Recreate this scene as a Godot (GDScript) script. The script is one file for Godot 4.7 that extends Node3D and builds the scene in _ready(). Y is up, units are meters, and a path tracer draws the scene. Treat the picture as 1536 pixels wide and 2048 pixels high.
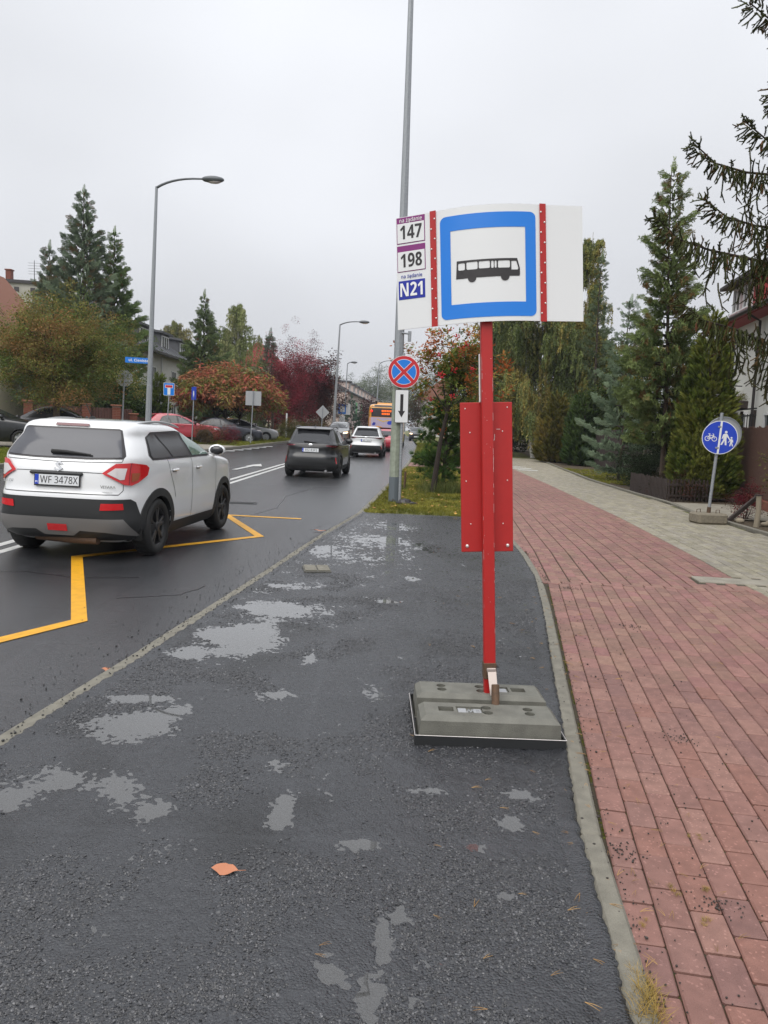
extends Node3D
# A temporary bus stop on a wet suburban street under an overcast sky.
# y up, metres, the camera stands at x = 0, z = 0 on the new asphalt pad and looks along -z.

var M := {}
var rng := RandomNumberGenerator.new()
var used_names := {}


func _ready() -> void:
	rng.seed = 7
	build_camera_and_light()
	build_materials()
	build_ground()
	build_left_side()
	build_right_side()
	build_far_end()
	build_traffic()
	build_street_furniture()
	build_bus_stop()
	build_litter()


func build_camera_and_light() -> void:
	var cam := Camera3D.new()
	cam.name = "camera"
	cam.fov = 67.28
	cam.near = 0.05
	cam.far = 1500.0
	add_child(cam)
	var pitch := deg_to_rad(-6.25)
	var b := Basis(Vector3.RIGHT, pitch) * Basis(Vector3.BACK, 0.045)
	cam.transform = Transform3D(b, Vector3(0, 1.56, 0))
	cam.current = true
	var sun := DirectionalLight3D.new()
	sun.name = "overcast_sun"
	sun.light_energy = 0.5
	sun.light_color = Color(1.0, 0.985, 0.96)
	sun.light_angular_distance = 60.0
	sun.shadow_enabled = true
	sun.rotation = Vector3(deg_to_rad(-54), deg_to_rad(-28), 0)
	add_child(sun)
	var env := Environment.new()
	env.tonemap_mode = Environment.TONE_MAPPER_LINEAR
	env.tonemap_exposure = 1.55
	env.sdfgi_enabled = true
	env.ssao_enabled = true
	env.ssil_enabled = true
	env.fog_enabled = true
	env.fog_density = 0.0004
	env.fog_light_color = Color(0.86, 0.88, 0.92)
	env.background_mode = Environment.BG_SKY
	var sky := Sky.new()
	var pano := PanoramaSkyMaterial.new()
	pano.panorama = ImageTexture.create_from_image(cloud_cover())
	sky.sky_material = pano
	env.sky = sky
	var we := WorldEnvironment.new()
	we.name = "world"
	we.environment = env
	add_child(we)


# An even overcast: radiance rises smoothly from the horizon to the zenith, with soft cloud mottling.
func cloud_cover() -> Image:
	var w := 512
	var h := 256
	var im := Image.create(w, h, false, Image.FORMAT_RGBF)
	var n := FastNoiseLite.new()
	n.seed = 11
	n.frequency = 0.9
	n.fractal_octaves = 4
	for y in h:
		var el := (0.5 - (y + 0.5) / h) * PI
		var s := maxf(0.0, sin(el))
		var base := 0.44 + 0.29 * s + 0.27 * s * s * s
		for x in w:
			var az := (x + 0.5) / w * TAU
			var d := Vector3(cos(el) * sin(az), sin(el), cos(el) * cos(az))
			var q := Vector3(d.x, d.y * 2.2 + 0.3, d.z) / (0.55 + d.y)
			var k := base * (1.0 + 0.24 * n.get_noise_3d(q.x, q.y, q.z) * smoothstep(-0.05, 0.25, d.y))
			im.set_pixel(x, y, Color(k * 0.965, k * 0.99, k * 1.045))
	return im


# ------------------------------------------------------------------ mesh helpers
# Collects triangles given anticlockwise as seen from outside; smooth groups as in SurfaceTool (-1 is flat).
class Shape:
	var v := PackedVector3Array()
	var s := PackedInt32Array()

	func tri(a: Vector3, b: Vector3, c: Vector3, g := -1) -> void:
		v.append(a)
		v.append(c)
		v.append(b)
		s.append(g)

	func quad(a: Vector3, b: Vector3, c: Vector3, d: Vector3, g := -1) -> void:
		tri(a, b, c, g)
		tri(a, c, d, g)

	func box(size: Vector3, xf := Transform3D(), bevel := 0.0) -> void:
		var h := size * 0.5
		if bevel <= 0.0:
			var p: Array[Vector3] = []
			for k in 8:
				p.append(xf * Vector3(h.x if k & 1 else -h.x, h.y if k & 2 else -h.y, h.z if k & 4 else -h.z))
			quad(p[4], p[5], p[7], p[6])
			quad(p[1], p[0], p[2], p[3])
			quad(p[5], p[1], p[3], p[7])
			quad(p[0], p[4], p[6], p[2])
			quad(p[6], p[7], p[3], p[2])
			quad(p[0], p[1], p[5], p[4])
			return
		var i := h - Vector3.ONE * bevel
		var c := func(sx: int, sy: int, sz: int, ax: int) -> Vector3:
			return xf * Vector3(sx * (h.x if ax == 0 else i.x), sy * (h.y if ax == 1 else i.y), sz * (h.z if ax == 2 else i.z))
		for t in [1, -1]:
			_face([c.call(t, -1, -1, 0), c.call(t, 1, -1, 0), c.call(t, 1, 1, 0), c.call(t, -1, 1, 0)], t)
			_face([c.call(-1, t, -1, 1), c.call(-1, t, 1, 1), c.call(1, t, 1, 1), c.call(1, t, -1, 1)], t)
			_face([c.call(-1, -1, t, 2), c.call(1, -1, t, 2), c.call(1, 1, t, 2), c.call(-1, 1, t, 2)], t)
			for u in [1, -1]:
				_face([c.call(t, u, -1, 0), c.call(t, u, -1, 1), c.call(t, u, 1, 1), c.call(t, u, 1, 0)], t * u)
				_face([c.call(t, -1, u, 0), c.call(t, 1, u, 0), c.call(t, 1, u, 2), c.call(t, -1, u, 2)], t * u)
				_face([c.call(-1, t, u, 1), c.call(-1, t, u, 2), c.call(1, t, u, 2), c.call(1, t, u, 1)], t * u)
				for w in [1, -1]:
					_face([c.call(t, u, w, 0), c.call(t, u, w, 1), c.call(t, u, w, 2)], t * u * w)

	func _face(p: Array, t: int) -> void:
		if t < 0:
			p.reverse()
		for k in range(1, p.size() - 1):
			tri(p[0], p[k], p[k + 1])

	# a tube through points; radii one per point
	func tube(pts: Array, radii: Array, sides := 8, caps := true, g := 1) -> void:
		var rings: Array = []
		var side := Vector3.ZERO
		for k in pts.size():
			var dir: Vector3 = (pts[mini(k + 1, pts.size() - 1)] - pts[maxi(k - 1, 0)]).normalized()
			if side == Vector3.ZERO:
				side = dir.cross(Vector3.UP if absf(dir.y) < 0.9 else Vector3.RIGHT).normalized()
			side = (side - dir * side.dot(dir)).normalized()
			var up := dir.cross(side)
			var ring := PackedVector3Array()
			for j in sides:
				var a := TAU * j / sides
				ring.append(pts[k] + (side * cos(a) + up * sin(a)) * radii[k])
			rings.append(ring)
		for k in pts.size() - 1:
			for j in sides:
				var n := (j + 1) % sides
				quad(rings[k][j], rings[k][n], rings[k + 1][n], rings[k + 1][j], g)
		if caps:
			for j in sides:
				var n := (j + 1) % sides
				tri(pts[0], rings[0][n], rings[0][j])
				tri(pts[-1], rings[-1][j], rings[-1][n])

	# a profile of (radius, height) turned about the y axis of xf, from the bottom up
	func lathe(profile: Array, seg := 24, xf := Transform3D(), g := 1) -> void:
		for k in profile.size() - 1:
			var a: Vector2 = profile[k]
			var b: Vector2 = profile[k + 1]
			for j in seg:
				var t0 := TAU * j / seg
				var t1 := TAU * (j + 1) / seg
				var p := xf * Vector3(a.x * sin(t0), a.y, a.x * cos(t0))
				var q := xf * Vector3(a.x * sin(t1), a.y, a.x * cos(t1))
				var r := xf * Vector3(b.x * sin(t1), b.y, b.x * cos(t1))
				var s_ := xf * Vector3(b.x * sin(t0), b.y, b.x * cos(t0))
				if a.x > 1e-6:
					tri(p, q, r, g)
				if b.x > 1e-6:
					tri(p, r, s_, g)

	# a flat polygon (x right, y up in xf) facing +z of xf, with a thickness behind it
	func plate(poly: PackedVector2Array, thick := 0.0, xf := Transform3D()) -> void:
		var pp := poly.duplicate()
		if Geometry2D.is_polygon_clockwise(pp):
			pp.reverse()
		var t := Geometry2D.triangulate_polygon(pp)
		for k in range(0, t.size(), 3):
			var a := pp[t[k]]
			var b := pp[t[k + 1]]
			var c := pp[t[k + 2]]
			if (b - a).cross(c - a) < 0:
				var w := b
				b = c
				c = w
			tri(xf * Vector3(a.x, a.y, 0), xf * Vector3(b.x, b.y, 0), xf * Vector3(c.x, c.y, 0))
			if thick > 0:
				tri(xf * Vector3(a.x, a.y, -thick), xf * Vector3(c.x, c.y, -thick), xf * Vector3(b.x, b.y, -thick))
		if thick > 0:
			for k in pp.size():
				var a := pp[k]
				var b := pp[(k + 1) % pp.size()]
				quad(xf * Vector3(a.x, a.y, -thick), xf * Vector3(b.x, b.y, -thick), xf * Vector3(b.x, b.y, 0), xf * Vector3(a.x, a.y, 0))

	func ball(center: Vector3, r: Vector3, seg := 12, g := 1) -> void:
		var pr: Array = []
		for k in seg / 2 + 1:
			var a := PI * k / (seg / 2) - PI / 2
			pr.append(Vector2(maxf(cos(a), 0.0), sin(a)))
		lathe(pr, seg, Transform3D(Basis.from_scale(r), center), g)

	func mesh() -> ArrayMesh:
		var st := SurfaceTool.new()
		st.begin(Mesh.PRIMITIVE_TRIANGLES)
		for k in s.size():
			st.set_smooth_group(s[k])
			st.add_vertex(v[k * 3])
			st.add_vertex(v[k * 3 + 1])
			st.add_vertex(v[k * 3 + 2])
		st.generate_normals()
		st.index()
		return st.commit()


# A grid of points as one smooth sheet, row after row; front side up for x rising along a row and z falling from row to row.
func sheet(rows: int, cols: int, pts: PackedVector3Array, colors := PackedColorArray(), uvs := PackedVector2Array()) -> ArrayMesh:
	var nor := PackedVector3Array()
	nor.resize(pts.size())
	for r in rows:
		for c in cols:
			var a := pts[r * cols + mini(c + 1, cols - 1)] - pts[r * cols + maxi(c - 1, 0)]
			var b := pts[mini(r + 1, rows - 1) * cols + c] - pts[maxi(r - 1, 0) * cols + c]
			nor[r * cols + c] = a.cross(b).normalized()
	var idx := PackedInt32Array()
	idx.resize((rows - 1) * (cols - 1) * 6)
	var k := 0
	for r in rows - 1:
		for c in cols - 1:
			var i := r * cols + c
			idx[k] = i
			idx[k + 1] = i + cols
			idx[k + 2] = i + 1
			idx[k + 3] = i + 1
			idx[k + 4] = i + cols
			idx[k + 5] = i + cols + 1
			k += 6
	var arr := []
	arr.resize(Mesh.ARRAY_MAX)
	arr[Mesh.ARRAY_VERTEX] = pts
	arr[Mesh.ARRAY_NORMAL] = nor
	arr[Mesh.ARRAY_INDEX] = idx
	if colors.size():
		arr[Mesh.ARRAY_COLOR] = colors
	if uvs.size():
		arr[Mesh.ARRAY_TEX_UV] = uvs
	var am := ArrayMesh.new()
	am.add_surface_from_arrays(Mesh.PRIMITIVE_TRIANGLES, arr)
	return am


func numbered(called: String) -> String:
	var n: int = used_names.get(called, 0)
	used_names[called] = n + 1
	return called if n == 0 else "%s_%03d" % [called, n]


func thing(called: String, label: String, category: String, at := Vector3.ZERO, turn := 0.0, group := "") -> Node3D:
	var o := Node3D.new()
	o.name = numbered(called)
	add_child(o)
	o.position = at
	o.rotation.y = turn
	tag(o, label, category, group)
	return o


func tag(o: Node3D, label := "", category := "", group := "", kind := "") -> Node3D:
	if label:
		o.set_meta("label", label)
	if category:
		o.set_meta("category", category)
	if group:
		o.set_meta("group", group)
	if kind:
		o.set_meta("kind", kind)
	return o


func part(called: String, mesh: Mesh, m: Material, parent: Node3D = null, at := Transform3D()) -> MeshInstance3D:
	var o := MeshInstance3D.new()
	o.name = called if parent else numbered(called)
	o.mesh = mesh
	o.material_override = m
	o.transform = at
	(parent if parent else self).add_child(o, true)
	return o


func structure(called: String, mesh: Mesh, m: Material, label := "", parent: Node3D = null) -> MeshInstance3D:
	var o := part(called, mesh, m, parent)
	tag(o, label, "", "", "structure" if parent == null else "")
	return o


func copy_of(o: Node3D, label: String, at: Vector3, turn: float) -> Node3D:
	var c: Node3D = o.duplicate()
	var called := String(o.name)
	if called.length() > 4 and called[-4] == "_" and called.right(3).is_valid_int():
		called = called.left(-4)
	c.name = numbered(called)
	add_child(c)
	c.position = at
	c.rotation.y = turn
	c.set_meta("label", label)
	return c


# Many small alike pieces as one part of a thing. Each entry of xfs is a Transform3D, of cols a Color (linear).
func scatter(called: String, mesh: Mesh, m: Material, xfs: Array, cols: Array, parent: Node3D = null) -> MultiMeshInstance3D:
	var mm := MultiMesh.new()
	mm.transform_format = MultiMesh.TRANSFORM_3D
	mm.use_colors = cols.size() > 0
	mm.mesh = mesh
	mm.instance_count = xfs.size()
	var st := 16 if cols.size() else 12
	var buf := PackedFloat32Array()
	buf.resize(xfs.size() * st)
	for k in xfs.size():
		var t: Transform3D = xfs[k]
		var o := k * st
		buf[o] = t.basis.x.x
		buf[o + 1] = t.basis.y.x
		buf[o + 2] = t.basis.z.x
		buf[o + 3] = t.origin.x
		buf[o + 4] = t.basis.x.y
		buf[o + 5] = t.basis.y.y
		buf[o + 6] = t.basis.z.y
		buf[o + 7] = t.origin.y
		buf[o + 8] = t.basis.x.z
		buf[o + 9] = t.basis.y.z
		buf[o + 10] = t.basis.z.z
		buf[o + 11] = t.origin.z
		if st == 16:
			var c: Color = cols[k]
			buf[o + 12] = c.r
			buf[o + 13] = c.g
			buf[o + 14] = c.b
			buf[o + 15] = 1.0
	mm.buffer = buf
	var o := MultiMeshInstance3D.new()
	o.name = called if parent else numbered(called)
	o.multimesh = mm
	o.material_override = m
	o.set_meta("kind", "stuff")
	(parent if parent else self).add_child(o, true)
	return o


func lettering(called: String, text: String, height: float, m: Material, parent: Node3D, at: Transform3D, bold := false, squeeze := 1.0) -> MeshInstance3D:
	var f := SystemFont.new()
	f.font_names = PackedStringArray(["Droid Sans"])
	if bold:
		f.font_weight = 700
	var t := TextMesh.new()
	t.text = text
	t.font = f
	t.font_size = 64
	t.pixel_size = height / (64.0 * 0.714)
	t.depth = 0.001
	t.curve_step = 1.5
	t.horizontal_alignment = HORIZONTAL_ALIGNMENT_CENTER
	t.vertical_alignment = VERTICAL_ALIGNMENT_CENTER
	return part(called, t, m, parent, at * Transform3D(Basis.from_scale(Vector3(squeeze, 1, 1)), Vector3.ZERO))


func mix3(a: Color, b: Color, t: float) -> Color:
	return a.lerp(b, t)


# piecewise linear x(z) along a list of (x, z) with z falling
func along(line: Array, z: float) -> float:
	for k in line.size() - 1:
		var a: Vector2 = line[k]
		var b: Vector2 = line[k + 1]
		if z >= b.y or k == line.size() - 2:
			return a.x + (b.x - a.x) * (z - a.y) / (b.y - a.y)
	return line[0].x


func turned(yaw: float, pitch := 0.0, roll := 0.0) -> Basis:
	return Basis(Vector3.UP, yaw) * Basis(Vector3.RIGHT, pitch) * Basis(Vector3.BACK, roll)


func looking_up_along(dir: Vector3, spin := 0.0) -> Basis:
	var y := dir.normalized()
	var x := y.cross(Vector3.FORWARD if absf(y.z) < 0.9 else Vector3.RIGHT).normalized()
	return Basis(y, spin) * Basis(x, y, x.cross(y))


# ------------------------------------------------------------------ materials
# Colours below are linear base colours.
func lin(r: float, g: float, b: float) -> Color:
	return Color(r, g, b)


func mat(called: String, c: Color, rough := 0.6, metal := 0.0, spec := 0.5) -> StandardMaterial3D:
	var m := StandardMaterial3D.new()
	m.resource_name = called
	m.albedo_color = c.linear_to_srgb()
	m.roughness = rough
	m.metallic = metal
	m.metallic_specular = spec
	M[called] = m
	return m


func noise_image(size: int, seed_: int, freq: float, octaves := 4, kind := FastNoiseLite.TYPE_SIMPLEX_SMOOTH, ret := -1) -> PackedByteArray:
	var n := FastNoiseLite.new()
	n.seed = seed_
	n.frequency = freq
	n.noise_type = kind
	n.fractal_octaves = octaves
	if octaves <= 1:
		n.fractal_type = FastNoiseLite.FRACTAL_NONE
	if ret >= 0:
		n.cellular_return_type = ret
	var im := n.get_seamless_image(size, size, false, false, 0.12, true)
	im.convert(Image.FORMAT_L8)
	return im.get_data()


func texture_from(bytes: PackedByteArray, size: int, fmt := Image.FORMAT_L8) -> ImageTexture:
	return ImageTexture.create_from_image(Image.create_from_data(size, size, false, fmt, bytes))


# weighted sum of noise layers as one grey picture
func layered(size: int, layers: Array, weights: Array, lo := 0.0, hi := 1.0, power := 1.0) -> ImageTexture:
	var out := PackedByteArray()
	out.resize(size * size)
	for k in size * size:
		var s := 0.0
		for j in layers.size():
			s += layers[j][k] * weights[j]
		out[k] = int(clampf(lo + (hi - lo) * pow(clampf(s / 255.0, 0.0, 1.0), power), 0.0, 1.0) * 255.0)
	return texture_from(out, size)


# a colour picture that runs between two colours by one noise, with specks of a third
func two_tone(size: int, a: PackedByteArray, c0: Color, c1: Color, specks: PackedByteArray = PackedByteArray(), speck_over := 255, c2 := Color.WHITE) -> ImageTexture:
	var lut := PackedByteArray()
	lut.resize(256 * 3)
	for k in 256:
		var c := c0.lerp(c1, k / 255.0).linear_to_srgb()
		lut[k * 3] = int(c.r * 255)
		lut[k * 3 + 1] = int(c.g * 255)
		lut[k * 3 + 2] = int(c.b * 255)
	var s2 := c2.linear_to_srgb()
	var out := PackedByteArray()
	out.resize(size * size * 3)
	var with := specks.size() > 0
	for k in size * size:
		var q := a[k] * 3
		if with and specks[k] > speck_over:
			out[k * 3] = int(s2.r * 255)
			out[k * 3 + 1] = int(s2.g * 255)
			out[k * 3 + 2] = int(s2.b * 255)
		else:
			out[k * 3] = lut[q]
			out[k * 3 + 1] = lut[q + 1]
			out[k * 3 + 2] = lut[q + 2]
	return texture_from(out, size, Image.FORMAT_RGB8)


func relief(m: StandardMaterial3D, t: Texture2D, cm: float) -> void:
	m.heightmap_enabled = true
	m.heightmap_texture = t
	m.heightmap_scale = cm


func triplanar(m: StandardMaterial3D, per_metre: float, world := true) -> void:
	m.uv1_triplanar = true
	m.uv1_world_triplanar = world
	m.uv1_scale = Vector3.ONE * per_metre


func build_materials() -> void:
	# --- asphalt: stones a few millimetres across, sunk into bitumen
	var stones := noise_image(1024, 3, 0.085, 1, FastNoiseLite.TYPE_CELLULAR, FastNoiseLite.RETURN_DISTANCE)
	var stone_id := noise_image(1024, 3, 0.085, 1, FastNoiseLite.TYPE_CELLULAR, FastNoiseLite.RETURN_CELL_VALUE)
	var soft := noise_image(1024, 5, 0.012, 5)
	var fine := noise_image(1024, 9, 0.12, 3)
	var h_asphalt := layered(1024, [stones, soft, fine], [-0.55, 0.5, 0.35], 0.0, 1.0)
	var inv := PackedByteArray()
	inv.resize(stones.size())
	for k in stones.size():
		inv[k] = clampi(255 - stones[k] + (soft[k] - 128) / 2 + (fine[k] - 128) / 3, 0, 255)
	h_asphalt = texture_from(inv, 1024)
	var c_asphalt := two_tone(1024, stone_id, lin(0.55, 0.55, 0.57), lin(0.95, 0.95, 0.95), fine, 222, lin(0.3, 0.3, 0.32))
	var r_asphalt := layered(1024, [soft, fine], [0.8, 0.2], 0.06, 0.62)
	var m := mat("pad_asphalt", lin(0.034, 0.036, 0.041), 1.0, 0.0, 0.62)
	m.vertex_color_use_as_albedo = true
	m.albedo_texture = c_asphalt
	m.roughness_texture = r_asphalt
	relief(m, h_asphalt, 0.40)
	triplanar(m, 1.25)
	m = mat("road_asphalt", lin(0.045, 0.046, 0.050), 0.27, 0.0, 0.6)
	m.albedo_texture = c_asphalt
	relief(m, h_asphalt, 0.22)
	triplanar(m, 1.0)
	m.vertex_color_use_as_albedo = true
	# --- water standing on the pad, a little silty
	m = mat("puddle_water", lin(0.125, 0.122, 0.115), 0.012, 0.0, 0.6)
	m.transparency = BaseMaterial3D.TRANSPARENCY_ALPHA
	m.albedo_color.a = 0.34
	m.clearcoat_enabled = true
	m.clearcoat = 1.0
	m.clearcoat_roughness = 0.02
	# --- concrete, plaster, brick
	var blot := noise_image(512, 21, 0.012, 5)
	var grain := noise_image(512, 23, 0.2, 3)
	var specks := noise_image(512, 27, 0.16, 1, FastNoiseLite.TYPE_CELLULAR, FastNoiseLite.RETURN_CELL_VALUE)
	var pits := noise_image(512, 24, 0.09, 1, FastNoiseLite.TYPE_CELLULAR, FastNoiseLite.RETURN_DISTANCE)
	var mixed := PackedByteArray()
	mixed.resize(512 * 512)
	for k in mixed.size():
		mixed[k] = clampi(int(blot[k] * 0.6 + grain[k] * 0.4), 0, 255)
	var h_grain := layered(512, [grain, blot], [0.7, 0.3])
	var c_concrete := two_tone(512, mixed, lin(0.45, 0.45, 0.43), lin(1.0, 1.0, 0.97), grain, 236, lin(1, 1, 1))
	m = mat("kerb_concrete", lin(0.23, 0.215, 0.18), 0.75)
	m.albedo_texture = c_concrete
	relief(m, h_grain, 0.25)
	triplanar(m, 1.6)
	m = mat("block_concrete", lin(0.18, 0.177, 0.155), 0.6)
	m.albedo_texture = c_concrete
	relief(m, h_grain, 0.2)
	triplanar(m, 1.3, false)
	m = mat("dark_concrete", lin(0.14, 0.135, 0.12), 0.7)
	m.albedo_texture = c_concrete
	relief(m, h_grain, 0.2)
	triplanar(m, 1.7, false)
	m = mat("old_concrete", lin(0.27, 0.235, 0.18), 0.85)
	m.albedo_texture = c_concrete
	relief(m, h_grain, 0.5)
	triplanar(m, 2.0, false)
	var c_brick := two_tone(512, mixed, lin(0.50, 0.48, 0.47), lin(0.92, 0.90, 0.88), specks, 243, lin(1.0, 1.0, 1.0))
	m = mat("red_paver", lin(0.31, 0.166, 0.138), 0.6, 0.0, 0.45)
	m.albedo_texture = c_brick
	m.vertex_color_use_as_albedo = true
	relief(m, h_grain, 0.18)
	triplanar(m, 1.7)
	m = mat("grey_paver", lin(0.36, 0.335, 0.27), 0.6, 0.0, 0.45)
	m.albedo_texture = c_brick
	m.vertex_color_use_as_albedo = true
	relief(m, h_grain, 0.18)
	triplanar(m, 1.7)
	for k in 6:
		m = mat("red_paver_%d" % k, [lin(0.305, 0.160, 0.134), lin(0.285, 0.155, 0.132), lin(0.275, 0.145, 0.122), lin(0.33, 0.182, 0.150), lin(0.255, 0.138, 0.122), lin(0.30, 0.150, 0.120)][k], 0.62, 0.0, 0.45)
		m.albedo_texture = c_brick
		relief(m, h_grain, 0.18)
		triplanar(m, 1.7)
	var moss := noise_image(512, 31, 0.02, 4)
	m = mat("joint_sand", lin(1, 1, 1), 0.95)
	m.albedo_texture = two_tone(512, moss, lin(0.040, 0.028, 0.020), lin(0.042, 0.038, 0.016))
	triplanar(m, 0.9)
	m = mat("soil", lin(1, 1, 1), 0.95)
	m.albedo_texture = two_tone(512, mixed, lin(0.028, 0.019, 0.011), lin(0.11, 0.08, 0.045))
	relief(m, h_grain, 1.2)
	triplanar(m, 1.1)
	m = mat("lawn_soil", lin(1, 1, 1), 0.95)
	m.albedo_texture = two_tone(512, mixed, lin(0.05, 0.055, 0.012), lin(0.17, 0.17, 0.035))
	relief(m, h_grain, 1.5)
	triplanar(m, 0.8)
	m = mat("far_paving", lin(0.34, 0.31, 0.26), 0.7)
	m.albedo_texture = c_concrete
	triplanar(m, 0.5)
	# --- paint on the road
	m = mat("yellow_line", lin(0.80, 0.40, 0.012), 0.5)
	m.albedo_texture = two_tone(512, mixed, lin(0.62, 0.6, 0.6), lin(1, 1, 1), grain, 208, lin(0.22, 0.2, 0.25))
	relief(m, h_grain, 0.12)
	triplanar(m, 1.1)
	m = mat("white_line", lin(0.62, 0.62, 0.60), 0.5)
	m.albedo_texture = two_tone(512, mixed, lin(0.55, 0.55, 0.55), lin(1, 1, 1), grain, 226, lin(0.2, 0.2, 0.2))
	triplanar(m, 0.9)
	# --- metals and paint
	var spangle := noise_image(512, 41, 0.06, 1, FastNoiseLite.TYPE_CELLULAR, FastNoiseLite.RETURN_CELL_VALUE)
	m = mat("galvanised", lin(0.36, 0.38, 0.40), 0.5, 0.35)
	m.albedo_texture = two_tone(512, spangle, lin(0.62, 0.63, 0.65), lin(1, 1, 1))
	triplanar(m, 3.0, false)
	m = mat("pole_paint", lin(0.36, 0.40, 0.33), 0.6)
	m.albedo_texture = c_concrete
	triplanar(m, 1.5, false)
	mat("pole_band", lin(0.105, 0.125, 0.14), 0.6)
	mat("lamp_grey", lin(0.10, 0.11, 0.12), 0.45)
	m = mat("red_paint", lin(0.42, 0.013, 0.012), 0.42)
	m.albedo_texture = two_tone(512, mixed, lin(0.86, 0.8, 0.8), lin(1, 1, 1), grain, 247, lin(1, 0.9, 0.9))
	triplanar(m, 2.2, false)
	mat("red_dark", lin(0.40, 0.010, 0.008), 0.5)
	m = mat("rusty_steel", lin(1, 1, 1), 0.75, 0.1)
	m.albedo_texture = two_tone(512, mixed, lin(0.035, 0.024, 0.016), lin(0.16, 0.085, 0.045), grain, 214, lin(0.3, 0.26, 0.2))
	triplanar(m, 6.0, false)
	mat("bare_steel", lin(0.42, 0.36, 0.33), 0.4, 0.6)
	mat("black_steel", lin(0.018, 0.019, 0.02), 0.5)
	mat("black_rubber", lin(0.018, 0.018, 0.018), 0.75)
	mat("rivet", lin(0.7, 0.66, 0.64), 0.35, 0.5)
	mat("sign_white", lin(0.70, 0.71, 0.72), 0.3)
	mat("sign_back", lin(0.36, 0.37, 0.38), 0.45, 0.3)
	mat("sign_blue", lin(0.010, 0.185, 0.66), 0.3)
	mat("sign_deep_blue", lin(0.012, 0.05, 0.46), 0.35)
	mat("night_blue", lin(0.008, 0.02, 0.30), 0.38)
	mat("sign_red", lin(0.52, 0.02, 0.03), 0.38)
	mat("sign_purple", lin(0.20, 0.018, 0.16), 0.4)
	mat("print_black", lin(0.02, 0.017, 0.019), 0.4)
	mat("print_white", lin(0.78, 0.78, 0.78), 0.4)
	# --- cars
	for q in [["white_car_paint", lin(0.74, 0.75, 0.76)], ["black_car_paint", lin(0.012, 0.013, 0.015)], ["dark_car_paint", lin(0.03, 0.033, 0.045)], ["red_car_paint", lin(0.36, 0.012, 0.03)], ["grey_car_paint", lin(0.14, 0.145, 0.15)], ["silver_car_paint", lin(0.4, 0.41, 0.42)], ["bus_yellow", lin(0.68, 0.30, 0.03)], ["bus_red", lin(0.5, 0.05, 0.03)]]:
		m = mat(q[0], q[1], 0.3)
		m.clearcoat_enabled = true
		m.clearcoat = 0.5 if q[1].r < 0.1 else 1.0
		m.clearcoat_roughness = 0.04
	mat("tinted_glass", lin(0.02, 0.021, 0.024), 0.09, 0.0, 0.55)
	m = mat("wet_rear_glass", lin(0.075, 0.077, 0.088), 0.2, 0.0, 0.45)
	m.roughness_texture = layered(512, [noise_image(512, 51, 0.03, 4)], [1.0], 0.3, 1.0)
	triplanar(m, 1.5, false)
	mat("wet_side_glass", lin(0.02, 0.021, 0.024), 0.3, 0.0, 0.6)
	mat("green_glass", lin(0.13, 0.20, 0.17), 0.06, 0.0, 0.7)
	mat("cladding", lin(0.022, 0.023, 0.024), 0.55)
	mat("grey_trim", lin(0.16, 0.155, 0.15), 0.5)
	mat("silver_trim", lin(0.5, 0.5, 0.5), 0.3, 0.7)
	mat("chrome", lin(0.75, 0.75, 0.75), 0.12, 1.0)
	mat("tyre", lin(0.012, 0.012, 0.012), 0.7)
	mat("black_rim", lin(0.018, 0.018, 0.019), 0.3)
	mat("alloy_rim", lin(0.45, 0.46, 0.47), 0.3, 0.7)
	m = mat("red_lens", lin(0.55, 0.012, 0.016), 0.12, 0.0, 0.6)
	mat("dark_lens", lin(0.10, 0.004, 0.012), 0.12, 0.0, 0.6)
	mat("amber_lens", lin(0.32, 0.07, 0.02), 0.15)
	mat("clear_lens", lin(0.62, 0.58, 0.58), 0.1, 0.2)
	mat("plate_white", lin(0.66, 0.68, 0.70), 0.4)
	mat("bus_advert", lin(0.40, 0.35, 0.46), 0.4)
	m = mat("led_amber", lin(0.1, 0.03, 0.0), 0.4)
	m.emission_enabled = true
	m.emission = Color(1.0, 0.42, 0.12)
	m.emission_energy_multiplier = 0.9
	m = mat("lit_red_lamp", lin(0.4, 0.02, 0.02), 0.3)
	m.emission_enabled = true
	m.emission = Color(1.0, 0.16, 0.1)
	m.emission_energy_multiplier = 0.8
	m = mat("lit_headlamp", lin(0.8, 0.75, 0.6), 0.3)
	m.emission_enabled = true
	m.emission = Color(1.0, 0.86, 0.66)
	m.emission_energy_multiplier = 2.2
	# --- plants: the scattered pieces carry their own colours
	for q in [["leaf", 0.5, 0.7], ["needle", 0.6, 0.3], ["grass_blade", 0.6, 0.35]]:
		m = mat(q[0], lin(1, 1, 1), q[1] + 0.15, 0.0, 0.22)
		m.vertex_color_use_as_albedo = true
		m.backlight_enabled = true
		m.backlight = Color(q[2], q[2], q[2])
	var bark := noise_image(512, 61, 0.03, 4)
	m = mat("bark", lin(1, 1, 1), 0.9)
	m.albedo_texture = two_tone(512, bark, lin(0.03, 0.022, 0.015), lin(0.12, 0.085, 0.06))
	relief(m, texture_from(bark, 512), 1.5)
	triplanar(m, 2.0)
	m.uv1_scale = Vector3(3, 0.8, 3)
	m = mat("dark_bark", lin(1, 1, 1), 0.9)
	m.albedo_texture = two_tone(512, bark, lin(0.012, 0.009, 0.007), lin(0.05, 0.036, 0.028))
	triplanar(m, 2.0)
	m = mat("birch_bark", lin(1, 1, 1), 0.7)
	m.albedo_texture = two_tone(512, noise_image(512, 63, 0.014, 3), lin(0.02, 0.02, 0.02), lin(0.85, 0.83, 0.78))
	triplanar(m, 1.0)
	m.uv1_scale = Vector3(0.6, 3.0, 0.6)
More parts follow.
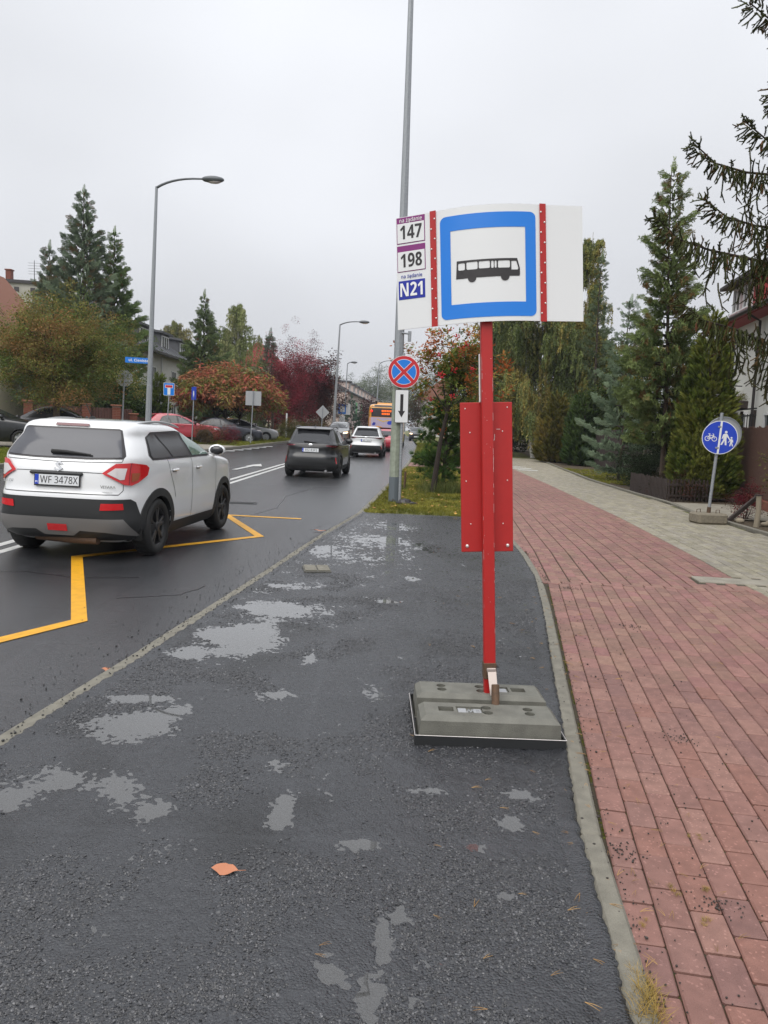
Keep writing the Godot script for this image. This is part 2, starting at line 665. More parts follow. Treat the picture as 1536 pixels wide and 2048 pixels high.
	# --- wood and walls
	m = mat("brown_wood", lin(1, 1, 1), 0.75)
	m.albedo_texture = two_tone(512, bark, lin(0.045, 0.022, 0.015), lin(0.125, 0.062, 0.045))
	m.uv1_triplanar = true
	m.uv1_world_triplanar = true
	m.uv1_scale = Vector3(9, 0.7, 9)
	m = mat("dark_wood", lin(1, 1, 1), 0.75)
	m.albedo_texture = two_tone(512, bark, lin(0.016, 0.011, 0.010), lin(0.06, 0.042, 0.036))
	triplanar(m, 2.0)
	m = mat("white_plaster", lin(0.66, 0.655, 0.62), 0.85)
	m.albedo_texture = two_tone(512, mixed, lin(0.86, 0.86, 0.84), lin(1, 1, 1))
	relief(m, h_grain, 0.4)
	triplanar(m, 0.4)
	m = mat("cream_plaster", lin(0.58, 0.53, 0.42), 0.85)
	m.albedo_texture = two_tone(512, mixed, lin(0.86, 0.86, 0.84), lin(1, 1, 1))
	triplanar(m, 0.4)
	m = mat("stained_plaster", lin(0.50, 0.48, 0.42), 0.85)
	m.albedo_texture = two_tone(512, blot, lin(0.6, 0.6, 0.58), lin(1, 1, 1))
	triplanar(m, 0.12)
	m = mat("pink_plaster", lin(0.50, 0.40, 0.36), 0.85)
	m = mat("red_brick", lin(0.24, 0.075, 0.045), 0.85)
	m.albedo_texture = c_brick
	triplanar(m, 1.0)
	mat("brick_mortar", lin(0.25, 0.2, 0.17), 0.9)
	m = mat("brown_board", lin(0.11, 0.045, 0.035), 0.7)
	m.albedo_texture = c_concrete
	triplanar(m, 1.0)
	mat("grey_roof", lin(0.075, 0.078, 0.085), 0.6)
	mat("red_roof", lin(0.30, 0.035, 0.035), 0.6)
	mat("gable_render", lin(0.22, 0.11, 0.08), 0.85)
	m = mat("orange_roof", lin(0.21, 0.085, 0.05), 0.8)
	mat("window_frame", lin(0.7, 0.7, 0.7), 0.4)
	mat("window_glass", lin(0.05, 0.055, 0.06), 0.05, 0.0, 0.8)
	mat("white_curtain", lin(0.5, 0.52, 0.54), 0.9)
	mat("gutter", lin(0.035, 0.03, 0.03), 0.5)
	mat("sign_yellow", lin(0.65, 0.45, 0.03), 0.45)
	mat("green_print", lin(0.10, 0.42, 0.14), 0.5)
	mat("berry", lin(0.45, 0.012, 0.018), 0.35)
	mat("stone", lin(0.26, 0.22, 0.16), 0.85)
	mat("spruce_cone", lin(0.20, 0.075, 0.03), 0.8)
	mat("dry_leaf", lin(0.42, 0.165, 0.085), 0.6)
	m = mat("wet_stone", lin(1, 1, 1), 0.30, 0.0, 0.55)
	m.vertex_color_use_as_albedo = true
	m = mat("litter", lin(1, 1, 1), 0.65)
	m.vertex_color_use_as_albedo = true


# ------------------------------------------------------------------ ground
# lines along the street, as (x, z) with z falling
const KERB := [Vector2(-2.66, 3.0), Vector2(-2.27, 0.0), Vector2(-1.81, -3.58), Vector2(-1.64, -4.76), Vector2(-1.3, -7.5), Vector2(-0.93, -10.7), Vector2(-0.48, -13.9), Vector2(0.09, -22.0), Vector2(1.23, -39.4), Vector2(2.35, -62.0), Vector2(3.2, -100.0), Vector2(3.6, -140.0)]
const EDGING := [Vector2(-0.03, 3.0), Vector2(0.43, 0.0), Vector2(0.69, -1.6), Vector2(0.84, -3.0), Vector2(0.98, -3.83), Vector2(1.19, -5.13), Vector2(1.43, -6.59), Vector2(1.68, -8.3), Vector2(1.81, -10.0), Vector2(1.87, -12.0), Vector2(1.93, -14.0)]
const LEFT_KERB := [Vector2(-12.2, 3.0), Vector2(-11.6, -4.0), Vector2(-10.6, -16.0), Vector2(-10.0, -20.2), Vector2(-8.6, -33.0), Vector2(-7.4, -43.0), Vector2(-6.1, -56.0), Vector2(-5.2, -70.0), Vector2(-5.4, -100.0), Vector2(-5.8, -140.0)]
const CENTRE := [Vector2(-5.1, 3.0), Vector2(-4.62, -9.2), Vector2(-4.28, -20.0), Vector2(-4.02, -30.0), Vector2(-3.2, -45.0), Vector2(-2.4, -62.0), Vector2(-1.8, -100.0)]
const BOUNDARY := [Vector2(3.1, -1.0), Vector2(3.55, -5.0), Vector2(3.99, -7.8), Vector2(4.26, -10.2), Vector2(4.68, -15.2), Vector2(5.18, -24.2), Vector2(5.68, -35.4), Vector2(6.3, -50.0)]
const OUTER := [Vector2(6.2, 3.0), Vector2(6.4, -8.0), Vector2(6.63, -13.2), Vector2(6.68, -16.5), Vector2(7.03, -19.0), Vector2(7.09, -22.1), Vector2(7.36, -27.7), Vector2(7.86, -32.5), Vector2(8.6, -40.5), Vector2(9.4, -56.0)]
const GRASS_EDGE := [Vector2(1.93, -14.0), Vector2(2.3, -17.0), Vector2(2.9, -24.0), Vector2(3.6, -36.0), Vector2(4.3, -50.0), Vector2(4.7, -62.0), Vector2(5.4, -100.0)]

# hollows of the pad: x, z, radius across, radius along, depth in metres
const HOLLOWS := [
	[-0.88, -6.35, 0.30, 0.26, 0.0080], [-0.92, -5.45, 0.20, 0.42, 0.0080], [-1.18, -5.52, 0.20, 0.16, 0.0070], [-1.27, -5.02, 0.14, 0.14, 0.0065],
	[-1.22, -3.76, 0.21, 0.20, 0.0085], [-1.38, -4.14, 0.10, 0.07, 0.0075], [-1.23, -4.16, 0.10, 0.06, 0.0070], [-1.08, -4.0, 0.10, 0.09, 0.006],
	[-1.33, -3.16, 0.17, 0.13, 0.0066], [-1.46, -2.94, 0.12, 0.08, 0.0066], [-1.05, -3.06, 0.09, 0.13, 0.0060], [-0.87, -2.93, 0.07, 0.10, 0.0060],
	[0.055, -2.17, 0.026, 0.10, 0.0075], [0.02, -1.95, 0.03, 0.10, 0.0075], [0.11, -2.34, 0.03, 0.05, 0.005], [0.65, -3.2, 0.07, 0.06, 0.007], [0.56, -2.94, 0.06, 0.07, 0.0065],
	[0.23, -3.2, 0.13, 0.045, 0.0055], [0.33, -7.93, 0.06, 0.11, 0.009], [0.05, -6.83, 0.09, 0.06, 0.007], [-0.36, -2.89, 0.05, 0.09, 0.0058], [-0.44, -3.36, 0.07, 0.08, 0.0055], [-0.03, -2.74, 0.08, 0.04, 0.0055],
	[-0.45, -5.05, 0.05, 0.14, 0.0055], [-0.35, -3.0, 0.05, 0.12, 0.005], [-0.9, -7.3, 0.25, 0.12, 0.004], [-0.3, -8.9, 0.6, 0.35, 0.0022], [-0.05, -10.4, 0.7, 0.8, 0.0028], [0.1, -12.3, 0.6, 0.5, 0.0024], [-0.75, -9.6, 0.25, 0.4, 0.004],
	[-0.6, -4.3, 0.16, 0.10, 0.0035], [0.0, -4.4, 0.10, 0.10, 0.0035], [-0.25, -2.45, 0.12, 0.05, 0.003], [-0.1, -2.05, 0.06, 0.05, 0.0045], [0.42, -2.75, 0.06, 0.03, 0.0045], [0.47, -2.45, 0.05, 0.03, 0.0055]]

var n_wave := FastNoiseLite.new()
var n_mid := FastNoiseLite.new()
var n_fine := FastNoiseLite.new()


func rise(z: float) -> float:
	return 0.3 * smoothstep(30.0, 62.0, -z)


func road_height(x: float, z: float) -> float:
	var xr := along(KERB, z)
	var xl := along(LEFT_KERB, z)
	var t := clampf((x - xr) / (xl - xr), 0.0, 1.0)
	return -0.1 + rise(z) + 0.16 * maxf(0.0, t - 0.4) / 0.6


func pad_height(x: float, z: float) -> float:
	var h := 0.0034 - 0.0010 * smoothstep(4.0, 8.0, -z) + n_wave.get_noise_2d(x, z) * 0.0018 + n_mid.get_noise_2d(x, z) * 0.0030 + n_fine.get_noise_2d(x, z) * 0.0034
	for q in HOLLOWS:
		var dx: float = (x - q[0]) / q[2]
		var dz: float = (z - q[1]) / q[3]
		var d := dx * dx + dz * dz
		if d < 4.0:
			h -= q[4] * exp(-d * 0.9)
	return h


func ground_height(x: float, z: float) -> float:
	if x < along(LEFT_KERB, z):
		return 0.18 + rise(z)
	return rise(z) * smoothstep(20.0, 60.0, -z)


func strip(left: Callable, right: Callable, z0: float, z1: float, dz: float, cols: int, height: Callable, colors = null) -> ArrayMesh:
	var pts := PackedVector3Array()
	var cs := PackedColorArray()
	var rows := int(ceil((z0 - z1) / dz)) + 1
	for r in rows:
		var z := maxf(z0 - r * dz, z1)
		var a: float = left.call(z)
		var b: float = right.call(z)
		for c in cols:
			var x := lerpf(a, b, c / float(cols - 1))
			pts.append(Vector3(x, height.call(x, z), z))
			if colors != null:
				cs.append(colors.call(x, z))
	return sheet(rows, cols, pts, cs)


func build_ground() -> void:
	n_wave.seed = 3
	n_wave.frequency = 0.9
	n_wave.fractal_octaves = 2
	n_mid.seed = 4
	n_mid.frequency = 5.0
	n_mid.fractal_octaves = 3
	n_fine.seed = 5
	n_fine.frequency = 26.0
	n_fine.fractal_octaves = 2
	# the land all round, under everything else
	var pts := PackedVector3Array()
	for r in 41:
		for c in 41:
			pts.append(Vector3((c - 20) * 40.0, -0.45, 60.0 - r * 22.0))
	structure("ground", sheet(41, 41, pts), M.lawn_soil)
	structure("land_left", strip(func(z): return -160.0, func(z): return along(LEFT_KERB, z) - 0.14, 3.0, -190.0, 3.0, 40, func(x, z): return ground_height(minf(x, along(LEFT_KERB, z) - 0.2), z) - 0.02), M.lawn_soil)
	structure("land_right", strip(func(z): return along(OUTER, z) + 0.05, func(z): return 160.0, 3.0, -190.0, 3.0, 40, func(x, z): return ground_height(20, z) + 0.02), M.soil)
	structure("verge_ground", strip(func(z): return along(KERB, z) + 0.1, func(z): return along(OUTER, z) + 0.3, -14.0, -190.0, 2.0, 10, func(x, z): return ground_height(20, z) - 0.012), M.lawn_soil)
	build_road()
	build_pad()
	build_pavers()
	build_grass()


func build_road() -> void:
	var patch := FastNoiseLite.new()
	patch.seed = 8
	patch.frequency = 0.22
	patch.fractal_octaves = 4
	structure("road", strip(func(z): return along(LEFT_KERB, z) - 0.02, func(z): return along(KERB, z) + 0.02, 3.0, -190.0, 0.4, 90, road_height,
		func(x, z):
			var k := 0.95 + 0.7 * patch.get_noise_2d(x * 3.0, z * 0.35) + 0.3 * patch.get_noise_2d(x * 9.0 + 50.0, z * 4.0)
			return Color(k, k, k)), M.road_asphalt)
	# the kerb beside the pad, stone by stone
	kerb_run("kerb", KERB, 3.0, -60.0, 1.0, 0.11, func(x, z): return 0.006 + rise(z), 0.3, "worn pale concrete kerb between road and asphalt pad")
	kerb_run("edging_kerb", EDGING, 3.0, -14.0, 0.98, 0.085, func(x, z): return 0.010, 0.2, "narrow concrete edging between asphalt pad and red pavers")
	kerb_run("left_kerb", LEFT_KERB, -14.0, -100.0, 1.0, -0.15, func(x, z): return 0.18 + rise(z), 0.3, "far kerb along the grass on the other side of the road")
	kerb_run("path_kerb", OUTER, -9.0, -44.0, 1.0, 0.08, func(x, z): return 0.055 + ground_height(20, z), 0.25, "mossy low kerb between grey pavers and gardens")
	# white double line
	for off in [-0.13, 0.13]:
		structure("road_marking", strip(func(z): return along(CENTRE, z) + off - 0.06, func(z): return along(CENTRE, z) + off + 0.06, 1.0, -80.0, 1.0, 2, func(x, z): return road_height(x, z) + 0.004), M.white_line, "white double centre line, " + ("outer" if off < 0 else "inner") + " stripe beside the white car")
	# yellow zigzag of the bus stop
	var zig := [Vector2(-3.55, -3.9), Vector2(-2.42, -6.07), Vector2(-3.56, -8.86), Vector2(-1.80, -11.12), Vector2(-2.78, -13.5), Vector2(-1.45, -13.42)]
	var zs := Shape.new()
	var lefts: Array = []
	var rights: Array = []
	for k in zig.size():
		var d0: Vector2 = (zig[k] - zig[maxi(k - 1, 0)]).normalized()
		var d1: Vector2 = (zig[mini(k + 1, zig.size() - 1)] - zig[k]).normalized()
		if k == 0:
			d0 = d1
		if k == zig.size() - 1:
			d1 = d0
		var n0 := Vector2(d0.y, -d0.x)
		var n1 := Vector2(d1.y, -d1.x)
		var mid := (n0 + n1).normalized()
		var w := minf(0.062 / maxf(mid.dot(n0), 0.3), 0.17)
		lefts.append(zig[k] - mid * w)
		rights.append(zig[k] + mid * w)
	for k in zig.size() - 1:
		var steps := 14
		for j in steps:
			var t0 := j / float(steps)
			var t1 := (j + 1) / float(steps)
			var q: Array[Vector3] = []
			for p in [lefts[k].lerp(lefts[k + 1], t0), rights[k].lerp(rights[k + 1], t0), rights[k].lerp(rights[k + 1], t1), lefts[k].lerp(lefts[k + 1], t1)]:
				q.append(Vector3(p.x, road_height(p.x, p.y) + 0.005, p.y))
			if (q[1] - q[0]).cross(q[2] - q[0]).y > 0:
				zs.quad(q[0], q[1], q[2], q[3])
			else:
				zs.quad(q[3], q[2], q[1], q[0])
	structure("road_marking", zs.mesh(), M.yellow_line, "yellow zigzag bus stop line painted on the road")
	# white turn arrow and the broken line of the far lane
	var arrow := PackedVector2Array([Vector2(-0.09, 0), Vector2(0.09, 0), Vector2(0.09, 2.4), Vector2(0.42, 2.4), Vector2(0.0, 4.2), Vector2(-0.42, 2.4), Vector2(-0.09, 2.4)])
	var as_ := Shape.new()
	as_.plate(arrow, 0.0, Transform3D(Basis(Vector3(0.99, 0.02, 0), Vector3(0.05, 0, -1), Vector3(0, 1, 0)), Vector3(-5.05, road_height(-5.0, -26.0) + 0.012, -25.6)))
	structure("road_marking", as_.mesh(), M.white_line, "white arrow painted in the opposite lane")
	var dash := Shape.new()
	for k in 9:
		var z := -33.5 - k * 1.4
		var x := along(LEFT_KERB, z) + 0.35
		dash.box(Vector3(0.5, 0.004, 0.8), Transform3D(turned(0.12), Vector3(x, road_height(x, z) + 0.004, z)))
	structure("road_marking", dash.mesh(), M.white_line, "broken white edge marks along the far kerb")
	# old cracks filled with tar
	for q in [[Vector2(-4.6, -7.6), Vector2(-3.7, -7.9), Vector2(-3.1, -7.7), Vector2(-2.5, -7.85)], [Vector2(-2.4, -6.9), Vector2(-1.9, -7.15), Vector2(-1.75, -7.6)], [Vector2(-2.5, -13.0), Vector2(-2.1, -15.0), Vector2(-2.25, -17.5), Vector2(-1.9, -20.0)], [Vector2(-5.6, -16.0), Vector2(-5.4, -19.0), Vector2(-5.5, -23.0), Vector2(-5.3, -28.0)], [Vector2(-3.8, -20.5), Vector2(-1.4, -20.9), Vector2(-0.2, -20.8)]]:
		var seam := Shape.new()
		for k in q.size() - 1:
			for j in 8:
				var a: Vector2 = q[k].lerp(q[k + 1], j / 8.0) + Vector2(sin(j * 5.1 + k), cos(j * 3.7)) * 0.012
				var b: Vector2 = q[k].lerp(q[k + 1], (j + 1) / 8.0) + Vector2(sin((j + 1) * 5.1 + k), cos((j + 1) * 3.7)) * 0.012
				var w := (b - a).orthogonal().normalized() * 0.008
				seam.quad(Vector3(a.x - w.x, road_height(a.x, a.y) + 0.003, a.y - w.y), Vector3(b.x - w.x, road_height(b.x, b.y) + 0.003, b.y - w.y), Vector3(b.x + w.x, road_height(b.x, b.y) + 0.003, b.y + w.y), Vector3(a.x + w.x, road_height(a.x, a.y) + 0.003, a.y + w.y))
		structure("road_seam", seam.mesh(), M.print_black)
	# a drain lid near the centre line and a long crack
	var lid := Shape.new()
	lid.box(Vector3(0.62, 0.012, 0.34), Transform3D(turned(0.1), Vector3(-2.9, road_height(-2.9, -15.6) + 0.002, -15.6)), 0.004)
	for k in 7:
		lid.box(Vector3(0.5, 0.01, 0.022), Transform3D(turned(0.1), Vector3(-2.9, road_height(-2.9, -15.6) + 0.008, -15.72 + k * 0.04)))
	tag(part("drain_grate", lid.mesh(), M.black_steel), "dark iron drain grate in the lane ahead of the white car", "drain")


func kerb_run(called: String, line: Array, z0: float, z1: float, length: float, width: float, top: Callable, deep: float, label: String) -> void:
	var root := Node3D.new()
	root.name = numbered(called)
	add_child(root)
	tag(root, label, "", "", "structure")
	var z := z0
	var count := 0
	var far := Shape.new()
	while z > z1:
		var a := Vector2(along(line, z), z)
		var zb := z - length
		var b := Vector2(along(line, zb), zb)
		var run := a.distance_to(b)
		var mid := (a + b) * 0.5
		var yaw := atan2(-(b.x - a.x), -(b.y - a.y))
		var jig := rng.randf_range(-0.003, 0.003)
		var y: float = top.call(mid.x, mid.y) + jig
		var xf := Transform3D(turned(yaw, rng.randf_range(-0.002, 0.002), rng.randf_range(-0.006, 0.006)), Vector3(mid.x + width * 0.5, y - deep * 0.5, mid.y))
		if z > -26.0 or length > 1.5:
			var s := Shape.new()
			s.box(Vector3(absf(width), deep, run - 0.008), Transform3D(), 0.012)
			part("kerb_stone", s.mesh(), M.kerb_concrete, root, xf)
		else:
			far.box(Vector3(absf(width), deep, run - 0.008), xf, 0.012)
		z = zb
		count += 1
	if far.s.size():
		tag(part("kerb_stone_beyond", far.mesh(), M.kerb_concrete, root), "", "", "", "stuff")


func build_pad() -> void:
	# rows of points between the two kerbs, closer together where the camera is near
	var zs := PackedFloat32Array()
	var z := 3.0
	while z > -14.05:
		zs.append(z)
		if z > -1.3:
			z -= 0.15
		elif z > -5.0:
			z -= 0.012
		elif z > -9.0:
			z -= 0.022
		else:
			z -= 0.045
	var cols := 240
	var rows := zs.size()
	var pts := PackedVector3Array()
	var cs := PackedColorArray()
	pts.resize(rows * cols)
	cs.resize(rows * cols)
	var tone := FastNoiseLite.new()
	tone.seed = 14
	tone.frequency = 0.8
	tone.fractal_octaves = 5
	var hollow := PackedVector3Array()
	for r in rows:
		var a := along(KERB, zs[r]) + 0.088 + 0.024 * n_mid.get_noise_2d(zs[r] * 2.0, 7.0) + 0.009 * n_fine.get_noise_2d(zs[r], 3.0)
		var b := along(EDGING, zs[r]) + 0.010 + 0.016 * n_mid.get_noise_2d(zs[r] * 2.0, 31.0) + 0.008 * n_fine.get_noise_2d(zs[r], 13.0)
		for c in cols:
			var x := lerpf(a, b, c / float(cols - 1))
			# the asphalt laps raggedly over both kerbs and ends in a thin lip
			var rim := minf(x - a, b - x)
			var y := maxf(pad_height(x, zs[r]), 0.016) if rim < 0.02 else lerpf(0.016, pad_height(x, zs[r]), smoothstep(0.02, 0.09, rim))
			if rim < 0.004:
				y = 0.0
			pts[r * cols + c] = Vector3(x, y, zs[r])
			var k := 0.95 + 1.25 * tone.get_noise_2d(x, zs[r])
			cs[r * cols + c] = Color(k, k, k * 1.01)
	structure("asphalt_pad", sheet(rows, cols, pts, cs), M.pad_asphalt, "new wet asphalt pad of the bus stop")
	# water lies level wherever the asphalt dips below it
	var wet := PackedByteArray()
	wet.resize(rows * cols)
	var left := 0
	for r in range(1, rows - 1):
		if zs[r] > -1.3:
			continue
		for c in range(1, cols - 2):
			var i := r * cols + c
			if minf(minf(pts[i].y, pts[i + 1].y), minf(pts[i + cols].y, pts[i + cols + 1].y)) < 0.0 if r < rows - 1 else false:
				wet[i] = 1
	var named := [["large branching puddle in the asphalt halfway along the kerb side", -0.88, -6.3], ["wide grey puddle nearest the kerb at the near left", -1.22, -3.76], ["shallow puddle at the left edge, in front of the wide grey puddle", -1.36, -3.18], ["thin dark puddle at the bottom of the view, in line with the bus stop", 0.03, -1.95]]
	for q in named:
		var best := -1
		var bd := 0.2
		for i in wet.size():
			if wet[i] == 1:
				var d := Vector2(pts[i].x - q[1], pts[i].z - q[2]).length()
				if d < bd:
					bd = d
					best = i
		if best < 0:
			continue
		var mine := PackedInt32Array([best])
		wet[best] = 2
		var at := 0
		while at < mine.size() and mine.size() < 9000:
			for d in [1, -1, cols, -cols]:
				var n: int = mine[at] + d
				if n >= 0 and n < wet.size() and wet[n] == 1:
					wet[n] = 2
					mine.append(n)
			at += 1
		tag(part("puddle", water_cells(mine, pts, cols), M.puddle_water), q[0], "puddle", "puddles on the asphalt pad")
	var rest := PackedInt32Array()
	for i in wet.size():
		if wet[i] == 1:
			rest.append(i)
	tag(part("puddle_water", water_cells(rest, pts, cols), M.puddle_water), "scattered small puddles across the wet asphalt pad", "", "", "stuff")
	build_stones(tone)
	# an access cover let into the pad
	var cover := thing("access_cover", "square concrete filled access cover sunk in the asphalt pad", "cover", Vector3(-0.70, 0.008, -8.2), 0.17)
	var s := Shape.new()
	s.box(Vector3(0.29, 0.02, 0.33), Transform3D(), 0.004)
	part("frame", s.mesh(), M.dark_concrete, cover)
	s = Shape.new()
	for i in 2:
		for j in 3:
			s.box(Vector3(0.125, 0.01, 0.095), Transform3D(Basis(), Vector3(-0.07 + i * 0.14, 0.016, -0.105 + j * 0.105)), 0.003)
	part("lid", s.mesh(), M.kerb_concrete, cover)


# Bare stones that stand out of the bitumen where the surface is open, largest near the camera.
func build_stones(tone: FastNoiseLite) -> void:
	var open := FastNoiseLite.new()
	open.seed = 52
	open.frequency = 1.3
	open.fractal_octaves = 4
	var meshes: Array = []
	for k in 2:
		var s := Shape.new()
		var p: Array[Vector3] = []
		for j in 6:
			var a := TAU * j / 6.0 + rng.randf_range(-0.3, 0.3)
			p.append(Vector3(cos(a) * rng.randf_range(0.75, 1.1), rng.randf_range(-0.1, 0.25), sin(a) * rng.randf_range(0.7, 1.0)))
		var top := Vector3(rng.randf_range(-0.3, 0.3), 0.62, rng.randf_range(-0.3, 0.3))
		for j in 6:
			var n := (j + 1) % 6
			s.tri(p[n], p[j], top)
			s.quad(p[j], p[n], p[n] * 0.8 + Vector3.DOWN * 0.7, p[j] * 0.8 + Vector3.DOWN * 0.7)
		meshes.append(s.mesh())
	var xs := [[], []]
	var cs := [[], []]
	for k in 230000:
		var z := -1.55 - pow(rng.randf(), 1.9) * 6.5
		var a := along(KERB, z) + 0.11
		var x := rng.randf_range(a, along(EDGING, z))
		if absf(x) > -z * 0.56 + 0.15:
			continue
		var w := open.get_noise_2d(x, z) + 0.22 * smoothstep(-0.3, 0.9, x - (along(EDGING, z) - 0.9)) + 0.10 * smoothstep(-3.2, -2.0, z)
		if w + rng.randf_range(-0.2, 0.2) < 0.20:
			continue
		var y := pad_height(x, z)
		if y < 0.0006:
			continue
		var r := rng.randf_range(0.0018, 0.0052) * (1.35 if rng.randf() < 0.08 else 1.0) * (1.0 + 0.10 * -z)
		var i := k % 2
		xs[i].append(Transform3D(turned(rng.randf() * TAU, rng.randf_range(-0.35, 0.35), rng.randf_range(-0.35, 0.35)) * Basis.from_scale(Vector3(r, r * 0.8, r)), Vector3(x, y, z)))
		var g := rng.randf_range(0.022, 0.055) if rng.randf() < 0.9 else rng.randf_range(0.06, 0.12)
		cs[i].append(Color(g, g, g * 1.06))
	for i in 2:
		tag(scatter("asphalt_stones", meshes[i], M.wet_stone, xs[i], cs[i]), "loose-looking bare stones in the open texture of the near asphalt")


func water_cells(cells: PackedInt32Array, pts: PackedVector3Array, cols: int) -> ArrayMesh:
	var index := {}
	var v := PackedVector3Array()
	var idx := PackedInt32Array()
	for i in cells:
		var q := PackedInt32Array()
		for n in [i, i + 1, i + cols, i + cols + 1]:
			if not index.has(n):
				index[n] = v.size()
				v.append(Vector3(pts[n].x, 0.0, pts[n].z))
			q.append(index[n])
		idx.append_array([q[0], q[2], q[1], q[1], q[2], q[3]])
	var nor := PackedVector3Array()
	nor.resize(v.size())
	nor.fill(Vector3.UP)
	var arr := []
	arr.resize(Mesh.ARRAY_MAX)
	arr[Mesh.ARRAY_VERTEX] = v
	arr[Mesh.ARRAY_NORMAL] = nor
	arr[Mesh.ARRAY_INDEX] = idx
	var am := ArrayMesh.new()
	am.add_surface_from_arrays(Mesh.PRIMITIVE_TRIANGLES, arr)
	return am


func build_pavers() -> void:
	var path := structure("paved_path", strip(func(z): return (along(EDGING, z) + 0.06) if z > -14.0 else along(GRASS_EDGE, z), func(z): return along(OUTER, z) + 0.05, 3.0, -62.0, 0.5, 16, func(x, z): return ground_height(20, z) - 0.013), M.joint_sand, "red and grey block paved path with sandy mossy joints")
	var variants: Array = []
	for k in 3:
		var s := Shape.new()
		s.box(Vector3(0.1070, 0.06, 0.2055), Transform3D(Basis(), Vector3(0, -0.03, 0)), 0.0045 + 0.001 * k)
		variants.append(s.mesh())
	var near: Array = []
	var red: Array = []
	var red_c: Array = []
	var grey: Array = []
	var grey_c: Array = []
	# near field: courses parallel to the edging
	var d := Vector2(0.1635, -1.0).normalized()
	var n := Vector2(-d.y, d.x)
	var o := Vector2(0.943, -3.0) + n * 0.062
	for col in range(0, 48):
		for row in range(-18, 34):
			var p := o + n * (col * 0.1115) + d * ((row + (0.5 if col % 2 else 0.0)) * 0.2165)
			if p.y < -8.12 or p.y > 0.6 or p.x > along(OUTER, p.y) - 0.06 or p.x > 5.4:
				continue
			if p.x < along(EDGING, p.y) + 0.075 and p.y < -6.5:
				continue
			var long := minf(1.0, (p.y + 0.104 + 8.05) / 0.208)
			if long < 0.12:
				continue
			if absf(p.x - 4.1) < 0.55 and absf(p.y + 8.65) < 0.2:
				continue
			var xf := Transform3D(turned(atan2(-d.x, -d.y) + rng.randf_range(-0.012, 0.012), rng.randf_range(-0.006, 0.006), rng.randf_range(-0.012, 0.012)), Vector3(p.x + d.x * 0.104 * (long - 1.0), rng.randf_range(-0.0018, 0.0018), p.y + 0.104 * (1.0 - long)))
			xf.basis = xf.basis * Basis.from_scale(Vector3(1, 1, long))
			var k := rng.randf_range(0.82, 1.14)
			if p.x < along(BOUNDARY, p.y):
				near.append([p.length_squared() + (0.0 if p.y < -1.55 else 100.0), xf, k])
			else:
				grey.append(xf)
				grey_c.append(Color(k, k, k * rng.randf_range(0.92, 1.05)))
	near.sort_custom(func(a, b): return a[0] < b[0])
	for i in near.size():
		if i < 300:
			part("brick", variants[i % 3], M["red_paver_%d" % rng.randi_range(0, 5)], path, near[i][1])
		else:
			red.append(near[i][1])
			red_c.append(Color(near[i][2], near[i][2] * rng.randf_range(0.9, 1.1), near[i][2]))
	# far field: courses follow the line between red and grey
	var z := -8.163
	var row := 0
	while z > -46.0:
		var bx := along(BOUNDARY, z)
		var slope := (along(BOUNDARY, z - 0.4) - along(BOUNDARY, z + 0.4)) / 0.8
		var yaw := atan2(-slope, 1.0)
		var left := (along(EDGING, z) + 0.075) if z > -14.0 else (along(GRASS_EDGE, z) + 0.05)
		for col in range(-44, 34):
			var odd := posmod(col, 2) == 1
			var zz := z - (0.10825 if odd else 0.0)
			var x := bx + (col + 0.5) * 0.1105
			if x < left or x > along(OUTER, z) - 0.05:
				continue
			if absf(x - 4.1) < 0.55 and absf(zz + 8.65) < 0.2:
				continue
			var xf := Transform3D(turned(yaw + rng.randf_range(-0.01, 0.01), rng.randf_range(-0.006, 0.006), rng.randf_range(-0.01, 0.01)), Vector3(x, ground_height(20, z) + rng.randf_range(-0.0016, 0.0016), zz))
			var k := rng.randf_range(0.82, 1.14)
			if odd and row == 0:
				var half := Transform3D(turned(yaw) * Basis.from_scale(Vector3(1, 1, 0.49)), Vector3(x + 0.006, 0.0, z + 0.054))
				if col < 0:
					red.append(half)
					red_c.append(Color(k, k, k))
				else:
					grey.append(half)
					grey_c.append(Color(k, k, k))
			if col < 0:
				red.append(xf)
				red_c.append(Color(k, k * rng.randf_range(0.9, 1.1), k))
			else:
				grey.append(xf)
				grey_c.append(Color(k, k, k * rng.randf_range(0.9, 1.05)))
		z -= 0.2165
		row += 1
	scatter("brick_beyond", variants[1], M.red_paver, red, red_c, path)
	scatter("grey_paver_beyond", variants[1], M.grey_paver, grey, grey_c, path)
	var s := Shape.new()
	s.box(Vector3(1.02, 0.05, 0.34), Transform3D(turned(-0.09), Vector3(4.1, -0.021, -8.65)), 0.006)
	s.box(Vector3(0.32, 0.05, 0.3), Transform3D(turned(-0.09), Vector3(3.85, -0.0185, -8.66)), 0.006)
	tag(part("cable_cover", s.mesh(), M.far_paving), "pale concrete cover slab set between red and grey pavers", "cover slab")
	# crossing stripes further along the path
	for k in 4:
		var c := Shape.new()
		c.box(Vector3(0.85, 0.006, 0.5), Transform3D(turned(-0.04), Vector3(6.15, ground_height(20, -33) + 0.006, -33.4 - k * 1.45)))
		structure("path_marking", c.mesh(), M.white_line, "white crossing stripe on the far paved path, number %s from the near side" % ["one", "two", "three", "four"][k], null)


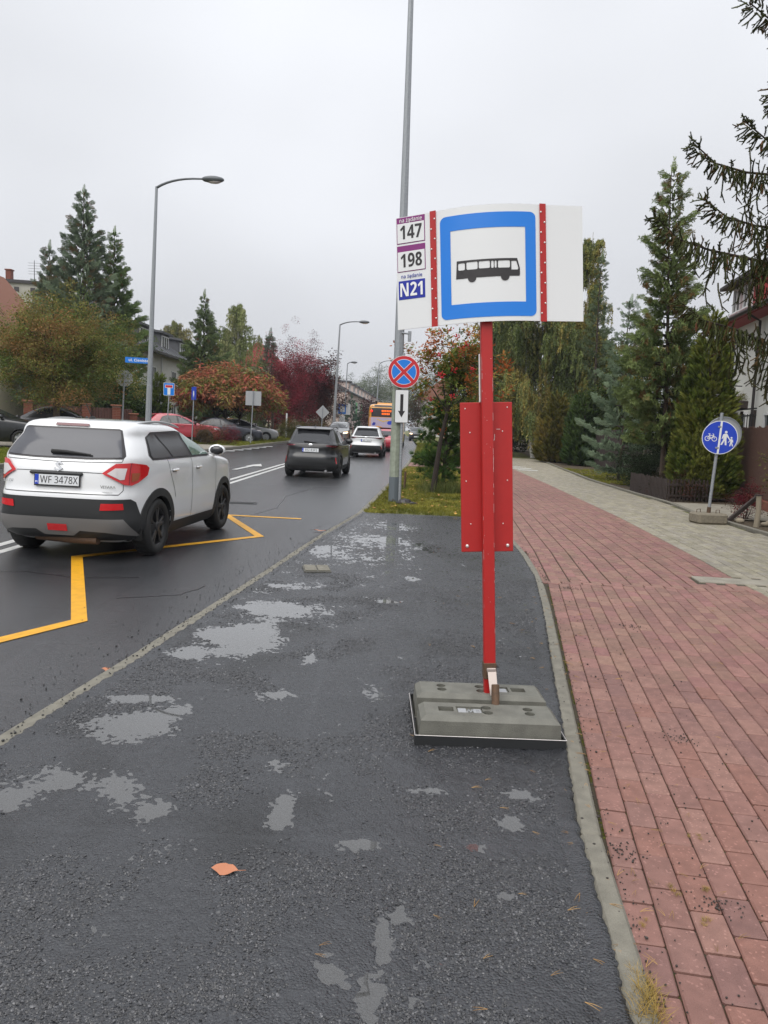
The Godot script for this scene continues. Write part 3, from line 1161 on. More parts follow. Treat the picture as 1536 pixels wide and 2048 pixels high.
func tuft_mesh(blades: int, h: float, spread: float, wide: float) -> ArrayMesh:
	var s := Shape.new()
	for k in blades:
		var a := rng.randf() * TAU
		var r := sqrt(rng.randf()) * spread
		var p := Vector3(cos(a) * r, -0.01, sin(a) * r)
		var lean := Vector3(rng.randf_range(-1, 1), 0, rng.randf_range(-1, 1)) * h * 0.6
		var hh := h * rng.randf_range(0.5, 1.1)
		var side := Vector3(cos(a * 3.0), 0, sin(a * 3.0)) * wide
		var mid := p + lean * 0.4 + Vector3.UP * hh * 0.6
		var tip := p + lean + Vector3.UP * hh
		s.quad(p - side, p + side, mid + side * 0.7, mid - side * 0.7)
		s.tri(mid - side * 0.7, mid + side * 0.7, tip)
	return s.mesh()


func leaf_flake(size: float) -> ArrayMesh:
	var s := Shape.new()
	var n := 7
	for sg in [-1.0, 1.0]:
		for k in n:
			var t0 := k / float(n)
			var t1 := (k + 1) / float(n)
			var w0 := sin(t0 * PI) * 0.30 * (1.0 + 0.12 * (k % 2))
			var w1 := sin(t1 * PI) * 0.30 * (1.0 + 0.12 * ((k + 1) % 2))
			var c0 := Vector3(0, 0.02 * sin(t0 * PI), t0 - 0.5) * size
			var c1 := Vector3(0, 0.02 * sin(t1 * PI), t1 - 0.5) * size
			var e0 := Vector3(sg * w0, 0.09 * w0 + 0.04 * sin(t0 * 9.0), t0 - 0.5) * size
			var e1 := Vector3(sg * w1, 0.09 * w1 + 0.04 * sin(t1 * 9.0), t1 - 0.5) * size
			if sg > 0:
				s.quad(c0, e0, e1, c1, 1)
			else:
				s.quad(e0, c0, c1, e1, 1)
	return s.mesh()


func grass_patch(called: String, label: String, left: Callable, right: Callable, z0: float, z1: float, per: float, h: float, c0: Color, c1: Color, leaf_share: float) -> void:
	var m := tuft_mesh(16, h, 0.06, 0.0032 + h * 0.02)
	var fl := leaf_flake(0.06)
	var xs: Array = []
	var cs: Array = []
	var lx: Array = []
	var lc: Array = []
	var wave := FastNoiseLite.new()
	wave.seed = 77
	wave.frequency = 0.7
	var steps := int((z0 - z1) / 0.5)
	for k in steps:
		var z := z0 - k * 0.5
		var a: float = left.call(z)
		var b: float = right.call(z)
		var many := int((b - a) * 0.5 * per)
		for j in many:
			var x := rng.randf_range(a, b)
			var zz := z - rng.randf() * 0.5
			var w := wave.get_noise_2d(x, zz)
			if rng.randf() > 0.75 + w:
				continue
			var sc := rng.randf_range(0.7, 1.3)
			xs.append(Transform3D(turned(rng.randf() * TAU) * Basis.from_scale(Vector3(sc, sc * rng.randf_range(0.6, 1.2), sc)), Vector3(x, ground_height(x, zz) - 0.005, zz)))
			cs.append(mix3(c0, c1, clampf(0.5 + w + rng.randf_range(-0.3, 0.3), 0, 1)))
			if rng.randf() < leaf_share:
				lx.append(Transform3D(turned(rng.randf() * TAU, rng.randf_range(-0.4, 0.4), rng.randf_range(-0.4, 0.4)) * Basis.from_scale(Vector3.ONE * rng.randf_range(0.7, 1.5)), Vector3(x + 0.05, ground_height(x, zz) + h * 0.6, zz)))
				lc.append(mix3(lin(0.45, 0.26, 0.04), lin(0.22, 0.09, 0.03), rng.randf()))
	var o := scatter(called, m, M.grass_blade, xs, cs)
	tag(o, label)
	if lx.size():
		tag(scatter("fallen_leaves", fl, M.litter, lx, lc), "fallen yellow leaves lying in the " + called.replace("_", " "))


func build_grass() -> void:
	var g0 := lin(0.085, 0.095, 0.016)
	var g1 := lin(0.25, 0.23, 0.045)
	grass_patch("grass_strip", "yellowish grass strip between road and red path behind the bus stop", func(z): return along(KERB, z) + 0.13, func(z): return along(GRASS_EDGE, z) - 0.02, -14.05, -32.0, 210.0, 0.075, g0, g1, 0.06)
	grass_patch("grass_verge", "far green verge beside the road, past the brick crossing", func(z): return along(KERB, z) + 0.13, func(z): return along(GRASS_EDGE, z), -37.0, -70.0, 50.0, 0.10, lin(0.09, 0.11, 0.012), lin(0.2, 0.2, 0.03), 0.01)
	grass_patch("grass_island", "green grass island beyond the far kerb with road signs", func(z): return along(LEFT_KERB, z) - 5.0, func(z): return along(LEFT_KERB, z) - 0.2, -41.0, -62.0, 34.0, 0.11, lin(0.09, 0.11, 0.012), lin(0.2, 0.21, 0.03), 0.02)
	grass_patch("grass_corner", "green grass in front of the parked black cars", func(z): return along(LEFT_KERB, z) - 7.0, func(z): return along(LEFT_KERB, z) - 0.2, -16.0, -28.0, 50.0, 0.11, lin(0.09, 0.12, 0.012), lin(0.19, 0.21, 0.03), 0.02)
	grass_patch("grass_lawn", "small bright lawn beside the grey pavers before the brown gate", func(z): return along(OUTER, z) + 0.1, func(z): return along(OUTER, z) + 2.6, -25.5, -36.0, 90.0, 0.09, lin(0.11, 0.13, 0.014), lin(0.23, 0.22, 0.03), 0.03)
	# brick crossing of the strip
	var s := Shape.new()
	for r in 14:
		for c in 16:
			var z := -32.6 - r * 0.215
			var x := along(KERB, z) + 0.22 + c * 0.16
			if x < along(GRASS_EDGE, z):
				s.box(Vector3(0.15, 0.05, 0.205), Transform3D(turned(rng.randf_range(-0.01, 0.01)), Vector3(x, ground_height(20, z) - 0.012 + rng.randf_range(-0.003, 0.003), z)), 0.006)
	tag(structure("brick_crossing", s.mesh(), M.red_paver_1, "short red brick crossing over the grass strip"), "", "", "", "structure")


# ------------------------------------------------------------------ plants
func spindle(s: Shape, a: Vector3, b: Vector3, r: float, g := 1) -> void:
	s.tube([a, a.lerp(b, 0.45), b], [r * 0.75, r, r * 0.15], 3, false, g)


# one spruce spray, about 1 m long along +y, side twigs in a flattish fan, tips raised
func spray_mesh(twigs: int, thick: float, droop: float, needles := 0) -> ArrayMesh:
	var s := Shape.new()
	spindle(s, Vector3.ZERO, Vector3(0, 1.0, 0), thick)
	for k in twigs:
		var t := 0.12 + 0.8 * k / float(twigs)
		var side := 1.0 if k % 2 else -1.0
		var l := (0.55 - 0.38 * t) * rng.randf_range(0.8, 1.25)
		var a := Vector3(0, t, 0)
		var out := Vector3(side * 0.8, 0.62, rng.randf_range(-0.35, 0.35) - droop)
		var b := a + out.normalized() * l
		spindle(s, a, b, thick * 0.9)
		if l > 0.3:
			spindle(s, a.lerp(b, 0.45), a.lerp(b, 0.45) + Vector3(side * 0.35, 0.85, -droop).normalized() * l * 0.45, thick * 0.8)
			spindle(s, a.lerp(b, 0.4), a.lerp(b, 0.4) + Vector3(side * 0.9, -0.1, -droop).normalized() * l * 0.35, thick * 0.8)
	for k in needles:
		var t := rng.randf()
		var a := Vector3(0, t, 0)
		var d := Vector3(rng.randf_range(-1, 1), rng.randf_range(0.1, 0.9), rng.randf_range(-1, 1)).normalized() * thick * 2.6
		var w := d.cross(Vector3.UP).normalized() * thick * 0.16
		s.tri(a - w, a + w, a + d)
	return s.mesh()


func conifer(called: String, label: String, at: Vector3, height: float, radius: float, o := {}) -> Node3D:
	var root := thing(called, label, o.get("category", "tree"), at, 0.0, o.get("group", ""))
	var bare: float = o.get("bare", 0.06)
	var c0: Color = o.get("c0", lin(0.025, 0.05, 0.028))
	var c1: Color = o.get("c1", lin(0.06, 0.10, 0.07))
	var brown: float = o.get("brown", 0.0)
	var up: float = o.get("up", 0.15)
	var spray: float = o.get("spray", 0.75)
	var density: float = o.get("density", 1.0)
	var trunk := Shape.new()
	var pts: Array = []
	var rad: Array = []
	for k in 7:
		var t := k / 6.0
		pts.append(Vector3(0.06 * sin(t * 5.0), height * t * 0.99 - 0.1, 0.05 * cos(t * 4.0)))
		rad.append(lerpf(height * 0.0095, 0.010, t))
	trunk.tube(pts, rad, 8)
	part("trunk", trunk.mesh(), M.bark, root)
	var mesh: ArrayMesh = o.get("mesh", M.get("spray_a"))
	var limbs := Shape.new()
	var xs: Array = []
	var cs: Array = []
	var y := height * bare
	while y < height * 0.97:
		var t := y / height
		var reach: float = radius * pow(1.0 - t, o.get("taper", 0.95)) + 0.07
		if t < bare + 0.12:
			reach *= 0.65 + 0.35 * (t - bare) / 0.12
		var count := int(lerpf(o.get("whorl", 6.0), 4.0, t))
		for k in count:
			var az := TAU * (k + rng.randf_range(-0.35, 0.35)) / count + y * 2.7
			var len_ := reach * rng.randf_range(0.55, 1.25)
			var tilt: float = lerpf(up - 0.30, up + 0.50, t) + rng.randf_range(-0.14, 0.14)
			var dir := Vector3(cos(az) * cos(tilt), sin(tilt), sin(az) * cos(tilt))
			var base := Vector3(0, y + rng.randf_range(-0.22, 0.22) * o.get("gap", 0.6), 0)
			var tip: Vector3 = base + dir * len_ + Vector3.UP * len_ * o.get("lift", 0.18)
			var mid := base.lerp(tip, 0.5) - Vector3.UP * len_ * 0.10
			limbs.tube([base, mid, tip], [0.012 + 0.010 * len_, 0.010 + 0.004 * len_, 0.005], 4, false)
			var steps := maxi(2, int(len_ / (0.22 * spray) * density))
			var tone := rng.randf()
			for j in steps:
				var f := lerpf(0.22 if len_ > 0.7 else 0.05, 1.0, (j + rng.randf()) / steps)
				var p := base.lerp(mid, f * 2.0) if f < 0.5 else mid.lerp(tip, f * 2.0 - 1.0)
				var out := Vector3(dir.x, 0, dir.z).normalized()
				var side := out.cross(Vector3.UP) * (1.0 if j % 2 else -1.0)
				var d: Vector3 = (out * rng.randf_range(0.5, 1.0) + side * rng.randf_range(0.1, 0.95) * (1.2 - f) + Vector3.UP * (o.get("sprig_up", 0.12) + rng.randf_range(-0.22, 0.22))).normalized()
				var sc: float = spray * rng.randf_range(0.6, 1.1) * lerpf(0.6, 1.0, minf(1.0, len_ / 1.0)) * (1.0 - 0.2 * f) * lerpf(1.0, 0.8, t)
				xs.append(Transform3D(looking_up_along(d, rng.randf_range(-0.5, 0.5)) * Basis.from_scale(Vector3(sc, sc, sc)), p))
				var c := mix3(c0, c1, clampf(0.6 * rng.randf() + 0.4 * tone, 0.0, 1.0))
				if rng.randf() < brown:
					c = mix3(c, lin(0.16, 0.085, 0.035), rng.randf_range(0.3, 0.9))
				cs.append(c)
		y += lerpf(o.get("gap", 0.6), 0.20, t)
	# leader
	for k in 5:
		xs.append(Transform3D(looking_up_along(Vector3(rng.randf_range(-0.4, 0.4), 1, rng.randf_range(-0.4, 0.4)) if k else Vector3.UP, k) * Basis.from_scale(Vector3(0.45, 1.0, 0.45) * spray * (1.1 if k == 0 else 0.55)), Vector3(0, height * (0.955 if k == 0 else 0.96), 0)))
		cs.append(c1)
	tag(part("limbs", limbs.mesh(), M.dark_bark, root), "", "", "", "stuff")
	scatter("crown", mesh, M.needle, xs, cs, root)
	root.rotation.z = o.get("lean", 0.0)
	return root


# a clump of small leaves filling a ball of radius 1
func leaf_clump(leaves: int, size: float, narrow := 0.45, hang := 0.0) -> ArrayMesh:
	var s := Shape.new()
	for k in leaves:
		var d := Vector3(rng.randfn(0, 1), rng.randfn(0, 1), rng.randfn(0, 1)).normalized()
		var p := d * pow(rng.randf(), 0.45)
		var ax := (Vector3(rng.randf_range(-1, 1), rng.randf_range(-0.7, 0.7), rng.randf_range(-1, 1)) + d * 0.6 - Vector3.UP * hang).normalized()
		var wd := ax.cross(Vector3(rng.randf_range(-1, 1), rng.randf_range(0.2, 1.4), rng.randf_range(-1, 1))).normalized()
		var nrm := ax.cross(wd)
		var l := size * rng.randf_range(0.7, 1.3)
		var w := l * narrow
		var a := p
		var m1 := p + ax * l * 0.45 + wd * w * 0.5 + nrm * l * 0.06
		var m2 := p + ax * l * 0.45 - wd * w * 0.5 + nrm * l * 0.06
		var b := p + ax * l - nrm * l * 0.06
		s.tri(a, m1, b)
		s.tri(a, b, m2)
	return s.mesh()


func lumpy(seed_: int) -> FastNoiseLite:
	var n := FastNoiseLite.new()
	n.seed = seed_
	n.frequency = 0.5
	n.fractal_octaves = 3
	return n


# a broad-leaved tree or shrub: trunks, forking limbs that reach into the crown, and leaf clumps round the limb ends
func broadleaf(called: String, label: String, at: Vector3, crown_at: Vector3, crown: Vector3, clumps: int, clump_r: float, colors: Array, o := {}) -> Node3D:
	var root := thing(called, label, o.get("category", "tree"), at, 0.0, o.get("group", ""))
	var trunk := Shape.new()
	var limbs := Shape.new()
	var tr: float = o.get("trunk", 0.1)
	var stems: int = o.get("stems", 1)
	var forks: Array = []
	for k in stems:
		var a := TAU * k / maxf(stems, 1) + 0.4
		var foot := Vector3(cos(a), 0, sin(a)) * (0.0 if stems == 1 else tr * 2.2)
		var head := crown_at + Vector3(cos(a) * crown.x, 0, sin(a) * crown.z) * (0.0 if stems == 1 else 0.3) - Vector3.UP * crown.y * 0.35
		var bow := foot.lerp(head, 0.5) + Vector3(rng.randf_range(-1, 1), 0, rng.randf_range(-1, 1)) * tr
		trunk.tube([foot - Vector3.UP * 0.1, foot.lerp(bow, 0.5), bow, head], [tr * 1.25, tr, tr * 0.8, tr * 0.55], 8)
		forks.append([bow.lerp(head, 0.5), tr * 0.6])
		forks.append([head, tr * 0.55])
	part("trunk", trunk.mesh(), M[o.get("bark", "bark")], root)
	var n := lumpy(int(at.x * 31 + at.z * 17))
	var xs: Array = []
	var cs: Array = []
	var tries := 0
	while xs.size() < clumps and tries < clumps * 6:
		tries += 1
		var d := Vector3(rng.randfn(0, 1), rng.randfn(0, 1), rng.randfn(0, 1)).normalized()
		if o.get("dome", false) and d.y < -0.25:
			d.y = -d.y * 0.3
		var lump: float = 1.0 + o.get("lumps", 0.34) * n.get_noise_3d(d.x * 3.0, d.y * 3.0, d.z * 3.0) * 2.0
		var f := pow(rng.randf(), o.get("shell", 0.42)) * lump
		var p := crown_at + d * crown * f
		if n.get_noise_3d(p.x * 2.2 + 40, p.y * 2.2, p.z * 2.2) < o.get("gaps", -0.32):
			continue
		if p.y < o.get("floor", 0.1):
			continue
		var sc := clump_r * rng.randf_range(0.65, 1.25)
		xs.append(Transform3D(turned(rng.randf() * TAU, rng.randf_range(-0.5, 0.5), rng.randf_range(-0.5, 0.5)) * Basis.from_scale(Vector3(sc, sc * o.get("flat", 0.8), sc)), p))
		var w := clampf(0.5 + 0.9 * n.get_noise_3d(p.x * 0.9, p.y * 0.9 + 9, p.z * 0.9) + rng.randf_range(-0.45, 0.45), 0.0, 0.999)
		cs.append(colors[int(w * colors.size())] * rng.randf_range(0.75, 1.2))
		if xs.size() % int(o.get("limb_every", 14)) == 0:
			var from: Array = forks[rng.randi_range(0, mini(forks.size() - 1, 14))]
			var a: Vector3 = from[0]
			var bend := a.lerp(p, 0.5) + Vector3.UP * (p - a).length() * 0.10 + Vector3(rng.randf_range(-1, 1), 0, rng.randf_range(-1, 1)) * 0.08
			limbs.tube([a, bend, p], [from[1] * 0.6, from[1] * 0.4, 0.006], 5, false)
			if forks.size() < 15:
				forks.append([bend, from[1] * 0.5])
	if limbs.s.size():
		tag(part("limbs", limbs.mesh(), M[o.get("limb_bark", "dark_bark")], root), "", "", "", "stuff")
	scatter("crown", o.get("mesh", M.leaf_clump_a), M.leaf, xs, cs, root)
	return root


# a hanging birch strand, 1 m long downwards, with small leaves
func strand_mesh(leaves: int, leaf: float) -> ArrayMesh:
	var s := Shape.new()
	var pts: Array = []
	var sway := Vector3(rng.randf_range(-0.1, 0.1), 0, rng.randf_range(-0.1, 0.1))
	for k in 5:
		var t := k / 4.0
		pts.append(Vector3(sway.x * sin(t * 3), -t, sway.z * sin(t * 2.2)))
	s.tube(pts, [0.006, 0.005, 0.004, 0.003, 0.002], 3, false)
	for k in leaves:
		var t := rng.randf()
		var p := Vector3(sway.x * sin(t * 3), -t, sway.z * sin(t * 2.2))
		var out := Vector3(rng.randf_range(-1, 1), rng.randf_range(-0.8, 0.2), rng.randf_range(-1, 1)).normalized()
		var wd := out.cross(Vector3(rng.randf_range(-1, 1), rng.randf_range(-1, 1), rng.randf_range(-1, 1))).normalized()
		var a := p + out * leaf * 0.4
		var b := a + (out * 0.6 + Vector3.DOWN * 0.6).normalized() * leaf * 1.3
		var m := a.lerp(b, 0.4)
		s.tri(a, m + wd * leaf * 0.45, b)
		s.tri(a, b, m - wd * leaf * 0.45)
	return s.mesh()


func birch(called: String, label: String, at: Vector3, height: float, radius: float, stems: Array, strands: int, colors: Array, o := {}) -> Node3D:
	var root := thing(called, label, "tree", at, 0.0, o.get("group", ""))
	var limbs := Shape.new()
	var xs: Array = []
	var cs: Array = []
	var n := lumpy(int(at.x * 13 + at.z * 7))
	var arms: Array = []
	for st in stems:
		var pts: Array = []
		var rad: Array = []
		var tw: float = o.get("thick", 0.011) * height
		for k in 9:
			var t := k / 8.0
			pts.append(Vector3(st.x * (t + 0.25 * sin(t * 4.0)) , height * t * st.y - 0.1, st.z * t))
			rad.append(lerpf(tw, 0.015, t))
		var trunk := Shape.new()
		trunk.tube(pts, rad, 8)
		part("trunk", trunk.mesh(), M.birch_bark, root)
		for k in int(o.get("arms", 34)):
			var t := rng.randf_range(o.get("low", 0.22), 0.98)
			var base: Vector3 = pts[int(t * 8)].lerp(pts[mini(int(t * 8) + 1, 8)], t * 8 - int(t * 8))
			var az := rng.randf() * TAU
			var len_: float = radius * rng.randf_range(0.5, 1.1) * minf(1.0, pow((1.0 - t) * 1.5, 0.8) + 0.08)
			var tip := base + Vector3(cos(az) * len_, len_ * rng.randf_range(0.2, 0.7), sin(az) * len_)
			var far := tip + Vector3(cos(az) * len_ * 0.35, -len_ * 0.15, sin(az) * len_ * 0.35)
			limbs.tube([base, base.lerp(tip, 0.55) + Vector3.UP * 0.1, tip, far], [0.03, 0.022, 0.014, 0.005], 4, false)
			arms.append([base, tip, far])
	for k in strands:
		var arm: Array = arms[rng.randi_range(0, arms.size() - 1)]
		var f := rng.randf()
		var p: Vector3 = arm[0].lerp(arm[1], 0.35 + f) if f < 0.65 else arm[1].lerp(arm[2], (f - 0.65) / 0.35)
		p += Vector3(rng.randf_range(-0.2, 0.2), rng.randf_range(-0.1, 0.2), rng.randf_range(-0.2, 0.2))
		var l: float = rng.randf_range(0.5, 1.0) * o.get("hang", 1.7)
		l = minf(l, maxf(p.y - 0.5, 0.3))
		xs.append(Transform3D(turned(rng.randf() * TAU, rng.randf_range(-0.12, 0.12), rng.randf_range(-0.12, 0.12)) * Basis.from_scale(Vector3(1.0, l, 1.0)), p))
		var w := clampf(0.5 + 1.1 * n.get_noise_3d(p.x * 0.6, p.y * 0.5, p.z * 0.6) + rng.randf_range(-0.35, 0.35), 0, 0.999)
		cs.append(colors[int(w * colors.size())] * rng.randf_range(0.75, 1.2))
	tag(part("limbs", limbs.mesh(), M.dark_bark, root), "", "", "", "stuff")
	scatter("crown", o.get("mesh", M.strand_a), M.leaf, xs, cs, root)
	return root


# a thuja: flat upright sprays packed round a cone
func thuja_spray() -> ArrayMesh:
	var s := Shape.new()
	for k in 13:
		var t := k / 12.0
		var side := 1.0 if k % 2 else -1.0
		var a := Vector3(0, t * 0.7, 0)
		var b := a + Vector3(side * (0.42 - 0.3 * t), 0.34, rng.randf_range(-0.14, 0.14))
		var w := Vector3(0.0, 0.075, 0.05)
		s.tri(a - w, b, a + w)
		s.tri(a - Vector3(0, 0.0, 0.08), b, a + Vector3(0, 0.05, 0.08))
		s.tri(a.lerp(b, 0.5), a.lerp(b, 0.5) + Vector3(side * 0.05, 0.22, 0.06), a.lerp(b, 0.62))
	return s.mesh()


func thuja(called: String, label: String, at: Vector3, height: float, radius: float, count: int, colors: Array, o := {}) -> Node3D:
	var root := thing(called, label, o.get("category", "tree"), at, 0.0, o.get("group", ""))
	var trunk := Shape.new()
	trunk.tube([Vector3(0, -0.1, 0), Vector3(0.02, height * 0.5, 0), Vector3(0, height * 0.93, 0)], [radius * 0.10 + 0.03, radius * 0.06 + 0.02, 0.01], 7)
	part("trunk", trunk.mesh(), M.dark_bark, root)
	var n := lumpy(int(at.x * 23 + at.z * 5))
	var limbs := Shape.new()
	var xs: Array = []
	var cs: Array = []
	for k in count:
		var t := 1.0 - sqrt(rng.randf() * 0.999)
		var f: float = o.get("flare", 0.75)
		var az := rng.randf() * TAU
		var r := radius * pow(1.0 - t, f) * (1.0 + 0.42 * n.get_noise_3d(cos(az) * 2.2, t * height * 0.9, sin(az) * 2.2))
		if t < 0.1:
			r *= 0.72 + 2.8 * t
		r *= lerpf(0.62, 1.0, pow(rng.randf(), 0.5))
		var p := Vector3(cos(az) * r, 0.05 + t * (height - 0.1), sin(az) * r)
		var dir := Vector3(cos(az) * 0.75, 0.75 + rng.randf_range(-0.35, 0.35), sin(az) * 0.75) + Vector3(rng.randf_range(-0.35, 0.35), 0, rng.randf_range(-0.35, 0.35))
		var sc: float = o.get("spray", 0.3) * rng.randf_range(0.7, 1.25)
		xs.append(Transform3D(looking_up_along(dir, rng.randf() * TAU) * Basis.from_scale(Vector3.ONE * sc), p))
		var w := clampf(0.5 + 1.2 * n.get_noise_3d(p.x * 1.3, p.y * 0.8 + 5, p.z * 1.3) + rng.randf_range(-0.35, 0.35), 0, 0.999)
		cs.append(colors[int(w * colors.size())] * rng.randf_range(0.7, 1.2))
		if k % 24 == 0:
			limbs.tube([Vector3(0, maxf(0.1, p.y - r * 0.8), 0), p], [0.018, 0.006], 3, false)
	tag(part("limbs", limbs.mesh(), M.dark_bark, root), "", "", "", "stuff")
	scatter("crown", M.thuja_spray, M.leaf, xs, cs, root)
	return root


func build_plant_pieces() -> void:
	# the shared pieces are kept with the materials
	M["spray_a"] = spray_mesh(11, 0.044, 0.05)
	M["spray_b"] = spray_mesh(12, 0.046, 0.16)
	M["spray_soft"] = spray_mesh(9, 0.034, 0.3)
	M["leaf_clump_a"] = leaf_clump(26, 0.42)
	M["leaf_clump_big"] = leaf_clump(15, 0.62, 0.5)
	M["leaf_clump_hang"] = leaf_clump(22, 0.75, 0.28, 0.9)
	M["leaf_clump_fine"] = leaf_clump(40, 0.26)
	M["strand_a"] = strand_mesh(46, 0.075)
	M["strand_far"] = strand_mesh(26, 0.10)
	M["thuja_spray"] = thuja_spray()


# ------------------------------------------------------------------ left side of the street
func window_on(root: Node3D, at: Vector3, yaw: float, w: float, h: float, panes := 2, frame_m := "window_frame") -> void:
	var xf := Transform3D(turned(yaw), at)
	var f := Shape.new()
	var t := 0.07
	f.box(Vector3(w, t, 0.1), Transform3D(Basis(), Vector3(0, h * 0.5 - t * 0.5, 0)))
	f.box(Vector3(w, t, 0.1), Transform3D(Basis(), Vector3(0, -h * 0.5 + t * 0.5, 0)))
	f.box(Vector3(w + 0.16, 0.05, 0.2), Transform3D(Basis(), Vector3(0, -h * 0.5 - 0.03, 0.05)))
	for k in panes + 1:
		f.box(Vector3(t, h - 2 * t, 0.1), Transform3D(Basis(), Vector3(-w * 0.5 + t * 0.5 + (w - t) * k / panes, 0, 0)))
	var win := part("window", f.mesh(), M[frame_m], root, xf)
	for k in panes:
		var p := Shape.new()
		var pw := (w - t) / panes
		p.box(Vector3(pw - t, h - 2 * t, 0.02), Transform3D(Basis(), Vector3(-w * 0.5 + t * 0.5 + pw * (k + 0.5), 0, -0.01)))
		part("pane", p.mesh(), M.window_glass, win)


func build_left_side() -> void:
	build_plant_pieces()
	var spruce_c := {"c0": lin(0.055, 0.085, 0.05), "c1": lin(0.21, 0.27, 0.17), "brown": 0.14, "mesh": M.spray_a, "spray": 0.72, "density": 1.7, "whorl": 9.0, "gap": 0.50}
	conifer("spruce_tree", "tallest bluish spruce behind the brown-green tree at the left", Vector3(-18.1, 0.3, -46.0), 14.3, 3.3, spruce_c)
	conifer("spruce_tree", "lower grey-blue spruce at the left shoulder of the tallest spruce", Vector3(-20.3, 0.3, -46.5), 11.1, 2.7, spruce_c)
	conifer("spruce_tree", "greener spruce leaning out right of the tallest spruce", Vector3(-17.2, 0.3, -48.5), 12.6, 2.9, {"c0": lin(0.05, 0.09, 0.035), "c1": lin(0.18, 0.25, 0.08), "brown": 0.05, "mesh": M.spray_a, "spray": 0.72, "whorl": 9.0, "density": 1.7, "gap": 0.46})
	conifer("fir_tree", "dark green fir standing before the cream house right of the near street lamp", Vector3(-14.4, 0.4, -60.0), 10.7, 2.6, {"c0": lin(0.045, 0.075, 0.03), "c1": lin(0.16, 0.21, 0.075), "spray": 0.8, "brown": 0.03, "whorl": 9.0, "gap": 0.46, "density": 1.5})
	conifer("fir_tree", "small pale conifer top rising behind the dark red maples", Vector3(-13.0, 0.4, -84.0), 10.5, 2.2, {"c0": lin(0.05, 0.08, 0.05), "c1": lin(0.11, 0.15, 0.10), "spray": 1.2})
	var mixed := [lin(0.08, 0.12, 0.03), lin(0.14, 0.18, 0.045), lin(0.20, 0.20, 0.055), lin(0.24, 0.19, 0.06), lin(0.27, 0.15, 0.06)]
	broadleaf("cherry_tree", "wide brown and green autumn tree over the parked black cars", Vector3(-13.9, 0.2, -32.5), Vector3(0.1, 3.9, 0), Vector3(3.0, 2.15, 2.6), 2500, 0.36, mixed, {"mesh": M.leaf_clump_fine, "trunk": 0.17, "gaps": -0.26, "lumps": 0.45, "shell": 0.5, "floor": 1.6})
	broadleaf("garden_bush", "green bush between the near street lamp and the autumn tree", Vector3(-14.5, 0.3, -43.5), Vector3(0, 1.6, 0), Vector3(0.95, 1.7, 1.0), 260, 0.34, [lin(0.03, 0.06, 0.016), lin(0.07, 0.12, 0.03), lin(0.10, 0.15, 0.03)], {"category": "bush", "stems": 4, "trunk": 0.04})
	broadleaf("garden_bush", "dark green ivy-like bush beside the grey sign back at the left", Vector3(-15.9, 0.3, -42.8), Vector3(0, 2.6, 0), Vector3(2.2, 2.7, 1.5), 700, 0.36, [lin(0.04, 0.07, 0.025), lin(0.07, 0.11, 0.035), lin(0.11, 0.15, 0.05)], {"category": "bush", "stems": 4, "trunk": 0.05})
	thuja("thuja_tree", "small rounded thuja right of the near lamp post at the cream house", Vector3(-13.75, 0.3, -46.0), 3.9, 0.75, 520, [lin(0.06, 0.10, 0.02), lin(0.10, 0.15, 0.03), lin(0.15, 0.19, 0.045)], {"spray": 0.5})
	birch("birch_tree", "tall weeping birch behind the orange-brown sumac", Vector3(-15.2, 0.4, -76.0), 12.7, 3.4, [Vector3(0.4, 1.0, 0.2), Vector3(-0.6, 0.8, 0.0)], 1500, [lin(0.17, 0.21, 0.07), lin(0.23, 0.26, 0.10), lin(0.28, 0.29, 0.13)], {"hang": 2.2, "mesh": M.strand_far, "low": 0.15})
	birch("birch_tree", "pale yellowish birch above the grey roof at the left", Vector3(-27.3, 0.4, -98.0), 13.6, 4.0, [Vector3(0.3, 1.0, 0.2)], 900, [lin(0.16, 0.18, 0.06), lin(0.22, 0.20, 0.07), lin(0.26, 0.24, 0.10)], {"hang": 2.8, "mesh": M.strand_far})
	broadleaf("birch_bush", "light green bushy tree between sumac and red maples", Vector3(-12.4, 0.4, -70.0), Vector3(0, 3.6, 0), Vector3(2.6, 3.2, 2.2), 800, 0.42, [lin(0.08, 0.12, 0.03), lin(0.13, 0.17, 0.05), lin(0.17, 0.19, 0.06)], {"mesh": M.leaf_clump_fine})
	var sumac := [lin(0.16, 0.17, 0.04), lin(0.24, 0.19, 0.055), lin(0.30, 0.165, 0.07), lin(0.33, 0.135, 0.07), lin(0.36, 0.10, 0.065)]
	broadleaf("sumac_shrub", "broad orange-brown sumac spreading over the parked cars by the far kerb", Vector3(-10.15, 0.3, -49.5), Vector3(0.0, 2.6, 0), Vector3(3.4, 2.0, 2.9), 1500, 0.46, sumac, {"mesh": M.leaf_clump_hang, "stems": 5, "trunk": 0.07, "dome": true, "lumps": 0.2, "gaps": -0.4, "limb_every": 10, "floor": 1.1, "flat": 0.7})
	var maroon := [lin(0.07, 0.025, 0.022), lin(0.14, 0.028, 0.032), lin(0.22, 0.030, 0.042), lin(0.30, 0.036, 0.055)]
	broadleaf("maple_tree", "tall dark red maple nearest the sumac", Vector3(-8.7, 0.4, -63.0), Vector3(0.2, 3.9, 0), Vector3(2.1, 3.3, 2.0), 1100, 0.42, maroon, {"mesh": M.leaf_clump_fine, "trunk": 0.12, "lumps": 0.55, "shell": 0.55})
	broadleaf("maple_tree", "dark red maple with the highest pointed top, middle of the maples", Vector3(-7.7, 0.4, -68.0), Vector3(0.1, 4.5, 0), Vector3(2.2, 3.9, 2.1), 1100, 0.42, maroon, {"mesh": M.leaf_clump_fine, "trunk": 0.12, "lumps": 0.6, "shell": 0.55})
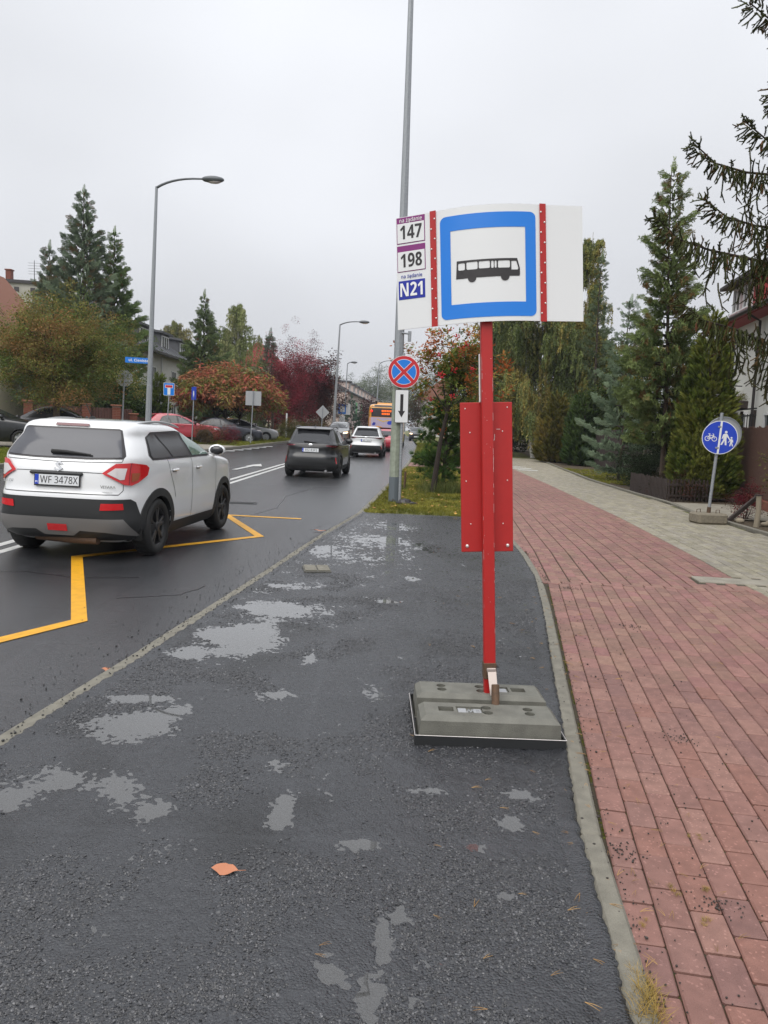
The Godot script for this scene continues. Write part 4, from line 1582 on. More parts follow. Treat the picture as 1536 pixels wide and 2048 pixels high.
	broadleaf("maple_tree", "brownish red maple beside the second street lamp", Vector3(-6.2, 0.4, -70.0), Vector3(0.2, 4.0, 0), Vector3(1.9, 3.5, 2.0), 760, 0.40, [lin(0.03, 0.012, 0.010), lin(0.06, 0.018, 0.016), lin(0.10, 0.03, 0.02)], {"trunk": 0.11, "lumps": 0.55, "shell": 0.55})
	broadleaf("box_hedge", "clipped green hedge by the far kerb near the black car", Vector3(-7.0, 0.35, -57.0), Vector3(0, 0.75, 0), Vector3(1.15, 0.8, 0.9), 300, 0.24, [lin(0.03, 0.045, 0.012), lin(0.07, 0.085, 0.02), lin(0.12, 0.10, 0.03)], {"category": "hedge", "mesh": M.leaf_clump_fine, "stems": 4, "trunk": 0.025, "lumps": 0.1, "gaps": -0.6})
	broadleaf("box_hedge", "brownish clipped hedge right of the green hedge", Vector3(-5.1, 0.35, -57.5), Vector3(0, 0.7, 0), Vector3(1.5, 0.75, 0.9), 340, 0.24, [lin(0.05, 0.035, 0.016), lin(0.09, 0.07, 0.03), lin(0.10, 0.09, 0.03)], {"category": "hedge", "mesh": M.leaf_clump_fine, "stems": 4, "trunk": 0.025, "lumps": 0.1, "gaps": -0.6})
	broadleaf("low_shrub", "bare brown shrub in front of the red car", Vector3(-9.75, 0.25, -41.5), Vector3(0, 0.55, 0), Vector3(0.95, 0.65, 0.6), 170, 0.2, [lin(0.06, 0.04, 0.02), lin(0.12, 0.08, 0.04)], {"category": "bush", "mesh": M.leaf_clump_fine, "stems": 5, "trunk": 0.015, "floor": 0.02})
	broadleaf("low_shrub", "small dark red barberry in front of the sumac", Vector3(-8.75, 0.25, -42.5), Vector3(0, 0.45, 0), Vector3(0.7, 0.5, 0.5), 130, 0.2, [lin(0.08, 0.015, 0.02), lin(0.16, 0.02, 0.03)], {"category": "bush", "mesh": M.leaf_clump_fine, "stems": 5, "trunk": 0.015, "floor": 0.02})
	broadleaf("background_tree", "dense green trees behind the maples, above the hedges", Vector3(-12.0, 0.4, -92.0), Vector3(0, 3.2, 0), Vector3(6.0, 3.0, 2.0), 900, 0.5, [lin(0.02, 0.035, 0.014), lin(0.04, 0.06, 0.02)], {"trunk": 0.2})
	broadleaf("street_sapling", "thin young tree on the island between sumac and hedge", Vector3(-7.9, 0.4, -53.0), Vector3(0, 3.0, 0), Vector3(0.7, 1.0, 0.7), 60, 0.25, maroon, {"trunk": 0.09})
	# the cream house with the grey mansard roof
	var h := thing("terraced_house", "cream house with grey roof and two dormers behind the near lamp post", "house", Vector3(-18.2, 0.3, -56.0))
	var s := Shape.new()
	s.box(Vector3(9, 6.2, 26), Transform3D(Basis(), Vector3(-4.5, 3.1, -13)))
	part("wall", s.mesh(), M.white_plaster, h)
	s = Shape.new()
	s.plate(PackedVector2Array([Vector2(0.7, 6.2), Vector2(-4.5, 9.6), Vector2(-9.7, 6.2)]), 26.6, Transform3D(Basis(), Vector3(0, 0, 0.3)))
	var roof := part("roof", s.mesh(), M.grey_roof, h)
	s = Shape.new()
	for k in 20:
		s.box(Vector3(6.3, 0.035, 0.05), Transform3D(Basis(Vector3.BACK, -0.579), Vector3(-1.9, 7.93, -0.4 - k * 1.33)))
	part("seam", s.mesh(), M.grey_roof, roof)
	s = Shape.new()
	s.box(Vector3(1.1, 2.1, 1.3), Transform3D(Basis(), Vector3(-3.8, 9.3, -2.4)))
	part("chimney", s.mesh(), M.grey_roof, roof)
	s = Shape.new()
	s.box(Vector3(0.16, 0.16, 26.4), Transform3D(Basis(), Vector3(0.75, 6.15, -13)))
	part("gutter", s.mesh(), M.gutter, h)
	for k in 4:
		var z := -3.2 - k * 5.6
		s = Shape.new()
		s.box(Vector3(2.6, 1.7, 2.6), Transform3D(Basis(), Vector3(-1.9, 7.4, z)))
		s.box(Vector3(3.0, 0.18, 3.1), Transform3D(Basis(Vector3.BACK, -0.12), Vector3(-1.8, 8.32, z)))
		part("dormer", s.mesh(), M.grey_roof, h)
		window_on(h, Vector3(-0.55, 7.35, z), PI / 2, 1.9, 1.15, 3)
		window_on(h, Vector3(0.04, 4.4, z - 0.6), PI / 2, 1.3, 1.5, 2)
		window_on(h, Vector3(0.04, 1.7, z - 0.6), PI / 2, 1.3, 1.5, 2)
		s = Shape.new()
		s.tube([Vector3(0.1, 0, z - 2.6), Vector3(0.1, 6.0, z - 2.6)], [0.06, 0.06], 6)
		part("downpipe", s.mesh(), M.sign_white, h)
	window_on(h, Vector3(-3.5, 4.4, 0.04), 0, 1.2, 1.5, 2)
	# flat roofed block
	h = thing("apartment_block", "stained white flat roofed block behind the spruces at the far left", "building", Vector3(-40.5, 0.3, -88.0))
	s = Shape.new()
	s.box(Vector3(22, 15.6, 14), Transform3D(turned(0.15), Vector3(-7, 7.8, -7)))
	part("wall", s.mesh(), M.stained_plaster, h)
	s = Shape.new()
	s.box(Vector3(22.5, 0.35, 14.5), Transform3D(turned(0.15), Vector3(-7, 15.75, -7)))
	part("roof_edge", s.mesh(), M.gutter, h)
	s = Shape.new()
	s.box(Vector3(0.65, 1.4, 0.65), Transform3D(Basis(), Vector3(-3.4, 16.5, -2)), 0.05)
	s.box(Vector3(0.8, 0.14, 0.8), Transform3D(Basis(), Vector3(-3.4, 17.2, -2)), 0.03)
	part("chimney", s.mesh(), M.red_brick, h)
	s = Shape.new()
	s.tube([Vector3(-0.1, 15.7, -1), Vector3(-0.1, 18.2, -1)], [0.04, 0.03], 6)
	for k in 5:
		s.tube([Vector3(-0.8, 17.9 - k * 0.3, -1), Vector3(0.6, 17.9 - k * 0.3, -1)], [0.015, 0.015], 4)
	part("aerial", s.mesh(), M.black_steel, h)
	for k in 5:
		s = Shape.new()
		s.box(Vector3(0.5, 0.5, 0.15), Transform3D(turned(0.15), Vector3(-6.6 + k * 1.7, 14.75, 1.05 - k * 0.25)))
		part("vent", s.mesh(), M.gutter, h)
	# orange roofed house at the frame edge
	h = thing("gabled_house", "house gable with orange tiled roof at the left edge", "house", Vector3(-21.8, 0.2, -44.0))
	s = Shape.new()
	s.box(Vector3(8, 5.2, 9), Transform3D(Basis(), Vector3(-4.6, 2.6, -4.5)))
	part("wall", s.mesh(), M.cream_plaster, h)
	s = Shape.new()
	s.plate(PackedVector2Array([Vector2(0.2, 4.9), Vector2(-4.6, 10.3), Vector2(-9.4, 4.9)]), 9.8, Transform3D(Basis(), Vector3(0, 0, 0.4)))
	part("roof", s.mesh(), M.orange_roof, h)
	s = Shape.new()
	s.plate(PackedVector2Array([Vector2(-0.1, 4.7), Vector2(-4.6, 9.85), Vector2(-9.1, 4.7)]), 0.1, Transform3D(Basis(), Vector3(0, 0, 0.42)))
	part("gable", s.mesh(), M.gable_render, h)
	window_on(h, Vector3(-2.6, 3.6, 0.04), 0, 1.2, 1.3, 2)
	# a red roof between the trees
	h = thing("far_house", "far house with a red roof showing between birch and maples", "house", Vector3(-17.0, 0.4, -100.0))
	s = Shape.new()
	s.box(Vector3(6, 8.4, 8), Transform3D(Basis(), Vector3(0, 4.2, -4)))
	part("wall", s.mesh(), M.cream_plaster, h)
	s = Shape.new()
	s.plate(PackedVector2Array([Vector2(3.4, 8.2), Vector2(0, 11.4), Vector2(-3.4, 8.2)]), 8.6, Transform3D(Basis(), Vector3(0, 0, 0.3)))
	part("roof", s.mesh(), M.red_roof, h)
	# fence of brick posts and brown boards
	var posts := [Vector2(-17.9, -38.5), Vector2(-16.9, -39.2), Vector2(-15.6, -40.0), Vector2(-14.4, -41.0), Vector2(-13.9, -42.2), Vector2(-13.3, -44.0), Vector2(-12.9, -46.0), Vector2(-12.4, -48.5), Vector2(-12.0, -51.0), Vector2(-11.8, -54.0), Vector2(-11.6, -57.0)]
	for k in posts.size():
		var p: Vector2 = posts[k]
		var tall := 1.85 if k < 4 else 1.45
		var t := thing("gate_post", "brick gate post with flat cap, %s along the left fence from the left" % ["first", "second", "third", "fourth", "fifth", "sixth", "seventh", "eighth", "ninth", "tenth", "eleventh"][k], "post", Vector3(p.x, 0.2, p.y), 0.4, "brick posts of the garden fence at the left")
		s = Shape.new()
		s.box(Vector3(0.40, tall, 0.40), Transform3D(Basis(), Vector3(0, tall * 0.5, 0)))
		part("core", s.mesh(), M.brick_mortar, t)
		s = Shape.new()
		var rows := int(tall / 0.085)
		for r in rows:
			for q in 2:
				var off := 0.105 if r % 2 else -0.105
				s.box(Vector3(0.2, 0.07, 0.43), Transform3D(Basis(), Vector3(-0.105 + q * 0.21, 0.045 + r * 0.085, 0.0)))
				s.box(Vector3(0.43, 0.07, 0.2), Transform3D(Basis(), Vector3(0.0, 0.0452 + r * 0.085, off)))
		tag(part("bricks", s.mesh(), M.red_brick, t), "", "", "", "stuff")
		s = Shape.new()
		s.box(Vector3(0.56, 0.08, 0.56), Transform3D(Basis(), Vector3(0, tall + 0.04, 0)), 0.02)
		part("cap", s.mesh(), M.orange_roof, t)
		if k < posts.size() - 1:
			var n: Vector2 = posts[k + 1]
			var f := thing("board_fence", "brown board fence right of the %s brick post from the left" % ["first", "second", "third", "fourth", "fifth", "sixth", "seventh", "eighth", "ninth", "tenth"][k], "fence", Vector3(p.x, 0.2, p.y), atan2(-(n.y - p.y), n.x - p.x), "board panels of the garden fence at the left")
			var l := p.distance_to(n)
			var hh := tall - 0.12
			for y in [0.35, hh - 0.3]:
				s = Shape.new()
				s.box(Vector3(l, 0.08, 0.05), Transform3D(Basis(), Vector3(l * 0.5, y, -0.05)))
				part("rail", s.mesh(), M.brown_board, f)
			for j in int(l / 0.15):
				s = Shape.new()
				s.box(Vector3(0.135, hh, 0.03), Transform3D(Basis(), Vector3(0.1 + j * 0.15, hh * 0.5 + rng.randf_range(-0.01, 0.01), rng.randf_range(-0.004, 0.004))), 0.004)
				part("board", s.mesh(), M.brown_board, f)
	s = Shape.new()
	s.box(Vector3(0.34, 0.5, 0.3), Transform3D(Basis(), Vector3(-15.1, 1.0, -37.8)), 0.03)
	s.box(Vector3(0.06, 0.8, 0.06), Transform3D(Basis(), Vector3(-15.1, 0.4, -37.8)))
	tag(part("grit_box", s.mesh(), M.sign_yellow), "small yellow box before the fence, left of the autumn tree trunk", "box")
	# side street and driveway paving on the far side
	structure("side_street", strip(func(z): return -40.0, func(z): return along(LEFT_KERB, z) - 0.1, -29.0, -40.5, 0.5, 12, func(x, z): return ground_height(-30.0, z) + 0.006), M.far_paving, "pale paved side street opening on the left")
	structure("driveway", strip(func(z): return -30.0, func(z): return -8.4, -52.5, -56.0, 0.5, 12, func(x, z): return ground_height(-30.0, z) + 0.008), M.far_paving, "light paved driveway behind the grass island")


# ------------------------------------------------------------------ right side of the street
func needled_twig(length: float, seed_: int) -> ArrayMesh:
	var r := RandomNumberGenerator.new()
	r.seed = seed_
	var s := Shape.new()
	var pts: Array = []
	var rad: Array = []
	for k in 5:
		var t := k / 4.0
		pts.append(Vector3(0.10 * length * sin(t * 2.5 + seed_), -t * length, 0.08 * length * sin(t * 3.1 + seed_ * 2)))
		rad.append(0.0085 * (1.0 - 0.35 * t))
	s.tube(pts, rad, 4, false)
	for k in int(length * 900):
		var t := r.randf()
		var i := mini(int(t * 4), 3)
		var p: Vector3 = pts[i].lerp(pts[i + 1], t * 4 - i)
		var d := Vector3(r.randf_range(-1, 1), r.randf_range(-1.3, 0.1), r.randf_range(-1, 1)).normalized() * r.randf_range(0.013, 0.020)
		var w := d.cross(Vector3(r.randf(), r.randf(), r.randf())).normalized() * 0.0022
		s.tri(p - w, p + w, p + d)
	# short side shoots
	for k in int(length * 9):
		var t := r.randf_range(0.1, 0.9)
		var i := mini(int(t * 4), 3)
		var p: Vector3 = pts[i].lerp(pts[i + 1], t * 4 - i)
		var d := Vector3(r.randf_range(-1, 1), -0.9, r.randf_range(-1, 1)).normalized()
		var l := r.randf_range(0.04, 0.11)
		s.tube([p, p + d * l], [0.008, 0.005], 3, false)
		for j in int(l * 420):
			var q := p + d * l * r.randf()
			var e := Vector3(r.randf_range(-1, 1), r.randf_range(-1.3, 0.1), r.randf_range(-1, 1)).normalized() * r.randf_range(0.012, 0.018)
			var w := e.cross(Vector3(r.randf(), r.randf(), r.randf())).normalized() * 0.0016
			s.tri(q - w, q + w, q + e)
	return s.mesh()


func build_near_spruce() -> void:
	var root := thing("spruce_tree", "near spruce at the right edge with long drooping cone-hung branches", "tree", Vector3(7.4, 0, -9.0))
	var trunk := Shape.new()
	trunk.tube([Vector3(0, -0.1, 0), Vector3(0.03, 3, 0), Vector3(0, 7, 0), Vector3(-0.02, 13, 0)], [0.19, 0.16, 0.11, 0.02], 10)
	part("trunk", trunk.mesh(), M.bark, root)
	var twigs: Array = []
	for k in 4:
		twigs.append([needled_twig(0.14, k + 1), needled_twig(0.26, k + 7), needled_twig(0.42, k + 13)])
	var limbs := Shape.new()
	var xs := [[], [], []]
	var cs := [[], [], []]
	var cone := Shape.new()
	var pr: Array = []
	for k in 9:
		var t := k / 8.0
		pr.append(Vector2(0.017 * sin(PI * (0.08 + 0.9 * t)) * (1.0 if k % 2 else 0.86), -0.115 + 0.115 * t))
	cone.lathe(pr, 8)
	var cone_mesh := cone.mesh()
	# tips and sagging courses of the branches that hang into view, then others round the trunk
	var runs: Array = [
		[Vector3(3.33, 5.99, -8.30), Vector3(3.47, 5.88, -8.30), Vector3(3.66, 5.80, -8.30), Vector3(5.40, 6.10, -8.60)],
		[Vector3(3.62, 5.19, -8.30), Vector3(3.73, 5.04, -8.30), Vector3(5.40, 5.30, -8.60)],
		[Vector3(3.39, 4.85, -8.30), Vector3(3.53, 4.73, -8.30), Vector3(3.77, 4.65, -8.30), Vector3(5.50, 5.00, -8.60)],
		[Vector3(2.88, 4.62, -8.30), Vector3(3.06, 4.45, -8.30), Vector3(3.36, 4.36, -8.30), Vector3(3.80, 4.33, -8.30), Vector3(5.50, 4.70, -8.60)],
		[Vector3(3.04, 4.07, -8.30), Vector3(3.19, 3.93, -8.30), Vector3(3.51, 3.84, -8.30), Vector3(3.86, 3.79, -8.30), Vector3(5.50, 4.20, -8.60)],
		[Vector3(2.56, 3.87, -8.30), Vector3(2.74, 3.68, -8.30), Vector3(3.17, 3.55, -8.30), Vector3(3.54, 3.49, -8.30), Vector3(3.89, 3.44, -8.30), Vector3(5.50, 3.80, -8.60)],
		[Vector3(2.88, 3.02, -8.30), Vector3(3.16, 2.83, -8.30), Vector3(3.45, 2.77, -8.30), Vector3(3.72, 2.70, -8.30), Vector3(3.98, 2.53, -8.30), Vector3(5.50, 2.90, -8.60)]]
	for k in 26:
		var az := -1.2 + rng.randf() * 3.6
		var y := rng.randf_range(3.4, 12.0)
		var l := lerpf(3.2, 0.8, (y - 3.4) / 9.0)
		var e := Vector3(7.4 + sin(az) * l, y, -9.0 + cos(az) * l)
		if e.x / -e.z < 0.53:
			continue
		runs.append([e, e.lerp(Vector3(7.4, y - 0.2, -9), 0.4) - Vector3.UP * 0.3, Vector3(7.4, y + 0.1, -9)])
	for run in runs:
		var cv := Curve3D.new()
		for k in run.size():
			var p: Vector3 = run[k] - root.position + Vector3(0.12, 0.0, 0.0)
			var t: Vector3 = (run[mini(k + 1, run.size() - 1)] - run[maxi(k - 1, 0)]).normalized() * 0.33
			t *= minf(run[mini(k + 1, run.size() - 1)].distance_to(run[k]) if k < run.size() - 1 else 9.0, run[k].distance_to(run[maxi(k - 1, 0)]) if k > 0 else 9.0)
			cv.add_point(p, -t, t)
		var top: Vector3 = Vector3(0, run[-1].y + 0.25, 0)
		cv.add_point(top, (cv.get_point_position(cv.point_count - 1) - top) * 0.15, Vector3.ZERO)
		var full := cv.get_baked_length()
		var pts: Array = []
		var rad: Array = []
		for k in 15:
			pts.append(cv.sample_baked(full * k / 14.0))
			rad.append(lerpf(0.006, 0.045, k / 14.0))
		limbs.tube(pts, rad, 6, false)
		var at := 0.0
		while at < full - 0.25:
			var p := cv.sample_baked(at)
			var fwd := (cv.sample_baked(maxf(at - 0.05, 0.0)) - cv.sample_baked(at + 0.05)).normalized()
			var side := fwd.cross(Vector3.UP).normalized() * (1.0 if rng.randf() < 0.5 else -1.0)
			var tipness := clampf(1.0 - at / 0.55, 0.0, 1.0)
			var kind := 0 if at < 0.45 or rng.randf() < 0.45 else (1 if at < 1.0 or rng.randf() < 0.72 else 2)
			var out := rng.randf_range(0.0, 0.45) if at > 0.3 else rng.randf_range(0.5, 1.0)
			var d := (Vector3.DOWN * lerpf(1.0, 0.35, tipness) + side * out + fwd * lerpf(0.1, 0.9, tipness) * rng.randf_range(0.4, 1.0)).normalized()
			if rng.randf() < 0.12:
				d = (side + Vector3.UP * 0.5 + fwd * 0.5).normalized()
				kind = 0
			var sc := rng.randf_range(0.65, 1.15)
			xs[kind].append(Transform3D(looking_up_along(-d, rng.randf() * TAU) * Basis.from_scale(Vector3(1, sc, 1)), p + side * rng.randf_range(0, 0.05)))
			cs[kind].append(mix3(lin(0.030, 0.036, 0.014), lin(0.085, 0.095, 0.036), rng.randf()) if rng.randf() > 0.16 else lin(0.10, 0.065, 0.03))
			# twigs that hang from other twigs, deeper below
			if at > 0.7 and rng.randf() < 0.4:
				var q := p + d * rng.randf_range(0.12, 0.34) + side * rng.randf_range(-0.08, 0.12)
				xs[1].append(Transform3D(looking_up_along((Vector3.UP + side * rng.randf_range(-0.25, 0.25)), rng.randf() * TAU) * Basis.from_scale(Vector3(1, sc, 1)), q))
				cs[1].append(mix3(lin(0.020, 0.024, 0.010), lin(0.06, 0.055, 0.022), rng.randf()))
			at += rng.randf_range(0.005, 0.013)
		for k in 2:
			var a := rng.randf_range(0.25, minf(1.3, full * 0.6))
			part("cone", cone_mesh, M.spruce_cone, root, Transform3D(turned(rng.randf() * TAU, rng.randf_range(-0.2, 0.2)) * Basis.from_scale(Vector3.ONE * rng.randf_range(0.9, 1.15)), cv.sample_baked(a) - Vector3.UP * rng.randf_range(0.02, 0.10)))
	tag(part("limbs", limbs.mesh(), M.dark_bark, root), "", "", "", "stuff")
	for k in 3:
		scatter("crown", twigs[k][k], M.needle, xs[k], cs[k], root)


func build_right_side() -> void:
	build_near_spruce()
	conifer("spruce_tree", "tall green spruce with bare reddish trunk behind the low picket fence", Vector3(8.08, 0.03, -22.6), 9.35, 1.25, {"lean": 0.04, "c0": lin(0.055, 0.085, 0.025), "c1": lin(0.22, 0.275, 0.10), "brown": 0.14, "mesh": M.spray_b, "spray": 0.50, "density": 1.7, "whorl": 10.0, "bare": 0.17, "taper": 0.62, "up": 0.05, "gap": 0.34, "sprig_up": 0.0, "lift": 0.22})
	conifer("spruce_tree", "grey-blue spruce left of the tall spruce, low branches over the lawn", Vector3(8.5, 0.03, -28.2), 6.5, 1.35, {"c0": lin(0.075, 0.12, 0.07), "c1": lin(0.27, 0.345, 0.225), "brown": 0.02, "mesh": M.spray_a, "spray": 0.45, "density": 1.0, "whorl": 8.0, "bare": 0.05, "taper": 0.62, "up": 0.2, "gap": 0.45})
	conifer("fir_tree", "dark slender conifer top between the birches and the grey-blue spruce", Vector3(11.75, 0.1, -45.0), 11.9, 1.7, {"c0": lin(0.05, 0.075, 0.035), "c1": lin(0.17, 0.215, 0.11), "spray": 0.6, "whorl": 6.0, "gap": 0.65})
	var th := [lin(0.06, 0.085, 0.018), lin(0.11, 0.15, 0.03), lin(0.16, 0.20, 0.042), lin(0.21, 0.225, 0.05)]
	thuja("thuja_tree", "tall dense thuja column behind the blue cycle sign", Vector3(8.42, 0.03, -20.6), 5.0, 0.86, 3600, th, {"spray": 0.24, "flare": 0.62})
	thuja("thuja_tree", "golden brown thuja beside the birch trunks", Vector3(9.25, 0.05, -42.5), 3.7, 0.98, 1500, [lin(0.12, 0.115, 0.025), lin(0.20, 0.175, 0.04), lin(0.26, 0.20, 0.05)], {"spray": 0.4, "flare": 0.5})
	thuja("thuja_tree", "rounded dark green thuja right of the golden brown one", Vector3(10.1, 0.05, -40.0), 3.8, 0.95, 1500, [lin(0.03, 0.06, 0.02), lin(0.06, 0.105, 0.03), lin(0.09, 0.14, 0.04)], {"spray": 0.38, "flare": 0.36})
	thuja("thuja_tree", "small yellow-green thuja tip over the brown picket fence at the right edge", Vector3(11.0, 0.03, -21.6), 2.9, 0.62, 700, [lin(0.06, 0.09, 0.018), lin(0.11, 0.14, 0.03)], {"spray": 0.22})
	broadleaf("garden_bush", "low dark bush under the grey-blue spruce", Vector3(8.35, 0.03, -25.2), Vector3(0, 0.62, 0), Vector3(0.85, 0.72, 1.1), 420, 0.2, [lin(0.015, 0.025, 0.012), lin(0.03, 0.045, 0.02), lin(0.05, 0.07, 0.035)], {"category": "bush", "mesh": M.leaf_clump_fine, "stems": 5, "trunk": 0.02, "floor": 0.02})
	broadleaf("garden_bush", "yellow-leaved shrub showing above the grey-blue spruce", Vector3(10.4, 0.05, -31.0), Vector3(0, 4.6, 0), Vector3(0.9, 0.7, 0.8), 150, 0.3, [lin(0.18, 0.17, 0.02), lin(0.28, 0.23, 0.03)], {"category": "bush", "trunk": 0.05})
	broadleaf("hedge_bush", "leafy brown-green hedge at the right edge by the leaning post", Vector3(8.35, 0.03, -14.5), Vector3(0, 1.2, 0.0), Vector3(1.0, 1.3, 1.2), 1300, 0.17, [lin(0.05, 0.07, 0.02), lin(0.10, 0.12, 0.03), lin(0.15, 0.15, 0.04), lin(0.19, 0.13, 0.05)], {"category": "hedge", "stems": 6, "trunk": 0.03, "shell": 0.55, "lumps": 0.2, "floor": 0.02, "mesh": M.leaf_clump_fine})
	broadleaf("barberry_bush", "small crimson barberry beside the leaning post", Vector3(7.35, 0.03, -15.6), Vector3(0, 0.38, 0), Vector3(0.34, 0.42, 0.34), 90, 0.13, [lin(0.10, 0.012, 0.02), lin(0.19, 0.018, 0.03), lin(0.05, 0.02, 0.016)], {"category": "bush", "mesh": M.leaf_clump_fine, "stems": 5, "trunk": 0.01, "floor": 0.02})
	broadleaf("ground_shrub", "dark red-leaved low plants inside the low picket fence", Vector3(7.85, 0.03, -20.6), Vector3(0, 0.3, 0), Vector3(0.8, 0.35, 1.5), 260, 0.16, [lin(0.02, 0.022, 0.012), lin(0.045, 0.03, 0.02), lin(0.08, 0.03, 0.02)], {"category": "bush", "mesh": M.leaf_clump_fine, "stems": 6, "trunk": 0.01, "floor": 0.02})
	var bc := [lin(0.09, 0.12, 0.04), lin(0.15, 0.185, 0.06), lin(0.20, 0.23, 0.08), lin(0.25, 0.24, 0.075), lin(0.29, 0.24, 0.07)]
	birch("birch_tree", "double-trunked weeping birch standing left of the golden thuja", Vector3(9.0, 0.05, -47.5), 12.6, 2.9, [Vector3(-1.1, 1.0, 0.6), Vector3(0.15, 0.98, -0.4), Vector3(0.9, 0.9, 0.3)], 5600, bc, {"hang": 1.6, "arms": 36, "low": 0.14})
	birch("birch_tree", "golden-tinged weeping birch reaching up behind the sign's right edge", Vector3(11.35, 0.05, -47.5), 13.7, 2.3, [Vector3(0.4, 1.0, 0.2), Vector3(-0.7, 0.72, 0.0), Vector3(0.9, 0.6, 0.3)], 3600, [lin(0.13, 0.16, 0.05), lin(0.20, 0.215, 0.065), lin(0.27, 0.245, 0.07), lin(0.32, 0.26, 0.075)], {"hang": 1.5, "arms": 34, "low": 0.10})
	birch("birch_tree", "dark weeping birch furthest left, behind the red panel", Vector3(6.6, 0.1, -52.0), 10.5, 2.9, [Vector3(0.4, 1.0, 0.2)], 2300, [lin(0.06, 0.085, 0.03), lin(0.11, 0.14, 0.045), lin(0.16, 0.18, 0.06)], {"hang": 2.4, "low": 0.12})
	broadleaf("garden_bush", "dark hedge mass in the shade behind the birch trunks", Vector3(8.6, 0.1, -56.0), Vector3(0, 2.2, 0), Vector3(4.5, 2.4, 1.5), 1300, 0.4, [lin(0.04, 0.055, 0.02), lin(0.07, 0.095, 0.035)], {"category": "bush", "stems": 6, "trunk": 0.04})
	broadleaf("garden_bush", "green shrubs closing the gap between thujas and grey-blue spruce", Vector3(12.2, 0.05, -40.0), Vector3(0, 2.6, 0), Vector3(1.9, 2.6, 1.6), 1100, 0.34, [lin(0.03, 0.045, 0.012), lin(0.06, 0.09, 0.02), lin(0.10, 0.13, 0.03)], {"category": "bush", "stems": 5, "trunk": 0.04})
	broadleaf("garden_bush", "dim evergreen shrubs behind the low picket fence and tall spruce", Vector3(9.7, 0.05, -25.5), Vector3(0, 1.5, 0), Vector3(0.8, 1.5, 1.8), 600, 0.3, [lin(0.014, 0.022, 0.010), lin(0.03, 0.04, 0.016)], {"category": "bush", "stems": 5, "trunk": 0.04})
	# the tree with red berries on the grass strip, and the pine under it
	broadleaf("rowan_tree", "small leaning tree with red berries on the grass strip", Vector3(1.17, 0, -18.95), Vector3(0.38, 3.05, 0), Vector3(1.12, 1.2, 1.0), 430, 0.17, [lin(0.10, 0.14, 0.03), lin(0.16, 0.19, 0.04), lin(0.24, 0.20, 0.05), lin(0.36, 0.17, 0.05), lin(0.38, 0.12, 0.04)], {"trunk": 0.062, "mesh": M.leaf_clump_big, "lumps": 0.5, "shell": 0.6, "gaps": -0.12, "limb_every": 7, "bark": "dark_bark"})
	var tree: Node3D = get_node("rowan_tree")
	var berry := Shape.new()
	berry.ball(Vector3.ZERO, Vector3.ONE, 8)
	var bxs: Array = []
	for k in 26:
		var d := Vector3(rng.randfn(0, 1), rng.randfn(0, 0.8), rng.randfn(0, 1)).normalized()
		var p := Vector3(0.38, 3.0, 0) + d * Vector3(1.0, 1.25, 0.95) * rng.randf_range(0.6, 1.05)
		for j in 16:
			bxs.append(Transform3D(Basis.from_scale(Vector3.ONE * rng.randf_range(0.012, 0.019)), p + Vector3(rng.randfn(0, 0.045), rng.randfn(0, 0.04), rng.randfn(0, 0.045))))
	scatter("berry_clusters", berry.mesh(), M.berry, bxs, [], tree)
	build_pine()
	# fence of brown pickets
	var fence := thing("picket_fence", "tall brown picket fence behind the blue cycle sign", "fence", Vector3(10.15, 0.03, -22.7), 0.0)
	var a := Vector2(0, 0)
	var b := Vector2(-1.9, 7.2)
	var d := (b - a).normalized()
	var yaw := atan2(-d.y, d.x)
	for y in [0.5, 1.55]:
		var rail := Shape.new()
		rail.box(Vector3(7.5, 0.09, 0.05), Transform3D(turned(yaw), Vector3(b.x * 0.5 + d.y * 0.05, y, b.y * 0.5 - d.x * 0.05)))
		part("rail", rail.mesh(), M.brown_wood, fence)
	var plinth := Shape.new()
	plinth.box(Vector3(7.6, 0.26, 0.12), Transform3D(turned(yaw), Vector3(b.x * 0.5, 0.1, b.y * 0.5)), 0.01)
	part("plinth", plinth.mesh(), M.red_brick, fence)
	for k in 57:
		var s := Shape.new()
		var hh := 1.72 + rng.randf_range(-0.03, 0.03)
		s.box(Vector3(0.092, hh, 0.025), Transform3D(), 0.005)
		part("picket", s.mesh(), M.brown_wood, fence, Transform3D(turned(yaw, 0, rng.randf_range(-0.008, 0.008)), Vector3(a.x + d.x * (0.06 + k * 0.13) - d.y * 0.0, 0.25 + hh * 0.5, a.y + d.y * (0.06 + k * 0.13))))
	var low := thing("low_picket_fence", "knee-high dark picket fence around the tall spruce", "fence", Vector3(7.28, 0.03, -22.8))
	var line := [Vector2(0, 0), Vector2(-0.10, 3.3), Vector2(1.15, 3.0)]
	for seg in 2:
		var p: Vector2 = line[seg]
		var q: Vector2 = line[seg + 1]
		var l := p.distance_to(q)
		var e := (q - p).normalized()
		var yw := atan2(-e.y, e.x)
		for y in [0.14, 0.42]:
			var r := Shape.new()
			r.box(Vector3(l, 0.05, 0.03), Transform3D(turned(yw), Vector3((p.x + q.x) * 0.5, y, (p.y + q.y) * 0.5)))
			part("rail", r.mesh(), M.dark_wood, low)
		for k in int(l / 0.11):
			var s := Shape.new()
			s.box(Vector3(0.06, 0.56, 0.018), Transform3D(), 0.004)
			part("picket", s.mesh(), M.dark_wood, low, Transform3D(turned(yw, 0, rng.randf_range(-0.05, 0.05)), Vector3(p.x + e.x * (0.05 + k * 0.11) - 0.028, 0.27 + rng.randf_range(-0.02, 0.02), p.y + e.y * (0.05 + k * 0.11))))
	var gate := thing("board_gate", "dark brown board gate between the thujas and the grey-blue spruce", "gate", Vector3(10.55, 0.03, -39.2))
	var gv := Vector2(0.15, 7.0)
	var gd := gv.normalized()
	var gy := atan2(-gd.y, gd.x)
